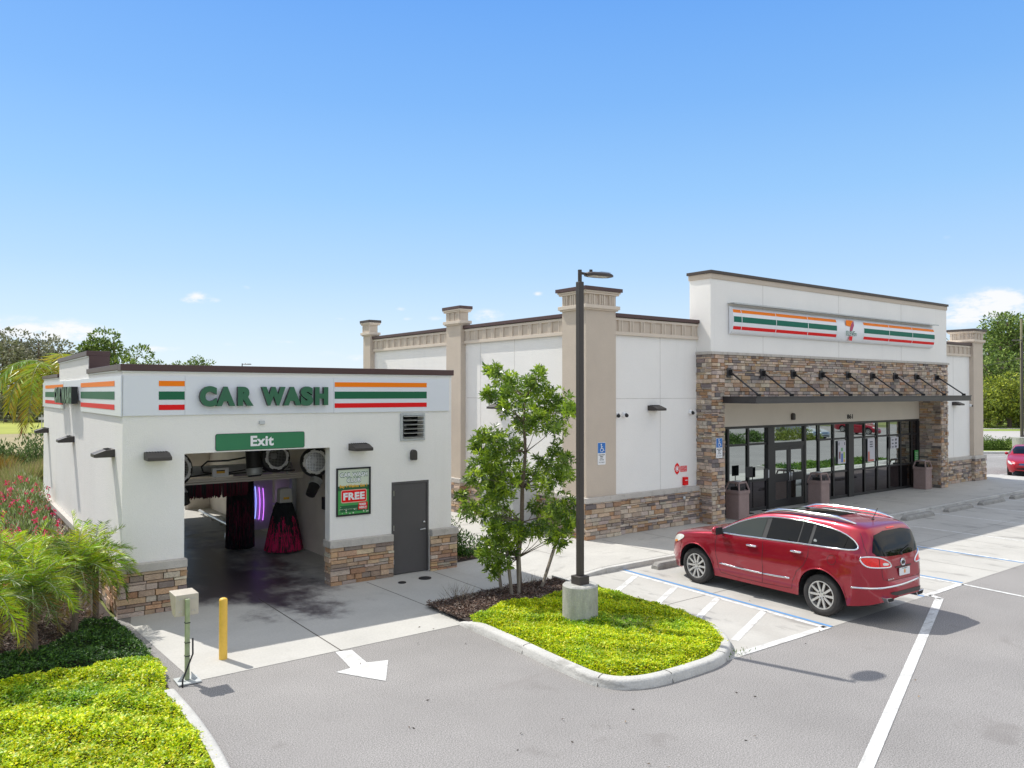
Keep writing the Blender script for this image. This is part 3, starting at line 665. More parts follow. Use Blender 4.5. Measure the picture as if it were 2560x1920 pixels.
sconce('small arched dark sconce above the charcoal door of the car wash', FC, (8.73, Y0, 2.67))
# poster
s = thing('poster', 'green and cream CAR WASH CLUB poster in a black frame beside the bay', 'poster', (7.28, Y0, 1.44), FC)
px0, px1, pz0, pz1 = 6.88, 7.68, 1.44, 2.475
p = MB(); p.box(px0, Y0 - .03, pz0, px0 + .035, Y0 - .003, pz1); p.box(px1 - .035, Y0 - .03, pz0, px1, Y0 - .003, pz1); p.box(px0 + .035, Y0 - .03, pz0, px1 - .035, Y0 - .003, pz0 + .035); p.box(px0 + .035, Y0 - .03, pz1 - .035, px1 - .035, Y0 - .003, pz1)
p.build('frame', 'black', s, FC)
p = MB(); fx0, fx1, fz0, fz1 = px0 + .035, px1 - .035, pz0 + .035, pz1 - .035
def q(mi, a, b, c, d, k): p.mi = mi; y = Y0 - .008 - k * .0012; p.poly([(a, y, c), (b, y, c), (b, y, d), (a, y, d)])
zm = fz1 - .355
q(0, fx0, fx1, zm, fz1, 0); q(1, fx0, fx1, fz0, zm, 0); q(2, fx0, fx1, zm - .10, zm - .0, 1); q(2, fx0 + .06, fx1 - .02, zm - .56, zm - .42, 1)
p.mi = 3; p.prism(rrect(fx0 + .075, fz0 + .245, fx1 - .055, zm - .085, .04), 'y', Y0 - .0115, Y0 - .0105)
p.mi = 4; p.prism(rrect(fx0 + .092, fz0 + .262, fx1 - .072, zm - .102, .03), 'y', Y0 - .0135, Y0 - .0125)
p.mi = 5; p.prism(rrect(fx0 + .104, fz0 + .274, fx1 - .084, zm - .114, .025), 'y', Y0 - .0145, Y0 - .0138)
p.mi = 4; p.prism([(fx1 - .26, fz0 + .085), (fx1 - .045, fz0 + .085), (fx1 - .03, fz0 + .24), (fx1 - .245, fz0 + .235)], 'y', Y0 - .0125, Y0 - .0115)
ps = p.build('printed_sheet', ['posterpale', 'postergreen', 'posterdark', 'pinkred', 'red', 'red'], s, FC)
def ptx(t, m, a, b, c, d, bold, k=5): p = MB(); p.text(t, (0, Y0 - .010 - k * .0012, 0), (1, 0, 0), UPV, a, b, c, d, bold=bold); p.build('lettering', m, ps, FC)
ptx('CAR WASH', 'posterdark', fx0 + .045, fx1 - .035, fz1 - .172, fz1 - .058, .09, 0); ptx('CAR WASH', 'white', fx0 + .052, fx1 - .042, fz1 - .160, fz1 - .070, .035, 2)
ptx('CLUB', 'posterdark', fx0 + .205, fx1 - .19, fz1 - .292, fz1 - .178, .09, 0); ptx('CLUB', 'white', fx0 + .213, fx1 - .198, fz1 - .280, fz1 - .190, .035, 2)
ptx('Buy 4 Washes Get 1', 'posteryel', fx0 + .045, fx1 - .05, zm - .055, zm + .03, .04, 3)
ptx('FREE', 'white', fx0 + .125, fx1 - .105, fz0 + .305, zm - .145, .045, 6)
ptx('WASH', 'white', fx1 - .235, fx1 - .075, fz0 + .168, fz0 + .222, .05, 4); ptx('WEEKLY!', 'white', fx1 - .24, fx1 - .06, fz0 + .10, fz0 + .152, .05, 4)
ptx('One wash every week', 'posterpale', fx0 + .05, fx1 - .29, fz0 + .10, fz0 + .122, .02, 2)
p = MB()
for x_, z_, r_ in [(fx0 + R.random() * (fx1 - fx0), fz0 + R.random() ** 2 * .16, R.uniform(.006, .02)) for _ in range(26)]:
    if x_ - r_ < fx0 or x_ + r_ > fx1 or z_ - r_ < fz0: continue
    p.prism([(x_ + r_ * cos(a * pi / 5), z_ + r_ * sin(a * pi / 5)) for a in range(10)], 'y', Y0 - .0098, Y0 - .0090)
p.build('foam_dots', 'posterpale', ps, FC)

# ---------------- equipment in the bay
def blower(label, loc, rz, tilt, r=.36):
    t = thing('blower_fan', label, 'blower', loc, FC, rz, 'round dryer blowers in the wash bay')
    w_ = WM[t] @ Matrix.Rotation(tilt, 4, 'X'); f = w_
    ax = (0, -1, 0)
    p = MB(); p.lathe([(0, -.30), (r * .7, -.30), (r, -.22), (r * 1.04, 0), (r, .06), (r * .86, .09), (r * .80, .07)], (0, 0, 0), ax, 36); p.build('housing', 'duct', t, f, smooth=True, edge_split=40)
    p = MB(); n = 8
    for i in range(n * 4):   # scalloped ring
        a0, a1 = 2 * pi * i / (n * 4), 2 * pi * (i + 1) / (n * 4); ro = r * (.86 if i % 4 < 2 else .80); ri = r * .66
        p.prism([(ri * cos(a0), ri * sin(a0)), (ro * cos(a0), ro * sin(a0)), (ro * cos(a1), ro * sin(a1)), (ri * cos(a1), ri * sin(a1))], 'y', -.105, -.09)
    p.build('ring', 'white', t, f)
    p = MB(); m_ = 13
    for i in range(-m_ // 2 + 1, m_ // 2 + 1):
        c = i * r * 1.32 / m_; hl = sqrt(max(0, (r * .67) ** 2 - c * c)); p.box(c - .005, -.098, -hl, c + .005, -.094, hl); p.box(-hl, -.093, c - .005, hl, -.090, c + .005)
    p.build('grille', 'silver', t, f)
    p = MB(); p.lathe([(.08, -.02), (.08, .03), (.03, .05), (0, .05)], (-.04, 0, .04), ax, 16); p.build('motor_hub', 'galv', t, f, smooth=True)
    p = MB(); p.cyl((0, .1, r * .8), (0, .15, r + 1.2), .03); p.build('hanger', 'galv', t, f)
    return t
blower('round black blower with a pale ringed grille, hanging in the middle of the bay', (6.72, 19.2, 2.50), radians(5), radians(-6), .36)
blower('round black blower with a pale ringed grille, at the right side of the bay', (7.38, 18.3, 2.42), radians(-18), radians(-4), .35)
blower('round black blower with a pale ringed grille, half behind the left jamb of the bay', (4.36, 19.0, 2.36), radians(20), radians(-4), .38)
def nozzle(label, a, b, c, r):
    t = thing('air_duct', label, 'duct', b, FC, 0, 'black air ducts with steel collars')
    p = MB(); p.tube([a, b], r, n=18, radii=[r * 1.0, r * 1.15]); p.build('duct_body', 'duct', t, FC, smooth=True, edge_split=40)
    b, c = Vector(b), Vector(c); d = (c - b).normalized()
    p = MB(); p.lathe([(r * 1.1, 0), (r * 1.3, .005), (r * 1.3, .02), (r * 1.18, .03), (r * 1.18, .13), (r * 1.3, .14), (r * 1.3, .16), (r * .9, .17)], b, d, 24); p.build('collar', 'galv', t, FC, smooth=True, edge_split=40)
    p = MB(); p.cyl(b + d * .16, c, r * 1.12, r * .95, n=20); p.build('outlet', 'duct', t, FC)
    return t
nozzle('upright black air duct with a steel collar beside the middle blower', (6.12, 19.2, 3.0), (6.16, 19.1, 2.28), (6.17, 19.08, 2.08), .155)
nozzle('tilted black air duct under the right blower', (7.52, 18.5, 2.2), (7.42, 18.3, 1.98), (7.18, 18.1, 1.66), .12)
nozzle('tilted black air duct under the left blower', (4.3, 19.1, 2.1), (4.40, 19.0, 1.92), (4.52, 18.85, 1.55), .13)
gt = thing('wash_gantry', 'pale gantry beam across the wash bay carrying the brushes', 'gantry', (6.0, 20.6, 0), FC)
p = MB(); p.box(3.4, 20.05, 1.86, 7.75, 20.12, 1.90); p.box(3.4, 20.0, 1.92, 7.75, 20.06, 1.965); p.box(3.4, 20.02, 1.975, 7.75, 20.05, 2.01); p.box(3.4, 20.12, 1.875, 7.75, 20.3, 1.89); p.build('beam', 'tanwall', gt, FC)
p = MB(); p.box(3.4, 20.9, 1.96, 7.75, 21.1, 2.22); p.build('rear_channel', 'galv', gt, FC)
for xx in (3.42, 7.66): p = MB(); p.box(xx, 20.6, 0, xx + .12, 20.8, 1.86); p.build('post', 'galv', gt, FC)
p = MB(); p.box(5.40, 19.9, 2.03, 5.80, 19.99, 2.25); p.build('control_box', 'white', gt, FC, bevel=.02)
p = MB(); p.box(5.50, 19.888, 2.12, 5.70, 19.897, 2.20); p.mi = 1; p.box(5.50, 19.886, 2.175, 5.70, 19.8875, 2.20); p.build('warning_label', ['posteryel', 'black'], gt, FC)
p = MB(); p.tube([(5.42, 19.95, 2.12), (5.2, 19.95, 2.16), (5.16, 19.95, 2.3), (5.3, 19.95, 2.42), (5.8, 19.95, 2.42), (6.1, 19.6, 2.5)], .022); p.tube([(5.8, 19.95, 2.12), (6.1, 19.9, 2.16), (6.4, 19.9, 2.2), (7.4, 20.0, 2.16)], .014); p.tube([(4.2, 19.95, 2.1), (4.9, 19.95, 2.07), (5.4, 19.95, 2.12)], .018)
p.tube([(5.8, 19.97, 2.08), (6.4, 19.95, 2.1), (7.5, 19.97, 2.08)], .016); p.build('hose', 'duct', gt, FC, smooth=True)
for xx in (6.32, 7.28): p = MB(); p.box(xx, 19.96, 2.0, xx + .03, 19.99, 2.9 if xx < 7 else 2.25); p.build('bracket', 'galv', gt, FC)
def bristles(mb, n, top, bot, colf, jit=.03, wid=.011):
    for i in range(n):
        a = R.uniform(0, 2 * pi); t0, t1 = R.random(), R.random()
        (cx_, cy_, rt, zt), (bx, by, rb, zb) = top, bot
        f0 = R.uniform(0, .75); f1 = min(1, f0 + R.uniform(.2, .45))
        def P(f, da): r = rt + (rb - rt) * f ** .7 + R.uniform(-jit, jit); return Vector((cx_ + (bx - cx_) * f + r * cos(a + da), cy_ + (by - cy_) * f + r * sin(a + da), zt + (zb - zt) * f))
        da = wid / max(.15, rt)
        p0, p1, p2 = P(f0, -da), P(f0, da), P(f1, 0); p3 = P(f1, da * .6)
        mb.cur = colf(f0, a, p2); mb.face([mb.vert(p) for p in (p0, p1, p3, p2)])
    mb.cur = (1, 1, 1)
br = thing('wash_brush', 'tall black and maroon vertical wash brush standing in the middle of the bay', 'wash brush', (6.40, 20.95, 0), FC, 0, 'wash brushes in the bay')
p = MB(); p.cyl((6.40, 20.95, .1), (6.40, 20.95, 1.75), .24, n=16); p.build('core', 'black', br, FC)
p = MB(); bristles(p, 6500, (6.40, 20.95, .30, 1.82), (6.40, 20.95, .33, .06), lambda f, a, q_: (.14, .006, .035) if (.25 < f < .6 and R.random() < .55) else (.009, .009, .012), .035); p.build('bristle_skirt', 'bristle', br, FC)
br = thing('wash_brush', 'cone shaped black and crimson wash brush under a pale cover, right in the bay', 'wash brush', (7.22, 20.0, 0), FC, 0, 'wash brushes in the bay')
p = MB(); p.prism([(7.05, 1.27), (7.40, 1.27), (7.37, 1.60), (7.34, 1.64), (7.10, 1.64), (7.07, 1.60)], 'y', 19.83, 20.1); p.build('motor_cover', 'paleplastic', br, FC, bevel=.02)
p = MB(); p.box(7.15, 19.82, 1.36, 7.30, 19.826, 1.42); p.build('warning_label', 'posteryel', br, FC)
p = MB(); p.cyl((7.22, 20.0, .1), (7.22, 20.0, 1.25), .32, .15, n=16); p.build('core', 'black', br, FC)
p = MB(); bristles(p, 7500, (7.22, 20.0, .16, 1.28), (7.22, 20.0, .46, .06), lambda f, a, q_: (.66, .010, .11) if (f > .36 + .10 * sin(a * 7) and R.random() < .6) else (.008, .011, .013), .03); p.build('bristle_skirt', 'bristle', br, FC)
p = MB()
for i in range(900):
    x_ = R.uniform(4.0, 6.3); y_ = R.uniform(20.05, 20.3); z_ = R.uniform(1.62, 1.80); p.cur = (.010, .010, .012) if (x_ < 4.9 or R.random() < .35) else (.10, .006, .02)
    z2 = R.uniform(1.50, 1.62) ; p.face([p.vert(t) for t in ((x_, y_, 1.86), (x_ + .03, y_, 1.86), (x_ + .028, y_, z2), (x_ + .002, y_ - .01, z2 + R.uniform(-.03, .03)))])
p.cur = (1, 1, 1); tag(p.build('brush_fringe', 'bristle', frame=FC), 'maroon and black bristle fringe hanging under the gantry beam', 'brush')
s = thing('light_arch', 'purple curved screen with four glowing tubes behind the brushes', 'light arch', (7.35, 22.2, 0), FC)
p = MB(); o = []
for i in range(13): a = i / 12; o.append((6.62 + 1.1 * a, 22.3 - .12 * sin(a * pi)))
for i in range(12):
    (xa, ya), (xb, yb) = o[i], o[i + 1]; p.poly([(xa, ya, .25), (xb, yb, .25), (xb, yb, 2.0), (xa, ya, 2.0)]); p.poly([(xb, yb + .02, .25), (xa, ya + .02, .25), (xa, ya + .02, 2.0), (xb, yb + .02, 2.0)])
p.build('screen', 'purple', s, FC, smooth=True)
for i, (dx, m_) in enumerate(((7.06, 'neonb'), (7.17, 'neonb'), (7.28, 'neonp'), (7.39, 'neonp'))):
    p = MB(); p.tube([(dx + .03 * sin(pi * t / 8), 22.14, .60 - .03 * i + .9 * t / 8) for t in range(9)], .008, n=6); p.build('light_tube', m_, s, FC)
p = MB(); p.tube([(7.14, 27.8, .12), (7.05, 23.8, .12)], .045); p.tube([(6.62, 23.0, .10), (6.38, 22.2, .1)], .03)
for yy in (24.2, 25.2, 26.2, 27.2): p.cyl((7.1, yy, 0), (7.1, yy, .1), .03)
tag(p.build('guide_rail', 'silver', frame=FC, smooth=True, edge_split=40), 'long steel wheel guide rail on the wet bay floor', 'guide rail')
p = MB(); p.tube([(7.76, 27.9, 1.1), (7.76, 27.6, .95), (7.74, 26.0, .93), (7.74, 22, .93)], .03); p.tube([(7.76, 28.3, 1.5), (7.76, 28.2, .8), (7.74, 27, .72), (7.74, 22, .72)], .03)
tag(p.build('wall_pipe', 'galv', frame=FC, smooth=True), 'pair of grey pipes running along the right wall inside the bay', 'pipe')
p = MB(); p.box(7.72, 18.5, 1.2, 7.795, 18.72, 1.5); tag(p.build('switch_box', 'black', frame=FC), 'black switch box on the inner right wall of the bay', 'switch box')

# ---------------- things on the apron
s = thing('sensor_post', 'pale sheet metal box on a green stained square post at the bed edge', 'post box', (2.87, 11.9, 0), FC)
p = MB(); p.box(2.842, 11.785, .03, 2.902, 11.845, 1.17); p.build('post', 'postgreen', s, FC, bevel=.008)
p = MB(); p.prism([(11.85, .925), (12.02, .925), (12.22, 1.225), (11.85, 1.225)], 'x', 2.715, 3.035); p.build('box', 'boxmetal', s, FC, bevel=.005)
p = MB(); 
for a, b in ((2.77, .99), (2.80, .99), (2.95, .99), (2.985, .99), (2.77, 1.16), (2.80, 1.165), (2.95, 1.165), (2.985, 1.16)): p = MB(); p.cyl((a, 11.852, b), (a, 11.842, b), .007, n=8); p.build('bolt', 'galv', s, FC)
p = MB(); p.box(2.72, 11.65, .010, 3.03, 11.97, .028); p.build('base_plate', 'galv', s, FC)
for a in (0, 1):
    p = MB(); p.prism([(2.925 if a == 0 else 2.822, .03), ((3.01 if a == 0 else 2.74), .03), (2.925 if a == 0 else 2.822, .14)][::1 if a == 0 else -1], 'y', 11.79, 11.80); p.build('gusset', 'galv', s, FC)
p = MB(); p.tube([(2.76, 11.60, .0), (2.78, 11.68, .08), (2.87, 11.73, .26), (2.93, 11.74, .40), (2.93, 11.75, .62)], .012); p.build('cable', 'black', s, FC, smooth=True)
for z_ in (.36, .55, .83): p = MB(); p.box(2.838, 11.781, z_, 2.906, 11.849, z_ + .012); p.build('strap', 'black', s, FC)
s = thing('bollard', 'round yellow steel bollard on the apron in front of the bay', 'bollard', (3.56, 12.48, 0), FC)
p = MB(); p.cyl((3.56, 12.48, 0), (3.56, 12.48, .91), .062, n=24); p.build('post', 'yellow', s, FC, smooth=True, edge_split=40)
p = MB(); p.lathe([(.060, 0), (.055, .018), (.03, .030), (0, .032)], (3.56, 12.48, .91), (0, 0, 1), 20); p.build('domed_cap', 'yellow', s, FC, smooth=True)
for (x_, y_, r_, lb) in ((9.07, 15.03, .14, 'larger round black utility cover in the concrete by the charcoal door'), (8.47, 14.98, .085, 'smaller round black utility cover in the concrete by the charcoal door')):
    p = MB(); p.cyl((x_, y_, .006), (x_, y_, .022), r_, n=28); p.mi = 1; p.lathe([(r_ * .82, 0), (r_ * .82, .003), (r_ * .72, .003), (r_ * .72, 0)], (x_, y_, .022), (0, 0, 1), 28)
    tag(p.build('utility_cover', ['black', 'bronze'], frame=FS), lb, 'cover')

# ================================================================== SHOP
sh = thing('shop_building', 'large white shop with cream pilasters, stone entrance tower and mirrored shopfront', 'shop', (27, 22, .12))
SX0, SX1, SY0, SY1 = 14.77, 39.0, 15.87, 29.0
G0 = .12
TX0, TX1, TY, TYB, PWD = 19.28, 34.76, 15.33, 16.14, .60
GY = 16.2
w = MB()
w.box(SX0, SY0, G0, TX0 + .02, SY0 + .3, 6.22); w.box(TX1 - .02, SY0, G0, SX1, SY0 + .3, 6.22)
w.box(SX0, SY0 + .3, G0, SX0 + .3, SY1, 6.22); w.box(SX1 - .3, SY0 + .3, G0, SX1, SY1, 6.22); w.box(SX0 + .3, SY1 - .3, G0, SX1 - .3, SY1, 6.22)
w.box(SX0 + .3, SY0 + .3, 5.5, SX1 - .3, SY1 - .3, 5.6)
w.build('wall', 'stucco', sh)
w = MB()  # control joints in the stucco
for x_ in (17.62, 36.6): w.box(x_, SY0 - .002, 1.25, x_ + .012, SY0 + .01, 5.73)
w.box(15.7, SY0 - .0025, 3.92, TX0, SY0 + .01, 3.932); w.box(TX1, SY0 - .0025, 3.92, 38.3, SY0 + .01, 3.932)
w.box(SX0 - .002, 19.2, 1.25, SX0 + .01, 19.212, 5.73) ; w.box(SX0 - .002, 21.0, 1.25, SX0 + .01, 21.012, 5.73); w.box(SX0 - .0025, 16.8, 3.92, SX0 + .01, 21.8, 3.932)
w.build('control_joint', 'capstone', sh)
# entrance tower
w = MB(); w.box(TX0, TY, 5.35, TX1, TYB, 7.56); w.box(TX0 + .02, TY + .02, 3.9, TX1 - .02, TYB - .02, 5.35)
w.box(TX0 + .02, TY + .03, G0, TX0 + PWD - .02, SY0 + .35, 3.9); w.box(TX1 - PWD + .02, TY + .03, G0, TX1 - .02, SY0 + .35, 3.9)
w.build('tower', 'stucco', sh)
w = MB()
for x_ in (21.9, 26.4, 30.9): w.box(x_, TY - .002, 5.35, x_ + .012, TY + .01, 7.56)
w.build('control_joint', 'capstone', sh)
w = MB(); w.box(TX0 - .03, TY - .03, 7.56, TX1 + .03, TYB + .03, 7.72); w.build('tower_band', 'cream', sh, bevel=.01)
w = MB(); w.box(TX0 - .07, TY - .07, 7.72, TX1 + .07, TYB + .07, 7.81); w.build('tower_coping', 'brown2', sh, bevel=.006)
w = MB(); x_ = TX0 - .06
while x_ < TX1 + .05: x2 = min(x_ + .75, TX1 + .06); w.box(x_ + .003, TY - .09, 5.26, x2 - .003, TY - .002, 5.345); x_ = x2
w.box(TX0 - .06, TY, 5.26, TX0 - .002, TYB, 5.345); w.box(TX1 + .002, TY, 5.26, TX1 + .06, TYB, 5.345); w.build('stone_ledge', 'capstone', sh, bevel=.006)
w = MB(); w.box(TX0 + PWD, TY + .06, 3.86, TX1 - PWD, GY + .05, 3.90); w.build('soffit', 'fascia_cream', sh)
w = MB(); w.box(TX0 + PWD, GY - .02, 2.985, TX1 - PWD, GY + .2, 3.86); w.build('fascia', 'fascia_cream', sh)
H3 = (.05, .08, .105, .13); K3 = dict(hs=H3, lmin=.14, lmax=.48)
def clad(fill, nm='stone_cladding'):
    sm, mo = MB(), MB(); fill(sm, mo); b = sm.build(nm, 'stone', sh)
    if mo.v: mo.build('stone_joints', 'mortar', b)
    return b
def c0(sm, mo): stones(sm, (TX0 + PWD, TY - .02, 0), (1, 0, 0), (0, -1, 0), TX1 - TX0 - 2 * PWD, 3.90, 5.26, STONE_STORE, **K3); mo.box(TX0 + .012, TY - .008, 3.9, TX1 - .012, TY + .018, 5.255)
clad(c0)
for a in (TX0, TX1 - PWD):
    def c1_(sm, mo, a=a):
        stones(sm, (a, TY - .02, 0), (1, 0, 0), (0, -1, 0), PWD, G0, 5.26, STONE_STORE, hs=H3, lmin=.12, lmax=.3)
        stones(sm, (a, GY - .03, 0), (0, -1, 0), (-1, 0, 0), GY - .03 - TY + .02, G0, 3.85 if a > 30 else 5.26, STONE_STORE, hs=H3, lmin=.12, lmax=.36)
        stones(sm, (a + PWD, TY - .02, 0), (0, 1, 0), (1, 0, 0), GY - .03 - TY + .02, G0, 3.85 if a < 30 else 5.26, STONE_STORE, hs=H3, lmin=.12, lmax=.36)
        mo.box(a + .012, TY - .008, G0, a + PWD - .012, TY + .028, 3.899)
    clad(c1_, 'stone_pier')
PIL = [(14.57, 15.77, 15.70, 16.75), (38.22, 15.69, 39.20, 16.7), (14.57, 21.88, 14.87, 22.76), (14.57, 28.36, 14.90, 28.95)]
def sbase(x0, y0, x1, y1, f): return clad(lambda sm, mo: stone_box(sm, mo, x0, y0, x1, y1, G0, 1.10, STONE_STORE, f, hs=H3, lmin=.14, lmax=.46), 'stone_base')
for (a, b) in ((15.78, TX0 - .01), (TX1 + .02, 38.12)):
    bb = sbase(a, SY0 - .09, b, SY0 - .003, 'f'); w = MB(); w.box(a + .02, SY0 - .13, 1.10, b - .01, SY0 - .003, 1.245); w.build('stone_cap', 'capstone', bb, bevel=.01)
for i, (a, b, c, d) in enumerate(PIL): sbase(a - .07, b - .07, c + .07, d + .07, 'fl' + ('r' if i == 1 else ''))
for y0_, y1_ in ((16.83, 21.77), (22.9, 28.02)):
    def c2_(sm, mo): stones(sm, (SX0 - .08, y1_, 0), (0, -1, 0), (-1, 0, 0), y1_ - y0_, G0, 1.10, STONE_STORE, hs=H3, lmin=.14, lmax=.46); mo.box(SX0 - .066, y0_, G0, SX0 - .003, y1_, 1.095)
    bb = clad(c2_, 'stone_base'); w = MB(); w.box(SX0 - .12, y0_ + .02, 1.10, SX0 - .003, y1_ - .03, 1.245); w.build('stone_cap', 'capstone', bb, bevel=.01)
# pilasters
for i, (a, b, c, d) in enumerate(PIL):
    w = MB(); w.box(a, b, 1.25, c, d, 6.885); w.mi = 1
    for k_ in range(3):
        for t in (-.075, 0, .075):
            if i in (0, 1): cx_ = a + (c - a) * (k_ + .5) / 3 + t; w.box(cx_ - .02, b - .045, 6.51, cx_ + .02, b - .001, 6.785)
            cy_ = b + (d - b) * (k_ + .5) / 3 + t; w.box(a - .045, cy_ - .02, 6.51, a - .001, cy_ + .02, 6.785)
    pl = w.build('pilaster', ['cream', 'trim'], sh)
    w = MB(); w.box(a - .10, b - .10, 1.10, c + .10, d + .10, 1.25); w.build('pilaster_base_cap', 'capstone', pl, bevel=.01)
    w = MB(); w.box(a - .05, b - .05, 6.36, c + .05, d + .05, 6.40); w.box(a - .09, b - .09, 6.40, c + .09, d + .09, 6.50); w.box(a - .07, b - .07, 6.79, c + .07, d + .07, 6.84); w.box(a - .10, b - .10, 6.84, c + .10, d + .10, 6.885)
    w.build('moulding', 'trim', pl, bevel=.008)
    w = MB(); o_ = .14 if i < 2 else .11; w.box(a - o_, b - o_, 6.886, c + o_, d + o_, 6.985); w.build('pilaster_coping', 'brown2' if i in (1, 3) else 'brown', pl, bevel=.006)
# frieze and coping on the low parapets
def frieze(a, b, front_):
    B = (lambda mb, u0, u1, d0, d1, z0, z1: mb.box(u0, SY0 - d0, z0, u1, SY0 - d1, z1)) if front_ else (lambda mb, u0, u1, d0, d1, z0, z1: mb.box(SX0 - d0, u0, z0, SX0 - d1, u1, z1))
    w = MB(); B(w, a, b, .03, .003, 5.76, 6.20); w.mi = 1
    n = max(1, round((b - a) / .46))
    for k_ in range(n):
        c_ = a + (b - a) * (k_ + .5) / n
        for t in (-.06, 0, .06): B(w, c_ + t - .018, c_ + t + .018, .072, .031, 5.82, 6.13)
    fz = w.build('frieze', ['cream', 'trim'], sh)
    for z0, z1 in ((5.72, 5.82), (6.13, 6.20)): w = MB(); B(w, a, b, .075, .031, z0, z1); w.build('moulding', 'trim', fz, bevel=.006)
    w = MB(); B(w, a, b, .12, -.34, 6.222, 6.325); w.build('parapet_coping', 'brown', sh, bevel=.006)
frieze(15.701, TX0 - .001, True); frieze(TX1 + .001, 38.219, True); frieze(16.751, 21.879, False); frieze(22.761, 28.359, False)
w = MB(); w.box(38.6, 20.5, 6.1, 39.0, 24.0, 7.35); w.build('rear_parapet', 'stucco', sh); w = MB(); w.box(38.55, 20.45, 7.352, 39.05, 24.05, 7.45); w.build('rear_parapet_coping', 'brown', sh)
# shopfront
gz = MB(); gz.box(TX0 + PWD - .05, GY + .045, G0 + .05, TX1 - PWD + .05, GY + .06, 2.98); gz2 = MB()
MUL = [20.28, 21.24, 22.30, 27.5, 29.72, 30.68, 31.62, 32.56, 33.5]
fr = MB()
GL, GR = TX0 + PWD + .01, TX1 - PWD - .01
zH1, zH2 = 2.36, 1.13
fr.box(GL, GY, 2.90, GR, GY + .044, 2.983); fr.box(GL, GY, G0 + .0, GR, GY + .044, G0 + .10)
for a, b in ((GL, 23.36), (26.42, GR)):
    for z_ in (zH1, zH2): fr.box(a, GY + .002, z_ - .035, b, GY + .043, z_ + .035)
for x_ in MUL + [26.52]: fr.box(x_ - .045, GY - .02, G0 + .10, x_ + .045, GY + .0015, 2.899)
fr.box(23.36, GY - .05, G0, 23.72, GY + .04, 2.899); fr.box(25.56, GY - .03, G0, 25.68, GY + .04, 2.899); fr.box(28.50, GY - .05, G0, 28.86, GY + .04, 2.899); fr.box(GR - .12, GY - .03, G0, GR, GY + .04, 2.899)
fr.box(23.72, GY - .02, 2.20, 25.56, GY + .04, 2.36)
sf = fr.build('shopfront_frame', 'frame', sh)
xs = [GL] + MUL[:3] + [23.54, 25.6, 26.52, 27.5, 28.68] + MUL[4:] + [GR]
rg = random.Random(5)
for i, (a, b) in enumerate(zip(xs, xs[1:])):
    if abs(a - 23.54) < .01:
        zz = [(zH1, 2.90)]
    else: zz = [(G0 + .1, zH2), (zH2, zH1), (zH1, 2.90)]
    for (c, d) in zz:
        p = MB(); tx, ty = rg.uniform(-.0012, .0012), rg.uniform(-.0010, .0010); y_ = GY + .03
        p.box(a, y_, c, b, y_ + .008, d)
        # slightly out of true, as fitted panes are
        for vi in range(8): v_ = p.v[vi]; p.v[vi] = (v_[0], v_[1] + (v_[0] - a) * tx * 4 + (v_[2] - c) * ty * 4, v_[2])
        o_ = p.build('pane', 'glassdark' if d <= zH2 + .01 or a > 33.4 else 'glass', sh)
# doors
for k_, (a, b) in enumerate(((23.73, 24.64), (24.65, 25.55))):
    p = MB(); p.box(a, GY - .012, G0 + .02, a + .10, GY + .035, 2.195); p.box(b - .10, GY - .012, G0 + .02, b, GY + .035, 2.195); p.box(a + .10, GY - .012, G0 + .02, b - .1, GY + .035, G0 + .27); p.box(a + .1, GY - .012, 2.09, b - .1, GY + .035, 2.195); p.box(a + .1, GY - .012, 1.0, b - .1, GY + .035, 1.28)
    dd = p.build('door', 'frame', sh)
    p = MB(); p.box(a + .1, GY + .010, G0 + .27, b - .1, GY + .018, 1.0); p.build('pane', 'glass', dd); p = MB(); p.box(a + .1, GY + .010, 1.28, b - .1, GY + .018, 2.09); p.build('pane', 'glass', dd)
    p = MB(); hx = b - .06 if k_ == 0 else a + .06; p.tube([(hx, GY - .012, 1.0), (hx, GY - .07, 1.0), (hx, GY - .07, 1.32), (hx, GY - .012, 1.32)], .014); p.build('handle', 'silver', dd, smooth=True)
p = MB(); p.box(GL, GY + .07, G0, GR, GY + .09, 2.95); p.build('blind_back', 'black', sh)
t_ = MB(); t_.text('861', (0, GY - .024, 0), (1, 0, 0), UPV, 28.42, 28.82, 3.10, 3.27, bold=.015, depth=.012); t_.build('street_number', ['black', 'black'], sh)
w = MB(); w.lathe([(.055, 0), (.06, .03), (.02, .05), (0, .05)], (18.55, SY0 - .105, .93), (0, -1, 0), 14); w.build('outlet_cover', 'galv', sh, smooth=True)
w = MB(); w.lathe([(.055, 0), (.06, .03), (.02, .05), (0, .05)], (35.5, SY0 - .105, .95), (0, -1, 0), 14); w.build('outlet_cover', 'galv', sh, smooth=True)

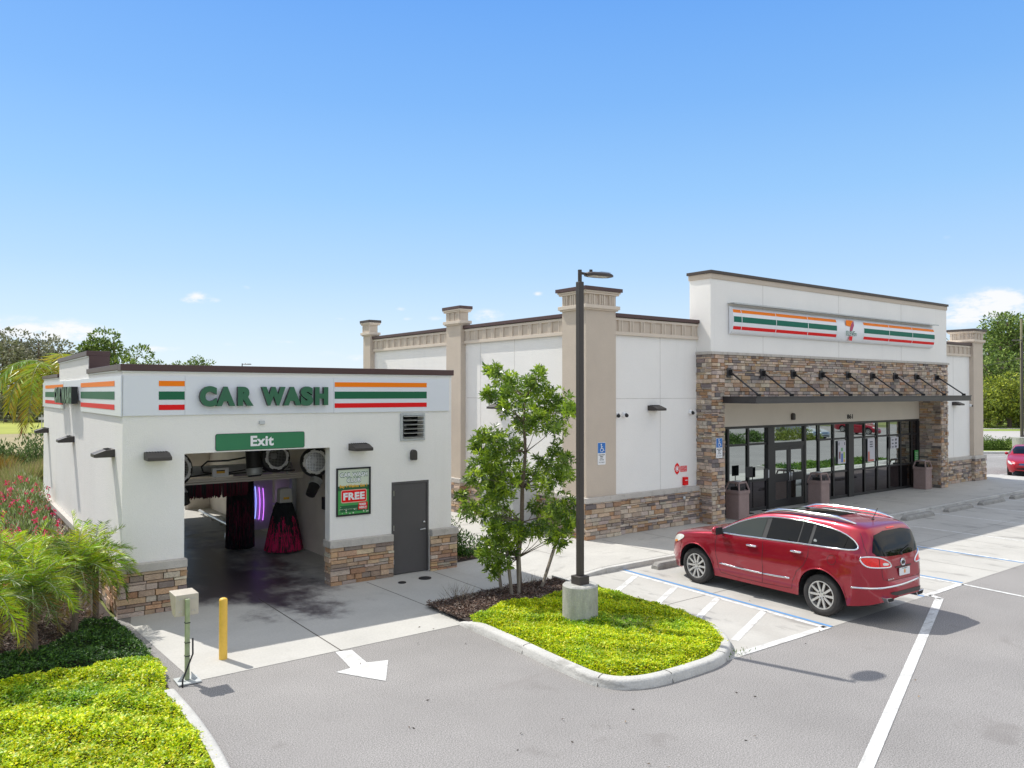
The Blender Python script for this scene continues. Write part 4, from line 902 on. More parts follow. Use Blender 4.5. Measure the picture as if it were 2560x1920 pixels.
# canopy
cn = thing('canopy', 'long flat black steel canopy hung on slanting rods over the shopfront', 'canopy', (26.9, 14.7, 3.78))
CY = 14.10
w = MB()
w.box(19.80, CY, 3.78, 34.10, CY + .06, 3.98); w.box(19.80, CY + .06, 3.78, 19.86, TY - .05, 3.98); w.box(34.04, CY + .06, 3.78, 34.10, TY - .05, 3.98)
w.box(19.80, CY - .035, 3.955, 34.10, CY - .001, 3.985); w.box(19.80, CY - .035, 3.775, 34.10, CY - .001, 3.80); w.box(19.765, CY, 3.955, 19.799, TY - .05, 3.985); w.box(19.765, CY, 3.775, 19.799, TY - .05, 3.80)
w.build('edge_beam', 'canopy', cn, bevel=.003)
w = MB(); w.box(19.86, CY + .06, 3.87, 34.04, TY - .05, 3.89); w.build('deck', 'canopy', cn)
for i in range(9):
    x_ = 20.06 + 1.70 * i
    w = MB(); w.box(x_ - .10, TY - .085, 4.56, x_ + .10, TY - .05, 4.86); pl = w.build('wall_plate', 'canopy', cn, bevel=.004)
    w = MB(); w.box(x_ - .012, TY - .20, 4.62, x_ + .012, TY - .085, 4.80); w.build('lug', 'frame', pl)
    w = MB(); w.tube([(x_, TY - .17, 4.70), (x_, CY + .10, 4.03)], .028, n=8); w.build('rod', 'canopy', cn, smooth=True)
    w = MB(); w.box(x_ - .012, CY + .02, 3.981, x_ + .012, CY + .16, 4.06); w.build('rod_lug', 'frame', cn)

# shop sign
sg = thing('shop_sign', 'long curved white sign with orange, green and red stripes and a 7 ELEVEN logo', 'sign', (26.5, 15.1, 5.9))
SGX0, SGX1, SZ0, SZ1 = 20.13, 33.28, 5.915, 6.775
def sgy(z): t = (z - SZ0) / (SZ1 - SZ0); return 15.27 - .14 * (1 - (2 * t - 1) ** 2) ** .6
def band(mb, x0, x1, z0, z1, off=0.): 
    n = max(2, int((z1 - z0) / .03))
    for i in range(n):
        a, b = z0 + (z1 - z0) * i / n, z0 + (z1 - z0) * (i + 1) / n
        mb.poly([(x0, sgy(a) - off, a), (x1, sgy(a) - off, a), (x1, sgy(b) - off, b), (x0, sgy(b) - off, b)])
w = MB(); w.box(SGX0 + .02, 15.275, SZ0 + .01, SGX1 - .02, TY - .003, SZ1 - .01); w.build('sign_box', 'signwhite', sg)
w = MB(); band(w, SGX0, SGX1, SZ0, SZ1)
for xx in (SGX0, SGX1): w.poly([(xx, sgy(SZ0 + (SZ1 - SZ0) * i / 14), SZ0 + (SZ1 - SZ0) * i / 14) for i in range(15)] + [(xx, 15.3, SZ1), (xx, 15.3, SZ0)])
w.poly([(SGX0, 15.27, SZ1), (SGX1, 15.27, SZ1), (SGX1, 15.3, SZ1), (SGX0, 15.3, SZ1)]); w.poly([(SGX0, 15.27, SZ0), (SGX1, 15.27, SZ0), (SGX1, 15.3, SZ0), (SGX0, 15.3, SZ0)])
face = w.build('sign_face', 'signwhite2', sg, smooth=True, edge_split=35)
w = MB(); seams = [20.54, 22.35, 24.17, 29.61, 31.42]
for nm, z0, z1, m_ in (('orange_stripe', 6.567, 6.668, 'orange'), ('green_stripe', 6.273, 6.45, 'greensign'), ('red_stripe', 6.046, 6.147, 'red')):
    for a, b in ((SGX0 + .01, 25.95), (27.78, SGX1 - .01)): p = MB(); band(p, a, b, z0, z1, .0025); p.build(nm, m_, face, smooth=True)
for xs_ in seams + [25.98, 27.75]:
    if xs_ in (25.98, 27.75): p = MB(); band(p, xs_ - .006, xs_ + .006, SZ0, SZ1, .0035); p.build('seam', 'signwhite', face)
    else: p = MB(); band(p, xs_ - .014, xs_ + .014, SZ0, SZ1, .006); p.build('seam', 'signwhite2', face)
p = MB(); p.box(SGX0 - .05, 15.06, 6.85, SGX1 + .22, TY - .003, 6.868); p.prism([(15.06, 6.85), (15.06, 6.825), (15.072, 6.825), (15.072, 6.85)], 'x', SGX0 - .05, SGX1 + .22); p.build('light_hood', 'galv', sg)
p = MB(); 
for xx in (21.5, 24.5, 28.5, 31.8): p.box(xx, 14.95, 6.832, xx + .05, TY - .003, 6.86)
# logo: a numeral 7 built of coloured pieces
def flat(pts, m_, nm, off=.006):
    p = MB(); P2 = [(x, z) for x, z in pts]
    p.poly([(x, 15.127 - off, z) for x, z in P2]); p.build(nm, m_, face)
flat([(26.524, 6.682), (26.524, 6.490), (26.826, 6.460), (26.887, 6.581), (27.008, 6.682)][::1], 'orange', 'logo_bar')
flat([(27.028, 6.682), (27.068, 6.520), (26.967, 6.349), (26.947, 6.304), (26.786, 6.304), (26.806, 6.399), (26.866, 6.541), (26.967, 6.641)][::-1], 'brand2', 'logo_stem')
flat([(26.766, 6.117), (26.967, 6.117), (26.927, 5.991), (26.927, 5.961), (26.725, 5.961)][::-1], 'red', 'logo_foot')
p = MB(); p.text('ELEVEn', (0, 15.112, 0), (1, 0, 0), UPV, 26.54, 27.22, 6.135, 6.302, bold=.0); p.build('logo_lettering', 'greensign', face)

# bins, signs, cameras at the shop
def bin_(loc, label, dup=None):
    if dup is not None: o = copy_tree(dup); place(o, loc); o['label'] = label; return o
    t = thing('litter_bin', label, 'bin', loc, FS, 0, 'taupe litter bins along the shopfront'); f = WM[t]; s = .265
    p = MB(); p.prism(rrect(-s, -s, s, s, .04, 3), 'z', 0.0, .80); p.build('body', 'bin', t, f, bevel=.01)
    p = MB(); p.prism(rrect(-s - .025, -s - .025, s + .025, s + .025, .05, 3), 'z', .80, .90); li = p.build('rim', 'bin', t, f, bevel=.012)
    p = MB(); a, b = .255, .17
    for sx, sy in ((1, 1), (1, -1), (-1, 1), (-1, -1)): p.tube([(a * sx, a * sy, .90), (b * sx * 1.1, b * sy * 1.1, 1.14)], .03, n=4)
    p.prism(rrect(-b - .04, -b - .04, b + .04, b + .04, .03, 3), 'z', 1.12, 1.17); p.build('hood', 'bin', t, f, bevel=.006)
    p = MB(); p.box(-.15, -.15, .90, .15, .15, 1.0); p.build('inner_liner', 'black', t, f)
    p = MB(); p.lathe([(.12, 0), (.12, .02), (.10, .025), (0, .012)], (0, 0, 1.17), (0, 0, 1), 20); p.build('ash_tray', 'galv', t, f, smooth=True, edge_split=40)
    return t
b1 = bin_((20.85, 15.55, .12), 'taupe litter bin beside the left stone pier')
bin_((25.45, 15.55, .12), 'taupe litter bin standing just right of the shop doors', b1)
bin_((33.42, 15.72, .12), 'taupe litter bin beside the right stone pier', b1)
def access_sign(label, x, y, zc):
    t = thing('accessible_parking_sign', label, 'sign', (x, y, zc), FS, 0, 'blue and white accessible parking signs'); f = WM[t]
    p = MB(); p.prism(rrect(-.15, -.34, .15, .27, .02), 'y', -.006, 0); p.build('plate', 'white', t, f)
    p = MB(); p.prism(rrect(-.14, -.02, .14, .26, .015), 'y', -.009, -.0065); p.build('blue_field', 'blue', t, f)
    p = MB(); y_ = -.011
    def st(a, b, wd): 
        a, b = Vector((a[0], 0, a[1])), Vector((b[0], 0, b[1])); n = (b - a).normalized().cross(Vector((0, 1, 0))) * wd / 2
        p.poly([(q_.x, y_, q_.z) for q_ in (a + n, b + n, b - n, a - n)])
    p.poly([(-.018 + .022 * cos(k * pi / 5), y_, .215 + .022 * sin(k * pi / 5)) for k in range(10)])
    st((-.018, .195), (-.008, .095), .026); st((-.012, .15), (.045, .15), .018); st((-.01, .10), (.05, .10), .020); st((.048, .105), (.075, .035), .020); st((.07, .04), (.10, .05), .016)
    for k in range(13):
        a0, a1 = radians(115 + k * 18), radians(115 + (k + 1) * 18); c_ = (-.002, .065)
        p.poly([(c_[0] + r_ * cos(a_), y_, c_[1] + r_ * sin(a_)) for r_, a_ in ((.060, a0), (.060, a1), (.045, a1), (.045, a0))])
    p.build('wheelchair_symbol', 'white', t, f)
    for tx_, z0, z1, hw in (('PARKING BY DISABLED', -.085, -.055, .12), ('PERMIT', -.13, -.10, .06), ('ONLY', -.175, -.145, .055), ('$250 FINE', -.225, -.195, .08), ('F.S. 318.18', -.29, -.262, .10)):
        p = MB(); p.text(tx_, (0, -.008, 0), (1, 0, 0), UPV, -hw, hw, z0, z1, bold=.03); p.build('lettering', 'black', t, f)
a = on_y(1500 + 25 / 6.144, 990 + 865 / 6.144, 15.76); access_sign('blue and white accessible parking sign on the cream corner pilaster', a.x + .0, 15.765, a.z)
a = on_y(1500 + 1817 / 6.144, 990 + 780 / 6.144, 15.29); access_sign('blue and white accessible parking sign on the left stone pier', a.x, 15.26, a.z)
s = thing('fire_shutoff_sign', 'red sign with white lettering on the white wall, right of the round red emblem', 'sign', (18.80, SY0, 1.8))
a = on_y(1500 + 1232 / 6.144, 990 + 1166 / 6.144, SY0); b = on_y(1500 + 1333 / 6.144, 990 + 1068 / 6.144, SY0)
p = MB(); p.box(a.x, SY0 - .006, a.z, b.x, SY0 - .003, b.z); p.build('plate', 'red', s)
for tx_, f0, f1 in (('EMERGENCY', .70, .92), ('SHUT-OFF', .40, .62), ('SWITCH', .10, .32)):
    dz = b.z - a.z; p = MB(); p.text(tx_, (0, SY0 - .008, 0), (1, 0, 0), UPV, a.x + .02, b.x - .02, a.z + f0 * dz, a.z + f1 * dz, bold=.0); p.build('lettering', 'white', s)
a = on_y(1500 + 1183 / 6.144, 990 + 1117 / 6.144, SY0)
s = thing('fire_emblem', 'round red and white emblem sticker on the white wall near the red switch box', 'sign', (a.x, SY0, a.z)); f = WM[s]
p = MB(); p.prism([(.135 * cos(k * pi / 12) * (1.12 if k % 6 == 0 else 1) * .85, .16 * sin(k * pi / 12) * (1.15 if k % 6 == 0 else 1)) for k in range(24)], 'y', -.006, -.003); p.build('disc', 'red', s, f)
p = MB(); p.lathe([(.085, .0075), (.07, .0075)], (0, 0, 0), (0, -1, 0), 20); p.build('ring', 'white', s, f); p = MB(); p.prism([(-.04, -.045), (.04, -.045), (.04, .045), (-.04, .045)], 'y', -.0085, -.0065); p.build('centre_mark', 'white', s, f)
a = on_y(1500 + 1295 / 6.144, 990 + 1305 / 6.144, SY0)
p = MB(); p.box(a.x - .09, SY0 - .08, a.z - .12, a.x + .09, SY0 - .003, a.z + .12); p.mi = 1; p.box(a.x - .055, SY0 - .084, a.z + .02, a.x + .055, SY0 - .0805, a.z + .04)
tag(p.build('switch_box', ['red', 'white'], bevel=.01), 'small red switch box on the white wall just above the stone base', 'switch box')
a = on_y(1500 + 865 / 6.144, 990 + 212 / 6.144, SY0 - .15)
wall_light('', 'wedge wall light on the white shop wall between the corner pilaster and the stone pier', FS, (a.x, SY0, a.z - .02), 0, dup=WL)
a = on_y(1700 + 1785 * .38879, 640 + 957 * .38879, SY0 - .15)
wall_light('', 'wedge wall light on the shop wall right of the canopy end', FS, (a.x, SY0, a.z - .02), 0, dup=WL)
a = on_x(1040 + 640 * .30137, 880 + 465 * .30137, SX0 - .25)
wall_light('', 'sunlit wedge wall light on the shop side wall, half behind the young tree', FS, (SX0, a.y, a.z - .02), -pi / 2, dup=WL)
sconce('small arched dark sconce above the shop doors', FS, (24.8, GY - .022, 3.24))
def camera_ball(label, x, y, z, dx):
    t = thing('security_camera', label, 'camera', (x, y, z), FS, 0, 'small white dome cameras'); f = WM[t]
    p = MB(); p.lathe([(.0, .0), (.07, .0), (.075, .02), (.06, .09), (.05, .10)], (0, 0, 0), (0, -1, 0), 18); p.build('housing', 'white', t, f, smooth=True)
    c = Vector((dx * .03, -.11, -.02)); p = MB(); p.lathe([(.055 * sin(k * pi / 8), -.055 * cos(k * pi / 8)) for k in range(9)], c, (dx * .5, -1, -.3), 16); p.build('lens_ball', 'black', t, f, smooth=True)
for (u, v_, dx, lb) in ((278, 293, -.5, 'white camera with a black lens, closest to the cream corner pilaster'), (392, 288, .5, 'white camera with a black lens, right one of the pair near the pilaster'), (1410, 250, .4, 'white camera with a black lens beside the left stone pier')):
    a = on_y(1500 + u / 6.144, 990 + v_ / 6.144, SY0 - .08); camera_ball(lb, a.x, SY0 - .003, a.z, dx)
a = on_y(2160 + 893 * .3014, 780 + 775 * .3014, SY0 - .08); camera_ball('white camera with a black lens under the right end of the canopy', a.x, SY0 - .003, a.z, .3)
# window posters: sheets stuck on the glass
def gp(u, v_): return on_y(2060 + u * .16878, 1020 + v_ * .16878, GY - .03)
def sheet_on_glass(label, u0, v0, u1, v1, cols, draw=None, name='window_poster'):
    a, b = gp(u0, v1), gp(u1, v0); yy = GY - .024
    s = thing(name, label, 'poster', (a.x, yy, a.z)); p = MB(); p.box(a.x, yy, a.z, b.x, yy + .003, b.z); sh_ = p.build('sheet', cols, s)
    if draw: draw(sh_, a.x, a.z, b.x - a.x, b.z - a.z, yy - .002)
def rct(par, m_, x, z, wd, h, y, nm='print_block'): p = MB(); p.poly([(x, y, z), (x + wd, y, z), (x + wd, y, z + h), (x, y, z + h)]); p.build(nm, m_, par)
M['pospaper'] = mat('poster_paper', (.62, .60, .62), .5); M['posblue'] = mat('poster_blue', (.06, .16, .5), .5); M['posdark'] = mat('poster_dark_print', (.10, .10, .13), .5); M['poslime'] = mat('poster_lime', (.4, .55, .08), .5); M['posmaroon'] = mat('poster_maroon', (.22, .07, .10), .5); M['pospink'] = mat('poster_coral', (.62, .16, .12), .5)
def d1(s, x, z, w_, h, y):
    rct(s, 'posgreen' if 'posgreen' in M else 'postergreen', x + w_ * .40, z + h * .55, w_ * .2, h * .14, y); rct(s, 'posmaroon', x + w_ * .12, z + h * .22, w_ * .2, h * .3, y); rct(s, 'posblue', x + w_ * .40, z + h * .06, w_ * .22, h * .38, y); rct(s, 'poslime', x + w_ * .68, z + h * .22, w_ * .2, h * .28, y); rct(s, 'posteryel', x + w_ * .68, z + h * .06, w_ * .2, h * .12, y)
    for t in (.08, .80): rct(s, 'posdark', x + w_ * t, z + h * .80, w_ * .10, h * .13, y)
sheet_on_glass('tall white window poster with blue and lime bottle shapes, left of the wide dark post', 210, 480, 325, 830, 'pospaper', d1)
def d2(s, x, z, w_, h, y):
    for t in (.62, .72, .82): rct(s, 'posdark', x + w_ * .30, z + h * t, w_ * .4, h * .05, y)
    rct(s, 'pospink', x + w_ * .05, z + h * .02, w_ * .22, h * .42, y); rct(s, 'pospink', x + w_ * .27, z + h * .02, w_ * .6, h * .08, y)
sheet_on_glass('tall white window poster with dark print and a coral red corner', 650, 445, 755, 800, 'pospaper', d2)
def d3(s, x, z, w_, h, y):
    for i in range(3):
        rct(s, 'posdark', x + w_ * .14, z + h * (.10 + .3 * i), w_ * .24, h * .10, y); rct(s, 'posdark', x + w_ * .56, z + h * (.08 + .3 * i), w_ * .24, h * .18, y)
sheet_on_glass('white window notice with two columns of dark blocks', 990, 425, 1103, 605, 'pospaper', d3)
def d4(s, x, z, w_, h, y):
    rct(s, 'pospaper', x + w_ * .60, z + h * .22, w_ * .34, h * .60, y); rct(s, 'postergreen', x + w_ * .66, z + h * .3, w_ * .22, h * .44, y - .001)
    for i in range(5): rct(s, 'posterpale', x + w_ * .10, z + h * (.18 + .15 * i), w_ * .38, h * .05, y)
sheet_on_glass('green and white window notice at the far right end of the shopfront', 1345, 617, 1448, 795, 'postergreen', d4)
# slim stands in front of the glass
def g6(u, v_, y): return on_y(1780 + u * .16878, 1020 + v_ * .16878, y)
for (u0, v0, u1, v1, lb) in ((505, 865, 600, 1030, 'slim black stand with a dark panel behind the left bin'), (772, 893, 846, 1052, 'slim black stand with a pale blue edged panel left of the shop doors')):
    a, b = g6(u0, v1, 15.95), g6(u1, v0, 15.95); s = thing('info_stand', lb, 'stand', ((a.x + b.x) / 2, 15.95, .12), FS, 0, 'slim black stands by the glass')
    p = MB(); p.box(a.x, 15.94, a.z, b.x, 15.97, b.z); p.build('panel', 'black', s, bevel=.005)
    if u0 > 700: p = MB(); p.box(b.x - .07, 15.934, a.z + .03, b.x - .015, 15.939, b.z - .05); p.build('pale_strip', 'galv', s)
    xm = (a.x + b.x) / 2; p = MB(); p.cyl((xm, 15.955, .14), (xm, 15.955, a.z), .014, n=8); p.build('pole', 'black', s)
    p = MB(); p.lathe([(.16, .0), (.16, .012), (.03, .03)], (xm, 15.955, .12), (0, 0, 1), 20); p.build('foot', 'black', s, smooth=True)
# cabinet at the side wall
s = thing('utility_cabinet', 'pale grey cabinet with slotted side standing by the shop side wall behind the tree', 'cabinet', (14.0, 18.6, .12))
p = MB(); p.box(13.6, 17.75, .13, 14.45, 19.35, 1.62); p.build('body', 'galv', s, bevel=.01); p = MB(); p.box(13.57, 17.72, 1.622, 14.48, 19.38, 1.65); p.build('lid', 'galv', s)
for i in range(5): p = MB(); p.box(13.593, 18.8, .55 + i * .09, 13.599, 19.25, .575 + i * .09); p.build('slot', 'black', s)
p = MB(); p.box(13.57, 18.54, .15, 13.599, 18.56, 1.6); p.build('door_gap', 'black', s)

# ================================================================== WHEEL STOPS
def wheel_stop(cx, cy, lab, dup=None, L=1.9):
    if dup is not None: o = dup.copy(); COL.objects.link(o); place(o, (cx, cy, .004)); o['label'] = lab; return o
    p = MB(); hl = L / 2
    for i in range(10):
        t = abs(i - 4.5)
    prof = [(-.12, 0), (-.11, .09), (-.075, .145), (.075, .145), (.11, .09), (.12, 0)]
    xs_ = [-hl, -hl + .05, -hl + .10, hl - .10, hl - .05, hl]; sc = [.55, .85, 1, 1, .85, .55]
    rows = [[p.vert((cx + x_, cy + a * (1 if i in (2, 3) else .93), .004 + b * sc[i])) for a, b in prof] for i, x_ in enumerate(xs_)]
    for r_, q_ in zip(rows, rows[1:]):
        for k_ in range(5): p.face((r_[k_], r_[k_ + 1], q_[k_ + 1], q_[k_]))
    p.face(rows[0][::-1]); p.face(rows[-1])
    return tag(p.build('wheel_stop', 'stopconc', bevel=.008), lab, 'wheel stop', 'concrete wheel stops along the kerb')
ws = wheel_stop(14.72, 12.58, 'concrete wheel stop under the nose of the dark red SUV')
for x_, lb in ((19.75, 'concrete wheel stop hidden mostly behind the red SUV'), (23.2, 'concrete wheel stop just past the rear roof of the red SUV'), (26.25, 'concrete wheel stop third from the right edge of the photo'), (29.2, 'concrete wheel stop second from the right edge, beyond the SUV roof'), (31.9, 'concrete wheel stop in the shaded bay before the rightmost one'), (34.7, 'rightmost concrete wheel stop along the kerb')):
    wheel_stop(x_, 12.50, lb, ws)

# ================================================================== LAMP POSTS
def lamp_post(label, x, y, z0, zt, zp, pr, head_dir, group='dark square lamp posts'):
    t = thing('lamp_post', label, 'lamp post', (x, y, z0), FS, 0, group)
    p = MB(); p.lathe([(pr, 0), (pr, zp - z0 - .025), (pr - .025, zp - z0), (0, zp - z0)], (x, y, z0), (0, 0, 1), 40); p.build('plinth', 'plate', t, smooth=True, edge_split=40)
    p = MB(); p.box(x - .115, y - .115, zp + .001, x + .115, y + .115, zp + .145); p.build('base_cover', 'bronze', t, bevel=.01)
    p = MB(); a = .053; p.box(x - a, y - a, zp + .146, x + a, y + a, zt); p.build('pole', 'bronze', t, bevel=.012)
    p = MB(); p.cyl((x, y, zt), (x, y, zt + .21), .036, n=14); p.build('tenon', 'bronze', t, smooth=True, edge_split=40)
    hd = Vector((*head_dir, 0)).normalized(); sd = Vector((-hd.y, hd.x, 0)); c = Vector((x, y, zt + .155)); up = Vector((0, 0, 1))
    p = MB(); p.tube([c + hd * .03, c + hd * .10 - up * .005, c + hd * .18 - up * .015], .024, n=8); p.build('arm', 'bronze', t, smooth=True)
    def P(u, v_, w_): return c + hd * u + sd * v_ + up * w_
    out = [(.13, .06), (.18, .11), (.28, .155), (.45, .17), (.60, .145), (.68, .08), (.685, 0)]; out = out + [(u, -v_) for u, v_ in out[-2::-1]]
    p = MB(); n = len(out); r0 = [p.vert(P(u, v_, -.035)) for u, v_ in out]; r1 = [p.vert(P(u, v_, .0)) for u, v_ in out]; r2 = [p.vert(P(.13 + (u - .13) * .9 + .02, v_ * .75, .028)) for u, v_ in out]
    for a_, b_2 in ((r0, r1), (r1, r2)):
        for i in range(n): j_ = (i + 1) % n; p.face((a_[i], a_[j_], b_2[j_], b_2[i]))
    p.face(r0[::-1]); p.face(r2); hh = p.build('lamp_head', 'bronze', t, bevel=.004)
    p = MB(); 
    for i in range(9): u = .40 + i * .026; p.poly([P(u, -.10, .046), P(u, .10, .046), P(u + .012, .10, .046), P(u + .012, -.10, .046)]); 
    for i in range(9): u = .40 + i * .026; 
    p.build('fins', 'paleplastic', hh)
    p = MB(); p.poly([P(.22, -.10, -.0365), P(.60, -.10, -.0365), P(.60, .10, -.0365), P(.22, .10, -.0365)]); p.build('lens', 'paleplastic', hh)
    p = MB(); q0 = P(.24, 0, .027); p.cyl(q0, q0 + up * .05, .03, n=12); p.build('sensor', 'bronze', hh)
    return t
lamp_post('tall dark lamp post on a round concrete plinth in the planted island', 9.38, 10.31, .08, 6.05, .75, .31, (.99, -.12))
lamp_post('distant dark lamp post on a concrete plinth at the right edge, beyond the driveway', 61.8, 22.2, 0, 7.6, 1.0, .62, (-.8, .6))

# ================================================================== CARS
def interp(tab, x):
    # tab sorted by descending x; monotone smooth interpolation
    if x >= tab[0][0]: return tab[0][1]
    if x <= tab[-1][0]: return tab[-1][1]
    n = len(tab)
    for i in range(n - 1):
        (xa, a), (xb, b) = tab[i], tab[i + 1]
        if xb <= x <= xa:
            def slope(j):
                if j <= 0 or j >= n - 1: return 0 if j <= 0 else 0
                d0 = (tab[j][1] - tab[j - 1][1]) / (tab[j][0] - tab[j - 1][0]); d1 = (tab[j + 1][1] - tab[j][1]) / (tab[j + 1][0] - tab[j][0])
                if d0 * d1 <= 0: return 0
                return 2 * d0 * d1 / (d0 + d1)
            h = xb - xa; t = (x - xa) / h; m0, m1 = slope(i), slope(i + 1)
            if i == 0: m0 = (b - a) / h
            if i == n - 2: m1 = (b - a) / h
            t2, t3 = t * t, t * t * t
            return (2 * t3 - 3 * t2 + 1) * a + (t3 - 2 * t2 + t) * h * m0 + (-2 * t3 + 3 * t2) * b + (t3 - t2) * h * m1
SUVP = dict(
    top=[(2.50, .56), (2.485, .72), (2.44, .86), (2.34, .955), (2.15, 1.03), (1.8, 1.10), (1.4, 1.155), (1.08, 1.20), (.9, 1.29), (.6, 1.455), (.3, 1.59), (0, 1.685), (-.35, 1.745), (-.8, 1.77), (-1.4, 1.762), (-1.9, 1.735), (-2.20, 1.69), (-2.30, 1.62), (-2.40, 1.42), (-2.48, 1.22), (-2.515, 1.08), (-2.535, .90), (-2.555, .76), (-2.59, .735), (-2.62, .67), (-2.635, .54)],
    belt=[(2.5, .62), (2.3, .86), (1.9, 1.0), (1.3, 1.08), (.9, 1.12), (0, 1.165), (-1, 1.21), (-1.9, 1.27), (-2.3, 1.24), (-2.45, 1.10), (-2.53, .86), (-2.65, .5)],
    bot=[(2.5, .36), (2.3, .22), (1.9, .24), (0, .25), (-1.9, .27), (-2.3, .33), (-2.5, .40), (-2.65, .50)],
    wheels=(1.51, -1.51), arch=.475, wz=.375, xf=2.50, xr=-2.635, W=.985, nose=(1.45, 1.05, .40, 3.0), tail=(1.70, .95, .68, 3.6), gh=.55, gin=.27)
SEDP = dict(
    top=[(2.30, .50), (2.28, .62), (2.2, .72), (1.9, .82), (1.4, .92), (1.0, .98), (.75, 1.10), (.35, 1.30), (0, 1.40), (-.5, 1.44), (-1.0, 1.40), (-1.4, 1.24), (-1.7, 1.08), (-2.1, 1.05), (-2.35, 1.0), (-2.42, .75), (-2.46, .5)],
    belt=[(2.3, .56), (2.1, .68), (1.5, .84), (.9, .92), (-.5, .96), (-1.7, .99), (-2.3, .92), (-2.46, .45)],
    bot=[(2.3, .30), (2.1, .20), (0, .20), (-2.0, .22), (-2.46, .35)],
    wheels=(1.38, -1.38), arch=.39, wz=.32, xf=2.30, xr=-2.46, W=.90, nose=(1.3, 1.0, .38, 2.8), tail=(1.6, .86, .22, 3.0), gh=.42, gin=.26)
def car_body(P):
    xs = []
    x = P['xf']
    while x > P['xr']:
        d = min(x - P['xr'], P['xf'] - x); st_ = .008 if d < .16 else (.02 if d < .5 else .05)
        for wx in P['wheels']:
            dd = abs(x - wx)
            if P['arch'] - .10 < dd < P['arch'] + .02: st_ = min(st_, .008)
            elif dd < P['arch']: st_ = min(st_, .03)
        xs.append(x); x -= st_
    xs.append(P['xr'])
    prof = [(.0, .90), (.25, .965), (.55, 1.0), (.75, .995), (.92, .975), (1, .955)]
    rows = []
    NB, NT = 14, 22
    for x in xs:
        zt, zb0, zl = interp(P['top'], x), interp(P['belt'], x), interp(P['bot'], x)
        zb = min(zb0, zt - .055); zb = max(zb, zl + .05)
        wx_ = P['W']
        s0, s1, k_, e_ = P['nose']; t = max(0, (x - s0) / s1); wp = wx_ * (1 - k_ * t ** e_)
        s0, s1, k_, e_ = P['tail']; t = max(0, (-x - s0) / s1); wp = min(wp, wx_ * (1 - k_ * t ** e_))
        zbot = zl
        flare = 0
        for wx in P['wheels']:
            d = abs(x - wx)
            if d < P['arch']: zbot = max(zbot, P['wz'] + sqrt(P['arch'] ** 2 - d * d))
            if d < P['arch'] + .16: flare = max(flare, .5 + .5 * cos(pi * max(0, (d - P['arch'] + .04)) / .20) if d > P['arch'] - .04 else 1)
        half = []
        for i in range(NB + 1):
            f = i / NB; z = zbot + (zb - zbot) * f; g = (z - zl) / max(.01, zb - zl)
            for (a, va), (b, vb) in zip(prof, prof[1:]):
                if a <= g <= b + 1e-6: u = (g - a) / (b - a); u = u * u * (3 - 2 * u) * .5 + u * .5; y = va + (vb - va) * u; break
            else: y = .955 if g > 1 else .9
            # shoulder crease and a shallow hollow along the doors
            y = y - .012 * math.exp(-((g - .42) / .12) ** 2) * (1 if abs(x) < 1.1 else .3)
            zz = (z - (P['wz'] + P['arch'])) / .10
            y += .018 * flare * math.exp(-(max(0, z - zbot) / .12) ** 2) if zbot > zl + .02 or flare > 0 else 0
            half.append((wp * y, z))
        g = max(0., min(1., (zt - zb) / P['gh']))
        yb = half[-1][0]
        y5 = wp * (.93 - P['gin'] * g * .86); hr = .03 + .085 * g
        C = [(yb, zb), (yb - .012 - (yb - y5) * .12 * g, zb + .02 + (zt - zb) * .10), (y5 + (yb - y5) * .25, zt - hr - (zt - zb - hr) * .25 if g > .2 else zt - hr * .9), (y5, zt - hr * .72), (y5 * .90, zt - hr * .22), (y5 * .6, zt - hr * .04), (0, zt)]
        # uniform cubic b-spline through padded controls
        CP = [C[0], C[0], C[0]] + C[1:] + [C[-1], C[-1]]
        m = len(CP) - 3
        for i in range(1, NT + 1):
            u = i / NT * m; j_ = min(m - 1, int(u)); u -= j_
            b0, b1, b2, b3 = (1 - u) ** 3 / 6, (3 * u ** 3 - 6 * u * u + 4) / 6, (-3 * u ** 3 + 3 * u * u + 3 * u + 1) / 6, u ** 3 / 6
            q = CP[j_:j_ + 4]; half.append((sum(b * c[0] for b, c in zip((b0, b1, b2, b3), q)), sum(b * c[1] for b, c in zip((b0, b1, b2, b3), q))))
        half[-1] = (0, half[-1][1])
        rows.append([(x, y, z) for y, z in half] + [(x, -y, z) for y, z in half[-2::-1]])
    mb = MB(); R_ = [[mb.vert(p) for p in r] for r in rows]
    for r, q in zip(R_, R_[1:]):
        for i in range(len(r) - 1): mb.face((r[i], r[i + 1], q[i + 1], q[i]))
    mb.face(R_[0]); mb.face(R_[-1][::-1])
    return mb
def body_bvh(mb): return BVHTree.FromPolygons([Vector(v) for v in mb.v], mb.f)
class Caster:
    """lays trim onto a body: rays from a point or along a direction, in the car's own coordinates"""
    def __init__(s, bvh, origin=None, direction=None): s.b, s.o, s.d = bvh, origin, direction
    def hit(s, p, off=.004):
        if s.o is not None: o = s.o; d = (Vector(p) - s.o).normalized()
        else: d = Vector(s.d); o = Vector(p) - d * 6
        loc, n, i, dist = s.b.ray_cast(o, d, 60)
        if loc is None: return None
        if n.dot(d) > 0: n = -n
        return loc + n * off
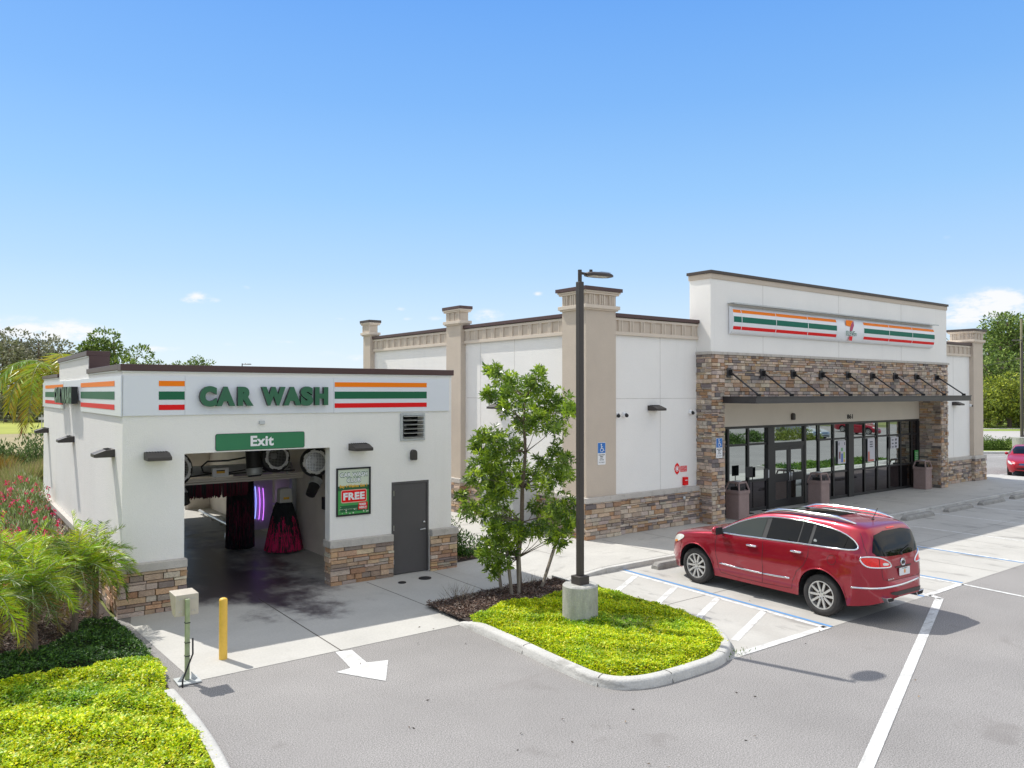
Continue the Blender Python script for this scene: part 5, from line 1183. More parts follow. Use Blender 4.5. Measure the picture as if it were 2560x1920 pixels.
def grid_poly(pts, st):
    """fill a 2D polygon with small cells"""
    bm = bmesh.new(); f = bm.faces.new([bm.verts.new((p[0], p[1], 0)) for p in pts])
    for ax in (0, 1):
        lo, hi = min(p[ax] for p in pts), max(p[ax] for p in pts); n = max(1, int((hi - lo) / st))
        for i in range(1, n):
            c = lo + (hi - lo) * i / n; co = (c, 0, 0) if ax == 0 else (0, c, 0); no = (1, 0, 0) if ax == 0 else (0, 1, 0)
            bmesh.ops.bisect_plane(bm, geom=bm.verts[:] + bm.edges[:] + bm.faces[:], plane_co=co, plane_no=no)
    bmesh.ops.triangulate(bm, faces=[f for f in bm.faces if len(f.verts) > 4])
    bm.verts.index_update(); v = [(a.co.x, a.co.y) for a in bm.verts]; fs = [[a.index for a in f.verts] for f in bm.faces]; bm.free(); return v, fs
def patch(cast, pts, to3, st, off, mirror=False):
    v, fs = grid_poly(pts, st); mb = MB(); H = [cast.hit(to3(p), off) for p in v]
    for sgn in ((1, -1) if mirror else (1,)):
        b = len(mb.v)
        for h in H: mb.v.append((h.x, h.y * sgn, h.z) if h else (0, 0, 0))
        for f in fs:
            if all(H[i] for i in f): mb.face([b + i for i in (f if sgn == 1 else f[::-1])])
    return mb
def trim_line(cast, pts, to3, r, off, mb=None, closed=False, step=None, mirror=False):
    mb = mb or MB(); P = list(pts) + ([pts[0]] if closed else []); Q = []
    for a, b in zip(P, P[1:]):
        L = sqrt((a[0] - b[0]) ** 2 + (a[1] - b[1]) ** 2); n = max(1, int(L / step)) if step else 1
        for i in range(n): t = i / n; Q.append((a[0] + (b[0] - a[0]) * t, a[1] + (b[1] - a[1]) * t))
    if not closed: Q.append(P[-1])
    H = [h for h in (cast.hit(to3(p), off) for p in Q) if h]
    if len(H) > 1:
        mb.tube(H, r, n=6, closed=closed)
        if mirror: mb.tube([(h.x, -h.y, h.z) for h in H], r, n=6, closed=closed)
    return mb
def wheel(t, f, x, y, z, r, w_, rimr, spokes, side, dish=True):
    ax = (0, side, 0); o = (x, y, z)
    e = bpy.data.objects.new('wheel', None)
    p = MB(); p.lathe([(rimr * .98, -w_ * .5), (r * .90, -w_ * .5), (r * .985, -w_ * .40), (r, -w_ * .2), (r, w_ * .2), (r * .985, w_ * .40), (r * .93, w_ * .5), (rimr * 1.06, w_ * .52), (rimr * .99, w_ * .44)], o, ax, 48)
    ty = p.build('wheel', 'tyre', t, f, smooth=True, edge_split=50)
    p = MB(); p.lathe([(rimr * 1.01, w_ * .44), (rimr * .985, w_ * .475), (rimr * .92, w_ * .46), (rimr * .90, w_ * .30), (rimr * .86, -.02)], o, ax, 48)
    q = Vector(ax).to_track_quat('Z', 'Y')
    for k in range(spokes):
        a = 2 * pi * k / spokes
        def P2(rr, da, h): return tuple(Vector(o) + q @ Vector((rr * cos(a + da), rr * sin(a + da), h)))
        d0, d1 = .30, .062
        A = [P2(rimr * .26, -d0, w_ * .40), P2(rimr * .26, d0, w_ * .40), P2(rimr * .93, d1 + .02, w_ * .45), P2(rimr * .93, -d1 - .02, w_ * .45)]
        B = [P2(rimr * .26, -d0, w_ * .26), P2(rimr * .26, d0, w_ * .26), P2(rimr * .93, d1 + .02, w_ * .28), P2(rimr * .93, -d1 - .02, w_ * .28)]
        ia = [p.vert(v_) for v_ in A]; ib = [p.vert(v_) for v_ in B]; p.face(ia)
        for i in range(4): j_ = (i + 1) % 4; p.face((ia[j_], ia[i], ib[i], ib[j_]))
    p.lathe([(0, w_ * .44), (rimr * .12, w_ * .44), (rimr * .16, w_ * .42), (rimr * .30, w_ * .40), (rimr * .31, w_ * .3)], o, ax, 24)
    p.build('rim', 'alloy', ty, f, smooth=True, edge_split=30)
    for k in range(6):
        a = 2 * pi * k / 6 + .3; c = Vector(o) + q @ Vector((rimr * .225 * cos(a), rimr * .225 * sin(a), w_ * .38)); p = MB(); p.cyl(c, c + Vector(ax) * (w_ * .045), .013, n=8); p.build('lug_nut', 'bronze', ty, f)
    p = MB(); p.lathe([(0, .015), (rimr * .9, .012)], o, ax, 32); p.lathe([(rimr * .30, .04), (rimr * .72, .04), (rimr * .72, .02)], o, ax, 32); p.build('brake_disc', 'brown2', ty, f)
    return ty
def make_car(P, name, label, cat, loc, rz, paint, suv=None, group=None):
    t = thing(name, label, cat, loc, FS, rz, group); f = WM[t]
    bm_ = car_body(P); bo = bm_.build('body', paint, t, f, smooth=True, edge_split=42); bvh = body_bvh(bm_)
    # dark floor and arch linings
    p = MB(); L0, L1 = P['xf'] - .22, P['xr'] + .25; W_ = P['W'] * .86
    a_ = P['arch'] * .99
    p.box(P['wheels'][1] + a_, -W_, P['bot'][2][1] + .02, P['wheels'][0] - a_, W_, .5); p.box(P['wheels'][0] + a_, -W_ * .80, .24, L0, W_ * .80, .5); p.box(L1 + .1, -W_ * .62, .42, P['wheels'][1] - a_, W_ * .62, .5)
    p.box(L1, -W_ * .62, .40, L0, W_ * .62, P['wz'] + P['arch'] + .0)
    p.build('underbody', 'black', bo, f)
    p = MB()
    for wx in P['wheels']:
        for sgn in (1, -1):
            arc = [(wx + a_ * 1.01 * cos(radians(k)), P['wz'] + a_ * 1.01 * sin(radians(k))) for k in range(-12, 193, 12)]
            for (xa, za), (xb, zb) in zip(arc, arc[1:]): p.poly([(xa, sgn * W_ * .62, za), (xb, sgn * W_ * .62, zb), (xb, sgn * P['W'] * .955, zb), (xa, sgn * P['W'] * .955, za)])
    p.build('arch_lining', 'black', bo, f)
    return t, f, bo, bvh
suv, SF, SB, SBVH = make_car(SUVP, 'parked_suv', 'dark red SUV with silver roof rails parked nose in beside the hatched bay', 'SUV', (14.36, 9.575, .008), radians(87.2), 'carred')
_inv = SF.inverted(); CO = _inv @ CAMP
eye = Caster(SBVH, origin=CO)
def c6p(p): return (1640 + p[0] * 700 / 2212, 1240 + p[1] * 700 / 2212)
def px3(p): x, y = c6p(p); return _inv @ (CAMP + pray(x, y) * 16)
def sxz(p): return (p[0], 0, p[1])      # side drawings: (x, z)
side = Caster(SBVH, direction=(0, -1, 0)); rear = Caster(SBVH, direction=(1, 0, 0)); topc = Caster(SBVH, direction=(0, 0, -1)); front = Caster(SBVH, direction=(-1, 0, 0))
def ryz(p): return (0, p[0], p[1])
def txy(p): return (p[0], p[1], 0)
def spl(pts, it=2, closed=True):
    for _ in range(it):
        q = []; n = len(pts)
        for i in range(n if closed else n - 1):
            a, b = pts[i], pts[(i + 1) % n]; q += [(a[0] * .75 + b[0] * .25, a[1] * .75 + b[1] * .25), (a[0] * .25 + b[0] * .75, a[1] * .25 + b[1] * .75)]
        pts = q if closed else [pts[0]] + q + [pts[-1]]
    return pts
# side glass in one sweep, then its panes, pillars and chrome surround
DLO = [(.95, 1.175), (.70, 1.32), (.42, 1.455), (.12, 1.555), (-.20, 1.615), (-.6, 1.64), (-1.1, 1.635), (-1.55, 1.60), (-1.88, 1.545), (-2.08, 1.455), (-2.17, 1.37), (-2.19, 1.315), (-2.12, 1.285), (-1.8, 1.272), (-1.2, 1.248), (-.6, 1.225), (0, 1.20), (.5, 1.18)]
def pane(nm, pts, m_): return patch(side, pts, sxz, .05, .006, mirror=False).build(nm, m_, SB, SF, smooth=True)
def both(fn):
    global side
    fn(1); side = Caster(SBVH, direction=(0, 1, 0)); fn(-1); side = Caster(SBVH, direction=(0, -1, 0))
def clip(pts, x0, x1):
    bm = bmesh.new(); bm.faces.new([bm.verts.new((p[0], p[1], 0)) for p in pts])
    for c, s_ in ((x0, -1), (x1, 1)):
        r = bmesh.ops.bisect_plane(bm, geom=bm.verts[:] + bm.edges[:] + bm.faces[:], plane_co=(c, 0, 0), plane_no=(s_, 0, 0), clear_outer=True)
    f = bm.faces[:][0]; o = [(l.vert.co.x, l.vert.co.y) for l in f.loops]; bm.free(); return o
IN = [(x * .992 - .004, 1.40 + (z - 1.40) * .93) for x, z in DLO]
def side_glass(s_):
    patch(side, DLO, sxz, .05, .004).build('window_surround', 'black', SB, SF, smooth=True)
    for a, b, m_ in ((-.17, .93, 'carglass2'), (-.98, -.28, 'carglass'), (-1.22, -1.01, 'carglass'), (-2.19, -1.29, 'carglass')):
        patch(side, clip(IN, a, b), sxz, .05, .009).build('window', m_, SB, SF, smooth=True)
    trim_line(side, spl(DLO, 1), sxz, .016, .008, closed=True, step=.06).build('window_trim', 'chrome', SB, SF, smooth=True)
    for pts in ([(-.215, 1.21), (-.235, 1.0), (-.22, .62), (-.20, .40), (-.17, .33)], [(.93, 1.13), (.96, .95), (.94, .70), (.90, .45), (.86, .36)], [(.86, .345), (.4, .325), (-.17, .33), (-.6, .345), (-.86, .36)], [(-1.255, 1.26), (-1.25, 1.05), (-1.16, .86), (-1.0, .72), (-.90, .52), (-.86, .36)], [(1.98, .93), (1.95, .80), (1.97, .62)], [(.93, 1.13), (1.2, 1.155), (1.8, 1.05), (2.2, .97)]):
        trim_line(side, pts, sxz, .0042, .0, step=.06).build('panel_gap', 'black', SB, SF)
    trim_line(side, [(.86, .545), (.4, .53), (-.205, .53)], sxz, .020, .003, step=.08).build('door_moulding', 'chrome', SB, SF, smooth=True)
    trim_line(side, [(-.235, .53), (-.55, .54), (-.84, .56)], sxz, .020, .003, step=.08).build('door_moulding', 'chrome', SB, SF, smooth=True)
    for a in ((.03, 1.035), (-1.0, 1.085)):
        h0, h1 = side.hit(sxz((a[0] + .10, a[1])), .028), side.hit(sxz((a[0] - .10, a[1] + .006)), .028)
        p = MB(); hA, hB = side.hit(sxz((a[0] + .115, a[1])), .0), side.hit(sxz((a[0] - .115, a[1] + .006)), .0); p.tube([hA, h0, (h0 + h1) / 2 + Vector((0, .004 * s_, 0)), h1, hB], .022, n=8); p.build('door_handle', 'chrome', SB, SF, smooth=True)
    if s_ == 1:
        ring = [(-1.74 + .085 * cos(k * pi / 10), 1.06 + .085 * sin(k * pi / 10)) for k in range(20)]; trim_line(side, ring, sxz, .003, .0, closed=True).build('fuel_flap_gap', 'black', SB, SF)
    p = MB(); P_ = side.hit(sxz((.80, 1.19)), 0)
    p.tube([P_ + Vector((0, -.02 * s_, -.01)), P_ + Vector((.02, .10 * s_, .0))], .03, n=8); mi = p.build('mirror', 'black', SB, SF, smooth=True)
    c = P_ + Vector((.03, .19 * s_, .045)); p = MB(); p.lathe([(.11 * sin(k * pi / 8), -.10 + .20 * (1 - cos(k * pi / 8)) / 2) for k in range(9)], c, (1, 0, 0), 18)
    for i, v_ in enumerate(p.v): p.v[i] = (c.x + (v_[0] - c.x) * .75, c.y + (v_[1] - c.y) * 1.05, c.z + (v_[2] - c.z) * .85)
    p.build('mirror_housing', 'carred', mi, SF, smooth=True)
    p = MB(); p.prism([(c.y - .10, c.z - .075), (c.y + .10, c.z - .075), (c.y + .10, c.z + .075), (c.y - .10, c.z + .075)], 'x', c.x - .085, c.x - .07); p.build('mirror_glass', 'black', mi, SF, bevel=.01)
both(side_glass)
# the body's own light alloy arch lips
def arch_lips(s_):
    for wx in SUVP['wheels']:
        trim_line(side, [(wx + .485 * cos(radians(a)), .375 + .485 * sin(radians(a))) for a in range(2, 179, 4)], sxz, .013, .0).build('arch_lip', 'carred', SB, SF, smooth=True)
both(arch_lips)
# windscreen, roof, rails
ws_ = [(.92, .70), (.92, -.70), (.60, -.73), (.24, -.60), (.20, 0), (.24, .60), (.60, .73)]
patch(topc, ws_, txy, .06, .006).build('windscreen', 'carglass', SB, SF, smooth=True)
patch(topc, [(1.16, .74), (1.16, -.74), (.94, -.76), (.94, .76)], txy, .06, .008).build('cowl', 'black', SB, SF, smooth=True)
for y_ in (.35, -.35): trim_line(topc, [(1.06, y_ + .28), (.98, y_ - .22)], txy, .009, .025, step=.08).build('front_wiper', 'black', SB, SF)
patch(topc, [(-.05, .42), (-.05, -.42), (-.62, -.44), (-.62, .44)], txy, .08, .005).build('sunroof', 'carglass', SB, SF, smooth=True)
patch(topc, [(-.70, .42), (-.70, -.42), (-1.45, -.44), (-1.45, .44)], txy, .08, .005).build('sunroof', 'carglass', SB, SF, smooth=True)
for sgn in (1, -1):
    p = MB(); pts = []
    for i in range(17):
        x_ = .02 - i * (2.02 / 16); h = topc.hit((x_, sgn * (.615 + .01 * sin(pi * i / 16)), 0), 0); e_ = min(i, 16 - i) / 3.0; pts.append(h + Vector((0, 0, .012 + .048 * min(1, e_))))
    p.tube(pts, .02, n=8, radii=[.018 + .018 * min(1, min(i, 16 - i) / 3) for i in range(17)]); p.build('roof_rail', 'chrome', SB, SF, smooth=True)
h = topc.hit((-1.95, .0, 0), 0); p = MB(); p.tube([h, h + Vector((-.10, 0, .22))], .006, n=6); p.lathe([(.035, 0), (.02, .02), (0, .025)], h, (0, 0, 1), 12); p.build('antenna', 'black', SB, SF)
# tail: hatch glass, gaps, lamps, badge, plate, bumper trim, exhausts, wiper
HG = [(.60, 1.55), (.30, 1.60), (-.30, 1.60), (-.60, 1.55), (-.66, 1.45), (-.72, 1.27), (-.66, 1.205), (-.3, 1.18), (0, 1.175), (.3, 1.18), (.66, 1.205), (.72, 1.27), (.66, 1.45)]
patch(rear, HG, ryz, .05, .006).build('rear_window', 'carglass', SB, SF, smooth=True)
trim_line(rear, [(.72, 1.58), (.79, 1.35), (.80, 1.2), (.60, 1.13), (.62, .90), (.60, .80), (.45, .765), (-.45, .765), (-.60, .80), (-.62, .90), (-.60, 1.13), (-.80, 1.2), (-.79, 1.35), (-.72, 1.58)], ryz, .004, .0, step=.05).build('hatch_gap', 'black', SB, SF)
p = MB(); patch(rear, [(.13, 1.645), (-.13, 1.645), (-.12, 1.625), (.12, 1.625)], ryz, .03, .006).build('brake_light', 'lampred', SB, SF)
# tail lamp laid on the corner, traced in the photograph's own view of the car
TL = spl([(1603, 490), (1650, 482), (1740, 485), (1800, 500), (1845, 528), (1858, 560), (1820, 568), (1720, 570), (1660, 560), (1625, 530)], 2)
lamp_ = patch(eye, TL, px3, 14, .008).build('tail_lamp', 'lampred', SB, SF, smooth=True)
trim_line(eye, TL, px3, .015, .008, closed=True).build('lamp_trim', 'chrome', lamp_, SF, smooth=True)
patch(eye, spl([(1788, 528), (1835, 532), (1838, 548), (1790, 552)], 1), px3, 14, .013).build('reversing_lens', 'lampclear', lamp_, SF, smooth=True)
trim_line(eye, [(1757, 486), (1765, 530), (1768, 570)], px3, .004, .010, step=14).build('lens_gap', 'black', lamp_, SF)
tlm = lambda mb: [(x, -y, z) for x, y, z in mb.v]
mb = patch(eye, TL, px3, 14, .008); mb.v = tlm(mb); mb.f = [q[::-1] for q in mb.f]; l2 = mb.build('tail_lamp', 'lampred', SB, SF, smooth=True)
mb = trim_line(eye, TL, px3, .015, .008, closed=True); mb.v = tlm(mb); mb.f = [q[::-1] for q in mb.f]; mb.build('lamp_trim', 'chrome', l2, SF, smooth=True)
bt = [(1540, 720), (1620, 727), (1720, 732), (1820, 725), (1920, 705), (2000, 678), (2068, 648)]
trim_line(eye, spl(bt, 1, False), px3, .020, .006).build('bumper_trim', 'chrome', SB, SF, smooth=True)
bg_ = rear.hit((0, 0, 1.045), .006); p = MB(); p.lathe([(0, .004), (.055, .006), (.062, .012), (.070, .010), (.074, 0)], bg_, (-1, 0, 0), 28); bd = p.build('badge', 'chrome', SB, SF, smooth=True, edge_split=30)
p = MB()
for dy in (-.03, 0, .03): p.prism([(dy - .016, bg_.z - .03 + abs(dy) * .1), (dy + .016, bg_.z - .03 + abs(dy) * .1), (dy + .016, bg_.z + .012), (dy, bg_.z + .03), (dy - .016, bg_.z + .012)], 'x', bg_.x - .016, bg_.x - .008)
p.build('badge_shields', 'bronze', bd, SF)
hz = rear.hit((0, 0, .88), .012); 
p = MB(); p.prism(rrect(-.17, .825, .17, .96, .01), 'x', hz.x - .012, hz.x - .002); pla = p.build('number_plate', 'white', SB, SF)
p = MB(); p.prism([(.03 * cos(k * pi / 6), .893 + .04 * sin(k * pi / 6)) for k in range(12)], 'x', hz.x - .0135, hz.x - .0125); p.build('plate_emblem', 'amber', pla, SF)
for tx_, a, b in (('Y41', -.15, -.04), ('K7M', .04, .15)): pass
p = MB(); p.text('FLORIDA', (hz.x - .0135, 0, 0), (0, -1, 0), UPV, -.08, .08, .937, .955, bold=.03); p.build('plate_lettering', 'green', pla, SF)
patch(rear, [(.26, .99), (-.26, .99), (-.24, .965), (.24, .965)], ryz, .04, .012).build('hatch_grip', 'chrome' if False else 'brown2', SB, SF, smooth=True)
h = rear.hit((0, .42, .80), .006); p = MB(); p.text('BUICK', (h.x - .003, 0, 0), (0, -1, 0), UPV, -.53, -.33, .785, .812, bold=.03); p.build('script', 'chrome', SB, SF)
h = rear.hit((0, 0, 1.20), .02); p = MB(); p.tube([h + Vector((.01, -.0, -.02)), h + Vector((.01, -.03, .03)), rear.hit((0, -.32, 1.30), .018)], .010, n=6); p.lathe([(.035, -.01), (.03, .015), (0, .02)], h + Vector((.015, 0, -.01)), (-1, 0, .3), 14); p.build('rear_wiper', 'black', SB, SF)
patch(rear, spl([(.50, .585), (.2, .59), (-.2, .59), (-.50, .585), (-.46, .525), (-.2, .52), (.2, .52), (.46, .525)], 1), ryz, .06, .010).build('lower_valance', 'bronze', SB, SF, smooth=True)
for sgn in (1, -1):
    hx_ = rear.hit((0, .50 * sgn, .56), 0); o_ = [(.36 * sgn, .475), (.62 * sgn, .485), (.57 * sgn, .405), (.38 * sgn, .40)]; xb = (hx_.x if hx_ else -2.5) - .0
    p = MB(); p.prism(o_ if sgn > 0 else o_[::-1], 'x', xb - .012, xb + .12); ex = p.build('exhaust_trim', 'chrome', SB, SF, bevel=.006)
    c_ = (.49 * sgn, .441); o2 = [(c_[0] + (a - c_[0]) * .80, c_[1] + (b - c_[1]) * .72) for a, b in o_]; p = MB(); p.prism(o2, 'x', xb - .0155, xb - .0125); p.build('exhaust_opening', 'bronze_dark', ex, SF)
# nose: headlamps, grille
HL = spl([(2.34, .78), (2.20, .92), (1.98, .985), (1.82, .965), (1.95, .86), (2.2, .76)], 2)
def headl(s_):
    patch(side, HL, sxz, .04, .008).build('headlamp', 'lampclear', SB, SF, smooth=True)
    patch(side, spl([(2.28, .78), (2.16, .84), (2.05, .83), (2.15, .775)], 1), sxz, .03, .013).build('indicator', 'amber', SB, SF, smooth=True)
both(headl)
patch(front, spl([(-.45, .62), (.45, .62), (.52, .78), (.40, .90), (-.40, .90), (-.52, .78)], 1), ryz, .05, .010).build('grille', 'chrome', SB, SF)
for wx in SUVP['wheels']:
    for sgn in (1, -1): wheel(suv, SF, wx, sgn * .845, .372, .378, .235, .262, 10, sgn)
p = MB(); h = side.hit(sxz((-1.36, 1.33)), .012); p.lathe([(0, .003), (.03, .002), (.035, 0)], h, (0, 1, 0), 16); p.build('window_sticker', 'galv', SB, SF)

def sedan(label, loc, rz, paint, group=None):
    t, f, bo, bvh = make_car(SEDP, 'parked_car', label, 'car', loc, rz, paint, group=group)
    D2 = [(.72, .985), (.40, 1.17), (.05, 1.30), (-.45, 1.355), (-.95, 1.31), (-1.3, 1.16), (-1.45, 1.045), (-.9, 1.02), (0, .995)]
    for s_ in (1, -1):
        sd_ = Caster(bvh, direction=(0, -s_, 0)); patch(sd_, D2, sxz, .07, .005).build('window_surround', 'black', bo, f, smooth=True)
        for a, b in ((-.33, .70), (-1.45, -.40)): patch(sd_, clip([(x * .97 - .01, 1.17 + (z - 1.17) * .88) for x, z in D2], a, b), sxz, .07, .010).build('window', 'carglass', bo, f, smooth=True)
        patch(sd_, spl([(2.22, .60), (2.05, .72), (1.78, .77), (1.85, .66), (2.1, .58)], 2), sxz, .04, .008).build('headlamp', 'lampclear', bo, f, smooth=True)
        for pts in ([(-.36, .98), (-.38, .6), (-.34, .27)], [(.78, .90), (.82, .6), (.78, .27)], [(-1.25, .99), (-1.2, .7), (-.98, .5)]): trim_line(sd_, pts, sxz, .005, 0, step=.06).build('panel_gap', 'black', bo, f)
        h = sd_.hit(sxz((.62, 1.0)), 0); p = MB(); p.lathe([(.08 * sin(k * pi / 6), -.07 + .14 * (1 - cos(k * pi / 6)) / 2) for k in range(7)], h + Vector((0, .11 * s_, .03)), (1, 0, 0), 14); p.build('mirror', paint, bo, f, smooth=True)
    tp = Caster(bvh, direction=(0, 0, -1)); patch(tp, [(.86, .62), (.86, -.62), (.5, -.66), (.12, -.54), (.08, 0), (.12, .54), (.5, .66)], txy, .07, .006).build('windscreen', 'carglass', bo, f, smooth=True)
    patch(tp, [(-1.05, .5), (-1.02, 0), (-1.05, -.5), (-1.6, -.62), (-1.66, 0), (-1.6, .62)][::-1], txy, .07, .006).build('rear_window', 'carglass', bo, f, smooth=True)
    fr_ = Caster(bvh, direction=(-1, 0, 0)); g_ = patch(fr_, spl([(-.36, .56), (.36, .56), (.40, .66), (-.40, .66)], 1), ryz, .05, .008).build('grille', 'bronze_dark', bo, f)
    for z_ in (.575, .60, .625, .65): trim_line(fr_, [(-.35, z_), (.35, z_)], ryz, .006, .012, step=.08).build('grille_bar', 'chrome', g_, f)
    patch(fr_, spl([(-.5, .36), (.5, .36), (.42, .44), (-.42, .44)], 1), ryz, .05, .010).build('lower_intake', 'bronze_dark', bo, f)
    for wx in SEDP['wheels']:
        for sgn in (1, -1): wheel(t, f, wx, sgn * .77, .318, .322, .20, .215, 8, sgn)
    return t
sedan('red sedan facing the walkway at the right edge of the photo', (45.1, 15.95, 0), radians(199), 'carred2')
g1 = 'cars parked beyond the lot, seen mirrored in the shopfront'
sedan('grey car on the far side of the lot, nearest to the shop', (66, -9.5, 0), radians(100), 'cargrey', g1)
sedan('maroon car on the far side of the lot', (75, -9, 0), radians(95), 'carred', g1)
sedan('grey car on the far side of the lot, farthest along', (84, -14, 0), radians(100), 'cargrey', g1)

# ================================================================== PLANTS
import numpy as np
NR = np.random.default_rng(3)
def unit(a): return a / np.maximum(1e-9, np.linalg.norm(a, axis=1, keepdims=True))
def leaf_mesh(name, P, D, Lh, Wd, C, m_, parent=None, fold=.25, origin=None, side=None, mid=.5):
    """every leaf a folded rhombus: P base points, D directions, C colours"""
    n = len(P); D = unit(D); rnd = unit(NR.normal(size=(n, 3)) if side is None else side); S_ = unit(np.cross(D, rnd)); U_ = np.cross(S_, D)
    Lh = np.broadcast_to(np.asarray(Lh, float), (n,))[:, None]; Wd = np.broadcast_to(np.asarray(Wd, float), (n,))[:, None]
    v = np.empty((n, 4, 3)); m0 = P + D * Lh * mid
    v[:, 0] = P; v[:, 1] = m0 + S_ * Wd * .5 + U_ * Wd * fold; v[:, 2] = P + D * Lh - U_ * Wd * fold * .6; v[:, 3] = m0 - S_ * Wd * .5 + U_ * Wd * fold
    V = v.reshape(-1, 3)
    if parent is not None:
        inv = np.array(WM[parent].inverted()); V = V @ inv[:3, :3].T + inv[:3, 3]
        w = WM[parent]
    else:
        o = np.array(origin if origin is not None else (V[:, 0].mean(), V[:, 1].mean(), V[:, 2].min())); V = V - o; w = Matrix.Translation(o)
    me = bpy.data.meshes.new(name); me.vertices.add(4 * n); me.vertices.foreach_set('co', V.astype('f4').ravel())
    me.loops.add(4 * n); me.loops.foreach_set('vertex_index', np.arange(4 * n, dtype='i4')); me.polygons.add(n); me.polygons.foreach_set('loop_start', np.arange(0, 4 * n, 4, dtype='i4')); me.polygons.foreach_set('loop_total', np.full(n, 4, dtype='i4'))
    a = me.color_attributes.new('Col', 'FLOAT_COLOR', 'CORNER'); cc = np.ones((n, 4, 4), 'f4'); cc[:, :, :3] = np.asarray(C)[:, None, :]; a.data.foreach_set('color', cc.ravel())
    me.materials.append(M[m_]); me.update(calc_edges=True); me.validate()
    o_ = bpy.data.objects.new(name, me); COL.objects.link(o_)
    if parent is not None: o_.parent = parent; WM[o_] = WM[parent]
    else: o_.matrix_world = w; WM[o_] = w
    return o_
def pal(n, cols, wts=None, jit=.18):
    c = np.array(cols); i = NR.choice(len(c), n, p=wts); return np.clip(c[i] * (1 + NR.uniform(-jit, jit, (n, 1))), 0, 1)
def inside(poly, x, y):
    p = np.array(poly); n = len(p); r = np.zeros(len(x), bool); j = n - 1
    for i in range(n):
        xi, yi, xj, yj = p[i][0], p[i][1], p[j][0], p[j][1]
        c = ((yi > y) != (yj > y)) & (x < (xj - xi) * (y - yi) / (yj - yi + 1e-12) + xi); r ^= c; j = i
    return r
def bumps(x, y, s, seed=0.):
    return np.sin(x * s + 1.3 + seed) * np.sin(y * s * 1.17 + 2.1 + seed) * .5 + np.sin(x * s * 2.3 + y * s * 1.9 + seed) * .3 + np.sin(x * s * 4.7 - y * s * 3.9) * .2
def cover(name, poly, dens, z0, h, L_, W_, cols, label, cat, edge=.0, wts=None, up=1.0, group=None):
    p = np.array(poly); x0, y0 = p.min(0); x1, y1 = p.max(0); n = int((x1 - x0) * (y1 - y0) * dens)
    x = NR.uniform(x0, x1, n); y = NR.uniform(y0, y1, n); k = inside(poly, x, y); x, y = x[k], y[k]; n = len(x)
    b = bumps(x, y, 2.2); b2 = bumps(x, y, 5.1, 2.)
    # height falls off toward the border
    d = np.full(n, 9.)
    for i in range(len(p)):
        a_, c_ = p[i], p[(i + 1) % len(p)]; ab = c_ - a_; t = np.clip(((x - a_[0]) * ab[0] + (y - a_[1]) * ab[1]) / (ab @ ab + 1e-12), 0, 1); d = np.minimum(d, np.hypot(x - a_[0] - ab[0] * t, y - a_[1] - ab[1] * t))
    fall = np.clip(d / .16, .25, 1)
    z = z0 + (h * (.55 + .30 * b + .25 * b2) * fall) * NR.uniform(.35, 1.0, n) ** .5
    P_ = np.stack([x, y, z], 1); D = NR.normal(size=(n, 3)); D[:, 2] = np.abs(D[:, 2]) * .35 + .15 * up; SD = NR.normal(size=(n, 3)) * .45 + (0, 0, 1)
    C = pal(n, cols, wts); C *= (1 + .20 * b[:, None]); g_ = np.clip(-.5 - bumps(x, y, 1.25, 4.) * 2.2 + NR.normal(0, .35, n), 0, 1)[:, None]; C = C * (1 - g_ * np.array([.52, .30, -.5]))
    o = leaf_mesh(name, P_, D, NR.uniform(.7, 1.3, n) * L_, NR.uniform(.7, 1.2, n) * W_, C, 'cover', side=SD, fold=.18)
    return tag(o, label, cat, group, 'stuff')
LIME = [(.56, .68, .006), (.40, .58, .006), (.74, .76, .008), (.17, .33, .01), (.85, .74, .03), (.46, .58, .02)]
LW = [.30, .22, .23, .11, .08, .06]
isl_in = [(7.88, 11.45), (7.86, 9.3), (7.80, 8.1), (8.2, 7.72), (9.1, 7.66), (9.75, 7.66), (10.45, 8.0), (11.05, 8.75), (11.22, 9.9), (11.26, 12.1), (10.7, 12.1), (10.0, 11.95), (9.3, 11.9), (8.7, 11.95), (8.3, 11.75), (8.0, 11.7)]
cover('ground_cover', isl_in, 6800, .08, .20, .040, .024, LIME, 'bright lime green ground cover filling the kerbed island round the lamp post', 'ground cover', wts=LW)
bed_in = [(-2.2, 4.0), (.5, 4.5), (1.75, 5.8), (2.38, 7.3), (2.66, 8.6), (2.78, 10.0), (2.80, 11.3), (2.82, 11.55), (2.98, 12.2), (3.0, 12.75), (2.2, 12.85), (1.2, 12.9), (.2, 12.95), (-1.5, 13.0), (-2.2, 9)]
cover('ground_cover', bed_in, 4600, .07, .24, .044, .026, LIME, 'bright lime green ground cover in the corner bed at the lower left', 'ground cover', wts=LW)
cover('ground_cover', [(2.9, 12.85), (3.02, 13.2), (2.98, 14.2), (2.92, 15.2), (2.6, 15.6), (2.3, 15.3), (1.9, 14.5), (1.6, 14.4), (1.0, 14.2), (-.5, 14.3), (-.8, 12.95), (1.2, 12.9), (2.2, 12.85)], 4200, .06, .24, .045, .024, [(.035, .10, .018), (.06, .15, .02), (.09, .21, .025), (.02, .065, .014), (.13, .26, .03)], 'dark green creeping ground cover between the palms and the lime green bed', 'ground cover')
cover('shrub_bed', [(36.5, 6.9), (46, 6.9), (46, 9.2), (36.5, 9.2)], 420, .05, .16, .16, .07, [(.10, .20, .02), (.16, .28, .03), (.07, .14, .02)], 'green planting strip in the lot opposite the shopfront', 'ground cover')
k = MB(); kerb_ring(k, [(46.2, 6.7), (36.3, 6.7), (36.3, 9.4), (46.2, 9.4)][::-1], .17, .13, closed=True); struct(k, 'island_kerb', 'kerb')
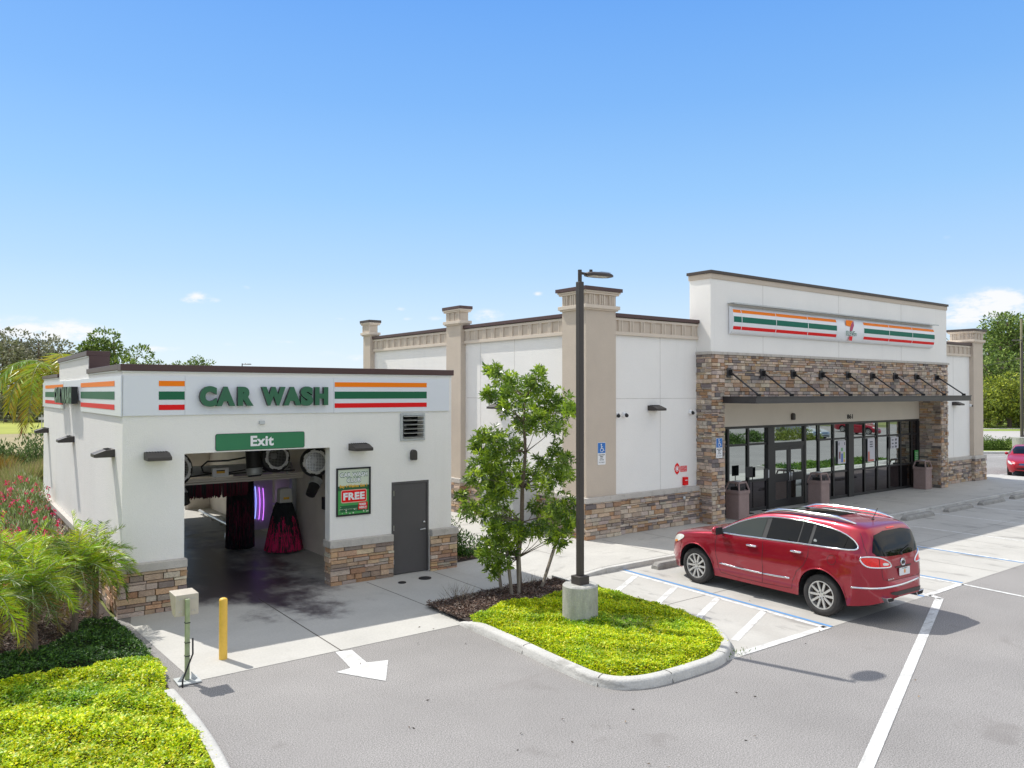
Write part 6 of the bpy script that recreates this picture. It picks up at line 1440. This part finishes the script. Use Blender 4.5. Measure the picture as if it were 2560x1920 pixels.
# bark mulch
def mulch(name, poly, dens, z0, label):
    p = np.array(poly); x0, y0 = p.min(0); x1, y1 = p.max(0); n = int((x1 - x0) * (y1 - y0) * dens)
    x = NR.uniform(x0, x1, n); y = NR.uniform(y0, y1, n); k_ = inside(poly, x, y); x, y = x[k_], y[k_]; n = len(x)
    P_ = np.stack([x, y, z0 + NR.uniform(0, .035, n) + .015 * bumps(x, y, 4)], 1); D = NR.normal(size=(n, 3)); D[:, 2] *= .25
    o = leaf_mesh(name, P_, D, NR.uniform(.03, .09, n), NR.uniform(.010, .024, n), pal(n, [(.13, .075, .05), (.20, .13, .10), (.07, .045, .035), (.30, .24, .20), (.10, .06, .045)], jit=.3), 'mulch', fold=.15)
    return tag(o, label, 'mulch', None, 'stuff')
mulch('mulch', [(7.85, 11.75), (8.3, 11.65), (8.8, 11.85), (9.5, 11.8), (10.2, 11.85), (11.2, 11.95), (11.2, 13.0), (10.0, 13.08), (7.85, 12.95)], 3800, .085, 'brown bark mulch round the foot of the young tree')
mulch('mulch', [(.4, 13.6), (1.8, 14.3), (2.35, 15.3), (2.85, 15.5), (2.6, 17), (2.3, 20), (.5, 20)], 1500, .06, 'brown bark mulch under the small palms by the car wash')
mulch('mulch', [(10.2, 16.0), (12.0, 16.15), (12.2, 19), (10.2, 19)], 1200, .03, 'dark bark mulch between the car wash and the shop walk')
# fallen leaves on the asphalt
n = 46; x = NR.uniform(4, 14, n); y = NR.uniform(5, 12, n); ok_ = ~inside([(7.5, 12), (7.5, 7.3), (11.5, 7.3), (11.5, 13)], x, y); x, y = x[ok_], y[ok_]; n = len(x)
tag(leaf_mesh('fallen_leaves', np.stack([x, y, np.full(n, .02)], 1), NR.normal(size=(n, 3)) * (1, 1, .1), .05, .02, pal(n, [(.12, .08, .05), (.25, .17, .09), (.06, .05, .04)]), 'mulch'), 'dry leaves scattered on the paving', 'leaves', None, 'stuff')
# dry twiggy tufts at the mulch
def tuft(label, x_, y_, z_, n, h, cols, spread=.35, w_=.006, group=None, name='grass_tuft', cat='grass'):
    P_ = np.stack([x_ + NR.normal(0, .05 + spread * .12, n), y_ + NR.normal(0, .05 + spread * .12, n), np.full(n, z_)], 1); D = NR.normal(size=(n, 3)) * spread; D[:, 2] = 1
    o = leaf_mesh(name, P_, D, NR.uniform(.5, 1, n) * h, w_, pal(n, cols), 'cover', origin=(x_, y_, z_)); return tag(o, label, cat, group)
tuft('dry grey tuft in the mulch nearest the wash apron', 8.45, 12.75, .09, 70, .45, [(.30, .26, .20), (.20, .17, .13)], .5)
tuft('dry tuft in the mulch behind the lamp plinth', 10.35, 12.95, .09, 40, .30, [(.35, .26, .18), (.28, .24, .18)], .5)
tuft('dry stems in the ground cover at the foot of the plinth', 9.7, 9.35, .2, 60, .25, [(.40, .36, .18), (.30, .30, .12)], 1.2)
tuft('small green tuft growing out of the kerb joint at the island corner', 10.30, 7.74, .02, 40, .09, [(.08, .16, .03), (.14, .22, .04)], 1.1, .014)

# ---------------- young tree
E4 = 440 / 1460
CLS = [(640,150,40),(600,150,26),(700,220,50),(780,260,70),(1010,190,44),(1035,150,26),(960,250,60),(870,330,100),(620,340,50),(590,350,28),(730,360,70),(1050,370,90),(1180,400,80),(1270,480,60),(1305,470,28),(1130,500,100),(930,480,90),(720,470,50),(1000,600,80),(1160,620,70),(870,600,80),(640,720,90),(560,700,50),(560,780,80),(480,780,30),(720,780,90),(830,820,70),(600,900,90),(520,960,70),(700,960,90),(500,1040,60),(640,1060,90),(780,1060,100),(900,1000,80),(1060,950,80),(1190,870,80),(1250,900,40),(1240,1020,60),(1160,1060,80),(1050,1100,70),(720,1180,80),(640,1240,70),(600,1160,70),(380,1190,36),(440,1300,60),(520,1330,60),(700,1380,90),(660,1480,80),(640,1580,80),(800,1440,80),(780,1560,80),(860,1480,50),(1000,1290,50),(1130,1300,70),(1250,1270,80),(1200,1400,90),(1290,1420,50),(1090,1480,80),(1200,1540,70),(980,1500,60),(620,1640,70),(760,1640,70),(560,1700,50),(700,1760,60),(640,1820,45)]
tx, ty = 9.74, 12.49
tr = thing('young_tree', 'young broadleaf tree with glossy leaves, staked in the mulch of the island', 'tree', (tx, ty, .08))
TD = (Vector((tx, ty, 0)) @ _F)
cl = []
for (u, v_, r_) in CLS:
    px_, py_ = 1040 + u * E4, 880 + v_ * E4; d = pray(px_, py_); c0 = CAMP + d * ((TD + R.uniform(-.75, .75)) / d.dot(_F)); cl.append((c0, r_ * E4 / F_PX * TD))
# trunk and limbs
tp = [Vector((tx, ty, .08)), Vector((tx - .03, ty + .01, .8)), Vector((tx + .05, ty, 1.5)), Vector((tx + .08, ty + .02, 2.2)), Vector((tx + .13, ty - .02, 2.9)), Vector((tx + .10, ty, 3.5)), Vector((tx + .16, ty + .03, 4.0))]
p = MB(); p.tube(tp, .05, n=10, radii=[.055, .048, .044, .040, .032, .024, .014]); p.build('trunk', 'bark', tr, smooth=True)
for k_, (c0, r_) in enumerate(cl):
    cand = [(abs((c0 - q).length) + (2 if q.z > c0.z - .1 else 0), q) for q in tp[1:]]; q = min(cand, key=lambda t_: t_[0])[1]
    m_ = q.lerp(c0, .5) + Vector((R.uniform(-.06, .06), R.uniform(-.06, .06), R.uniform(-.10, .02)))
    p = MB(); p.tube([q, q.lerp(m_, .5), m_, m_.lerp(c0, .6), c0], .01, n=5, radii=[.013, .010, .007, .005, .003]); p.build('limb', 'bark', tr, smooth=True)
LP, LD, LC, LL = [], [], [], []
for c0, r_ in cl:
    nr = int(11 + (r_ / .055) ** 2 * 2.4)
    for _ in range(nr):
        o3 = Vector((R.gauss(0, 1), R.gauss(0, 1), R.gauss(0, 1))); o3 = o3.normalized() * r_ * R.random() ** .5 * 1.48; b_p = c0 + o3
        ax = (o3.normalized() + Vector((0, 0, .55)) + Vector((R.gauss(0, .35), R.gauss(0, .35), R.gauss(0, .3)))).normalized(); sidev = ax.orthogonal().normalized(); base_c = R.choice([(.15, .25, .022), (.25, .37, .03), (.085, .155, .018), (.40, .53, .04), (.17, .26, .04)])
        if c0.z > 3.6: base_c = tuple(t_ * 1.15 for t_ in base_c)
        nl = R.randint(7, 11)
        for i in range(nl):
            a = 2 * pi * i / nl + R.uniform(-.3, .3); el_ = R.uniform(.15, .95); dd = (ax * el_ + (sidev * cos(a) + ax.cross(sidev) * sin(a)) * (1.15 - el_ * .6) - Vector((0, 0, .15))).normalized()
            LP.append(b_p - ax * R.uniform(0, .04)); LD.append(dd); LL.append(R.uniform(.08, .155)); g = R.uniform(.75, 1.3); LC.append(tuple(t_ * g for t_ in base_c))
LL = np.array(LL)
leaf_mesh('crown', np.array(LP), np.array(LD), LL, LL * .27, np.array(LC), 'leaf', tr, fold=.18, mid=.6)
for nm, a, b in (('leaning grey timber stake left of the trunk', (9.52, 12.46, .08), (9.42, 12.5, 1.0)), ('leaning grey timber stake at the back left of the trunk', (9.62, 12.95, .08), (9.5, 13.0, 1.0)), ('timber stake leaning to the right of the young tree', (10.33, 12.53, .08), (10.78, 12.45, 1.28)), ('upright timber stake against the trunk', (9.66, 12.42, .08), (9.68, 12.44, 1.1))):
    p = MB(); p.tube([a, b], .034, n=4); tag(p.build('stake', 'stake'), nm, 'stake', 'timber stakes round the young tree')

# ---------------- shrubs
def shrub(name, label, x_, y_, z_, rx, ry, h, n, L_, W_, cols, cat='shrub', group=None, flowers=0, upright=.4, stems=True, mat_='leaf', wts=None):
    t = thing(name, label, cat, (x_, y_, z_), FS, 0, group)
    k_ = 9; cen = NR.normal(size=(k_, 3)); cen = unit(cen) * NR.uniform(.2, .62, (k_, 1)); cen[:, 2] = np.abs(cen[:, 2])
    i = NR.integers(0, k_, n); q = unit(NR.normal(size=(n, 3))) * (NR.uniform(.25, 1, (n, 1)) ** .4) * .46 + cen[i]; q[:, 2] = np.maximum(q[:, 2], .02)
    P_ = np.stack([x_ + q[:, 0] * rx, y_ + q[:, 1] * ry, z_ + q[:, 2] * h], 1); D = q - cen[i] + NR.normal(size=(n, 3)) * .25; D[:, 2] += upright
    leaf_mesh('foliage', P_, D, NR.uniform(.7, 1.25, n) * L_, NR.uniform(.8, 1.2, n) * W_, pal(n, cols, wts, .25), mat_, t)
    if stems:
        p = MB()
        for j_ in range(7): a = 2 * pi * j_ / 7; p.tube([(x_, y_, z_), (x_ + .35 * rx * cos(a), y_ + .35 * ry * sin(a), z_ + h * .6)], .012, n=5)
        p.build('stem', 'bark', t)
    if flowers:
        m2 = flowers; fi = NR.integers(0, k_, m2); q2 = unit(NR.normal(size=(m2, 3))); q2[:, 2] = np.abs(q2[:, 2]) * .8 + .15; q2 = q2 * .50 + cen[fi]; F0 = np.stack([x_ + q2[:, 0] * rx, y_ + q2[:, 1] * ry, z_ + q2[:, 2] * h], 1)
        rep = 10; Pf = np.repeat(F0, rep, 0) + NR.normal(0, .028, (m2 * rep, 3)); leaf_mesh('flowers', Pf, NR.normal(size=(m2 * rep, 3)) + (0, 0, .4), .055, .045, pal(m2 * rep, [(.85, .03, .16), (.90, .10, .26), (.72, .02, .08)]), 'cover', t)
    return t
OLE = [(.16, .24, .06), (.22, .32, .08), (.30, .40, .14), (.50, .56, .34), (.16, .22, .06)]
for (x_, y_, rx, ry, h, lb) in ((1.65, 18.4, .75, .9, 1.25, 'pink flowering oleander closest to the palms beside the car wash'), (1.95, 20.6, .75, 1.1, 1.45, 'pink flowering oleander second from the palms'), (2.15, 23.2, .8, 1.2, 1.55, 'tall pink flowering oleander third along the side wall'), (2.45, 26.2, .8, 1.2, 1.75, 'pink flowering oleander near the far end of the side wall'), (1.35, 22.4, .6, 1.0, 1.3, 'pink flowering oleander at the left edge of the photo')):
    shrub('oleander', lb, x_, y_, .05, rx * 1.25, ry * 1.2, h * 1.18, 4200, .12, .022, OLE, 'shrub', 'pink oleanders along the side of the car wash', flowers=55, upright=.8)
shrub('clipped_shrub', 'dark dense shrub between the car wash corner and the shop walk', 11.0, 17.1, .03, 1.0, 1.2, 1.05, 3800, .07, .035, [(.035, .10, .015), (.07, .16, .02), (.12, .24, .03), (.02, .06, .012)])
shrub('clipped_shrub', 'green shrub behind the dark one between the buildings', 11.3, 19.6, .03, 1.0, 1.4, 1.0, 2600, .07, .035, [(.06, .15, .02), (.12, .24, .03), (.17, .30, .04)])
GH = [(.40, .36, .13), (.30, .33, .09), (.50, .44, .20), (.22, .28, .06), (.36, .22, .16)]
for i in range(16):
    y_ = 30 + i * 1.15; x_ = y_ * R.uniform(.072, .118)
    tuft('tall tawny grass clump in the rough strip beyond the oleanders', x_, y_, 0, 420, 1.25, GH, .35, .022, 'tall grass clumps beyond the oleanders', 'grass_clump')
DK = [(.07, .13, .035), (.13, .20, .05), (.20, .27, .08)]
for i, (x_, y_, h, lb) in enumerate(((4.2, 44, 2.1, 'dark green bush beyond the tall grass, at the edge of the building'), (5.1, 46, 2.4, 'dark green bush beyond the tall grass, behind the far building corner'), (3.6, 47, 1.9, 'dark green bush beyond the tall grass, at the left edge of the photo'))):
    shrub('wild_bush', lb, x_, y_, 0, 1.0, 1.2, h, 1300, .22, .07, DK, 'bush', 'wild bushes beside the field', mat_='farleaf')
tuft('orange tipped bush clump at the left edge by the field', 3.3, 43, 0, 300, 1.6, [(.45, .25, .04), (.30, .25, .06)], .5, .04)

# ---------------- palms
def frond(acc, b, az_, el0, L_, droop, nl, ll, lw, col, vee=.5):
    pts = []; d = Vector((cos(az_) * cos(el0), sin(az_) * cos(el0), sin(el0))); p_ = Vector(b); seg = 16; sd_ = Vector((-sin(az_), cos(az_), 0))
    for i in range(seg + 1):
        pts.append(p_.copy()); p_ = p_ + d * (L_ / seg); d = (d + Vector((0, 0, -droop / seg * (1 + 1.2 * i / seg)))).normalized()
    for i in range(nl):
        t = .14 + .86 * i / (nl - 1); k_ = min(seg - 1, int(t * seg)); q = pts[k_].lerp(pts[k_ + 1], t * seg - k_); tg = (pts[k_ + 1] - pts[k_]).normalized(); up = sd_.cross(tg); up = -up if up.z < 0 else up
        env = sin(pi * min(1, .12 + t * .88)) ** .6 * .85 + .15 if t < .9 else .55
        for s_ in (1, -1):
            dd = (sd_ * s_ * R.uniform(.8, 1.1) + tg * (.25 + .6 * t + R.uniform(-.12, .12)) + up * vee * R.uniform(.2, 1.0) - Vector((0, 0, .15 + .45 * R.random()))).normalized()
            acc[0].append(q); acc[1].append(dd); acc[2].append(ll * env * R.uniform(.85, 1.1)); acc[3].append(lw); acc[4].append(tuple(c * R.uniform(.75, 1.25) for c in col))
    return pts
def palm(label, x_, y_, th, nf, L_, ll, lw, cols, group, lean=(0, 0), tr_=.045, nl=42, drp=(1.0, 2.1), name='small_palm', old=3, eltop=84, vee=.8):
    t = thing(name, label, 'palm', (x_, y_, .05), FS, 0, group); top = Vector((x_ + lean[0], y_ + lean[1], th))
    p = MB(); n_ = 9; p.tube([Vector((x_, y_, .03)).lerp(top, i / n_) for i in range(n_ + 1)], tr_, n=10, radii=[tr_ * (1.1 + .12 * (i % 2)) for i in range(n_ + 1)]); p.build('trunk', 'bark', t)
    acc = ([], [], [], [], []); rb = MB()
    for i in range(nf):
        az_ = i * 2.39996 + R.uniform(-.2, .2); f_ = i / nf; el0 = radians(eltop - (eltop - 4) * f_ ** .85 + R.uniform(-8, 8)); col = R.choice(cols)
        if i >= nf - old: col = (.38, .27, .08); el0 = radians(-20)
        pts = frond(acc, top, az_, el0, L_ * R.uniform(.85, 1.1), R.uniform(*drp) * (.75 + .4 * f_), nl, ll, lw, col, vee)
        rb.tube(pts, .008, n=4, radii=[.012 * (1 - .8 * k_ / 16) for k_ in range(17)])
    rb.build('frond_ribs', 'postgreen', t, smooth=True)
    A = [np.array([tuple(v_) for v_ in acc[0]]), np.array([tuple(v_) for v_ in acc[1]]), np.array(acc[2]), np.array(acc[3]), np.array(acc[4])]
    leaf_mesh('fronds', A[0], A[1], A[2], A[3], A[4], 'palm', t, fold=.12, mid=.35)
    return t
PC = [(.26, .38, .02), (.36, .50, .02), (.17, .26, .03), (.50, .62, .02), (.12, .18, .03)]
gp_ = 'small feathery palms beside the car wash corner'
palm('small feathery palm closest to the car wash corner', 2.62, 15.35, 1.05, 30, .80, .27, .013, PC, gp_, (-.03, -.1))
palm('small feathery palm in the middle of the clump', 2.20, 14.75, 1.22, 30, .84, .28, .013, PC, gp_, (.02, 0))
palm('small feathery palm at the front of the clump', 1.55, 13.9, 1.10, 30, .84, .28, .013, PC, gp_, (-.05, .05))
palm('small feathery palm at the left edge of the photo, behind the front one', 1.15, 14.7, 1.30, 28, .86, .28, .014, [(.52, .66, .02), (.40, .56, .02)], gp_)
palm('small feathery palm cut off by the left edge of the photo', .80, 13.3, 1.10, 26, .86, .28, .013, PC, gp_)
palm('small feathery palm at the back of the clump', 1.75, 15.9, 1.05, 26, .76, .27, .013, PC, gp_)
palm('tall queen palm with long drooping fronds behind the car wash', 4.18, 33.0, 4.85, 26, 2.5, .75, .045, [(.34, .42, .03), (.22, .32, .03), (.50, .46, .04)], None, tr_=.16, nl=44, drp=(1.7, 2.9), name='queen_palm', old=2, eltop=48, vee=.1)

# ---------------- distant trees
def far_tree(label, x_, y_, h, r, n, cols, group, leaf=.5, base=.25, lobes=14, name='far_tree', flat=.8, cat='tree'):
    h *= 1.10; r *= 1.12; n = int(n * 1.25)
    t = thing(name, label, cat, (x_, y_, 0), FS, 0, group)
    p = MB(); p.tube([(x_, y_, 0), (x_ + r * .04, y_, h * .45), (x_, y_, h * .85)], r * .06, n=7, radii=[r * .07, r * .05, r * .02])
    cen = []
    for i in range(lobes):
        a = R.uniform(0, 2 * pi); rr = r * R.uniform(.1, .72); zz = h * (base + (1 - base) * R.uniform(.12, .86)); shr = 1 - .45 * abs((zz / h - base) / (1 - base) - .45); cen.append((x_ + rr * shr * cos(a), y_ + rr * shr * sin(a), zz, r * R.uniform(.22, .42)))
        p.tube([(x_, y_, zz * .6), cen[-1][:3]], r * .015, n=4)
    p.build('trunk', 'bark', t)
    cen = np.array(cen); i = NR.integers(0, lobes, n); q = unit(NR.normal(size=(n, 3))); P_ = cen[i, :3] + q * cen[i, 3:4] * (NR.uniform(.3, 1, (n, 1)) ** .35) * (1, 1, flat); D = q + NR.normal(size=(n, 3)) * .5
    leaf_mesh('crown', P_, D, NR.uniform(.6, 1.3, n) * leaf, NR.uniform(.6, 1.2, n) * leaf * .55, pal(n, cols, None, .25), 'farleaf', t)
    return t
GT = [(.21, .22, .13), (.28, .285, .18), (.36, .35, .26), (.14, .155, .09)]
PT = [(.13, .21, .04), (.20, .29, .055), (.28, .37, .08), (.08, .13, .03)]
YG = [(.32, .38, .04), (.42, .46, .05), (.22, .29, .04), (.15, .20, .04)]
def at(vx, depth):   # ground point under an image column at a given depth
    u = (vx * 2560 / 2212 - 1280) / F_PX; p_ = _F * depth + _R * (u * depth); return p_.x, p_.y
tl = 'grey green trees along the far side of the field'
for i, (vx, dep, vtop, r, lb) in enumerate(((5, 118, 728, 6.2, 'grey green tree of the field edge, leftmost in the photo'), (45, 122, 722, 6.5, 'grey green tree of the field edge, second from the left'), (82, 120, 730, 5.2, 'grey green tree of the field edge, just left of the queen palm'), (128, 125, 770, 5, 'tree top of the field edge behind the queen palm'))):
    x_, y_ = at(vx, dep); far_tree(lb, x_, y_, 4.1 + (850 - vtop) / 1706 * dep, r, 2200, GT, tl, .55)
for i, (vx, dep, vtop, r, n_, lb) in enumerate(((245, 130, 728, 6.2, 3600, 'round dark green tree top above the car wash roof'), (212, 128, 755, 4.0, 1300, 'smaller dark tree top left of the round one, above the roof'), (340, 180, 783, 3.2, 500, 'small tree top peeping over the roof, left of centre'), (372, 180, 784, 3.0, 500, 'second small tree top peeping over the roof'), (410, 175, 777, 3.4, 700, 'third tree top over the roof, slightly taller'), (440, 175, 779, 3.6, 700, 'rightmost tree top peeping over the car wash roof'), (300, 180, 790, 4, 500, 'low tree top just right of the round dark tree'))):
    x_, y_ = at(vx, dep); far_tree(lb, x_, y_, 4.1 + (850 - vtop) / 1706 * dep, r, n_, PT, 'tree tops above the car wash roof', .6)
for vx, lb in ((12, 'low round bush at the far field edge, left'), (48, 'low round bush at the far field edge, middle'), (78, 'low round bush at the far field edge, right'), (105, 'low bush at the far field edge behind the building corner')):
    x_, y_ = at(vx, 110); far_tree(lb, x_, y_, 4.4, 3.2, 900, [(.16, .18, .08), (.22, .23, .12), (.11, .13, .06)], 'low bushes at the far field edge', .4, base=.0, name='low_bush', cat='bush')
for i, (vx, dep, vtop, r, n_, lb) in enumerate(((2185, 108, 684, 6.5, 5200, 'tall round pine at the right edge of the photo'), (2150, 112, 715, 5.0, 3600, 'pine left of the tallest one, beyond the road'), (2225, 104, 700, 6, 2600, 'pine cut off by the right edge of the photo'), (2160, 100, 770, 5, 2600, 'shorter dark pine in front of the tall pines'), (2200, 98, 780, 5, 2600, 'shorter dark pine at the right edge in front of the tall pines'), (2055, 120, 722, 3.2, 900, 'pine top showing over the right end of the shop roof'), (2118, 112, 760, 4.5, 1500, 'pine behind the right corner pilaster'))):
    x_, y_ = at(vx, dep); far_tree(lb, x_, y_, 4.1 + (850 - vtop) / 1706 * dep, r, n_, PT, 'pines beyond the road on the right', .42, base=.18, lobes=26, flat=.6)
for i, vx in enumerate((2112, 2135, 2158, 2180, 2203, 2228)):
    x_, y_ = at(vx, 92 + (i * 7 % 5)); far_tree('yellow green brush clump in front of the pines, ' + ('leftmost', 'second from the left', 'third from the left', 'third from the right', 'second from the right', 'rightmost')[i], x_, y_, (4.4, 5.6, 4.9, 6.0, 5.0, 5.6)[i], 3.3, 2200, YG, 'yellow green brush beyond the road', .34, base=.0, lobes=16, name='roadside_brush', cat='bush')
# trees behind the viewer, seen in glass and paint
for i, (x_, y_) in enumerate(((-22, 8), (-26, 22), (-20, 34), (-30, -6), (60, -26), (72, -30), (84, -28), (98, -20), (48, -30), (104, -4))):
    far_tree('dark green tree standing outside the lot', x_, y_, 9 + 2 * (i % 3), 5, 1500, PT, 'trees round the lot outside the photo', .6)
for i, x_ in enumerate((51, 54.5, 58, 61.5)):
    shrub('hedge', 'rounded green hedge clump across the lot', x_, -6.2, 0, 2.0, 1.0, 1.1, 900, .2, .1, [(.05, .10, .02), (.09, .16, .03)] if i < 2 else [(.18, .22, .03), (.12, .17, .03)], 'hedge', 'hedge clumps across the lot', mat_='farleaf', stems=False)

# ---------------- right hand background
def band_sheet(name, d0, d1, u0, u1, z, m_):
    s = MB(); P_ = lambda u, d: (_F * d + _R * (u * d)); a = [P_(u0, d0), P_(u1, d0), P_(u1, d1), P_(u0, d1)]; s.poly([(p.x, p.y, z) for p in a]); return struct(s, name, m_)
band_sheet('road', 67.5, 84.0, .50, .95, .008, 'road')
band_sheet('footpath', 88.5, 90.5, .50, .95, .008, 'lotconc')
M['verge'] = mat('bright_verge_grass', (.20, .27, .035), .95, var=.25, vs=.4)
band_sheet('verge', 53.0, 67.3, .50, .95, .006, 'verge')
band_sheet('verge', 84.2, 130, .50, .95, .004, 'verge')
k = MB(); P_ = lambda u, d: (_F * d + _R * (u * d)); a, b = P_(.50, 52.9), P_(.95, 52.9); kerb_ring(k, [(a.x, a.y), (b.x, b.y)], .4, .15); struct(k, 'verge_kerb', 'kerb')
HG_ = [(.06, .12, .02), (.12, .20, .03), (.18, .27, .04)]
for i, vx in enumerate((2115, 2127, 2139, 2151, 2163, 2175)):
    x_, y_ = at(vx, 56.5); shrub('hedge', 'clump of the low hedge across the driveway, ' + ('behind the shop corner', 'leftmost', 'second from the left', 'third from the left', 'second from the plinth', 'next to the plinth')[i], x_, y_, 0, .55, .55, 1.15, 700, .12, .05, HG_, 'hedge', 'low hedge across the driveway', mat_='farleaf', stems=False)
x_, y_ = at(2207, 74)
s = thing('utility_pole', 'tall wooden utility pole with wires at the right edge of the photo', 'utility pole', (x_, y_, 0))
p = MB(); p.tube([(x_, y_, 0), (x_, y_, 11.0)], .13, n=12, radii=[.15, .10]); p.build('pole', 'timber', s, smooth=True)
p = MB(); p.box(x_ - 1.2, y_ - .06, 7.2, x_ + .9, y_ + .06, 7.32); p.build('cross_arm', 'timber', s)
p = MB(); q0 = Vector((x_, y_, 8.8)); q1 = Vector((*at(2000, 90), 8.2)); p.tube([q0.lerp(q1, t / 10) - Vector((0, 0, .6 * sin(pi * t / 10))) for t in range(11)], .018, n=5)
q0 = Vector((x_, y_, 7.3)); q1 = Vector((*at(2000, 86), 7.1)); p.tube([q0.lerp(q1, t / 10) - Vector((0, 0, .5 * sin(pi * t / 10))) for t in range(11)], .018, n=5); p.build('wire', 'black', s)
# ---------------- left hand background
sh_ = MB(); sh_.poly([(-40, 49, .004), (10, 49, .004), (10, 52.5, .004), (-40, 52.5, .004)]); struct(sh_, 'path', 'lotconc')
sh_ = MB(); sh_.poly([(-60, 58, .004), (60, 58, .004), (60, 92, .004), (-60, 92, .004)]); struct(sh_, 'dry_field', 'drygrass')
M['yfield'] = mat('yellow_field_grass', (.30, .32, .04), .95, var=.2, vs=.1)  # brighter yellow-green grass of the far field
sh_ = MB(); sh_.poly([(-60, 92.2, .004), (60, 92.2, .004), (60, 240, .004), (-60, 240, .004)]); struct(sh_, 'far_field', 'yfield')
fx = thing('field_fence', 'thin wire fence on posts along the far side of the field', 'fence', (10, 106, 0))
p = MB(); a0, a1 = Vector((*at(-10, 104), 0)), Vector((*at(140, 104), 0))
for z_ in (.5, 1.0, 1.5): p.tube([a0 + Vector((0, 0, z_)), a1 + Vector((0, 0, z_))], .012, n=4)
p.build('wire', 'galv', fx)
for i in range(9): q = a0.lerp(a1, i / 8); p = MB(); p.cyl(q, q + Vector((0, 0, 1.6)), .03, n=6); p.build('post', 'timber', fx)
lamp_post('small distant dark lamp post showing over the car wash roof', *at(523, 60), 0, 6.1, .6, .3, (.79, -.61))
s = thing('sign_post', 'thin grey post with a small plate standing in the field left of the building', 'post', (*at(91, 64), 0))
x_, y_ = at(91, 64); p = MB(); p.cyl((x_, y_, 0), (x_, y_, 2.3), .035, n=8); p.build('post', 'galv', s); p = MB(); p.box(x_ - .25, y_ - .02, 1.9, x_ + .25, y_ - .036, 2.1); p.build('plate', 'galv', s)
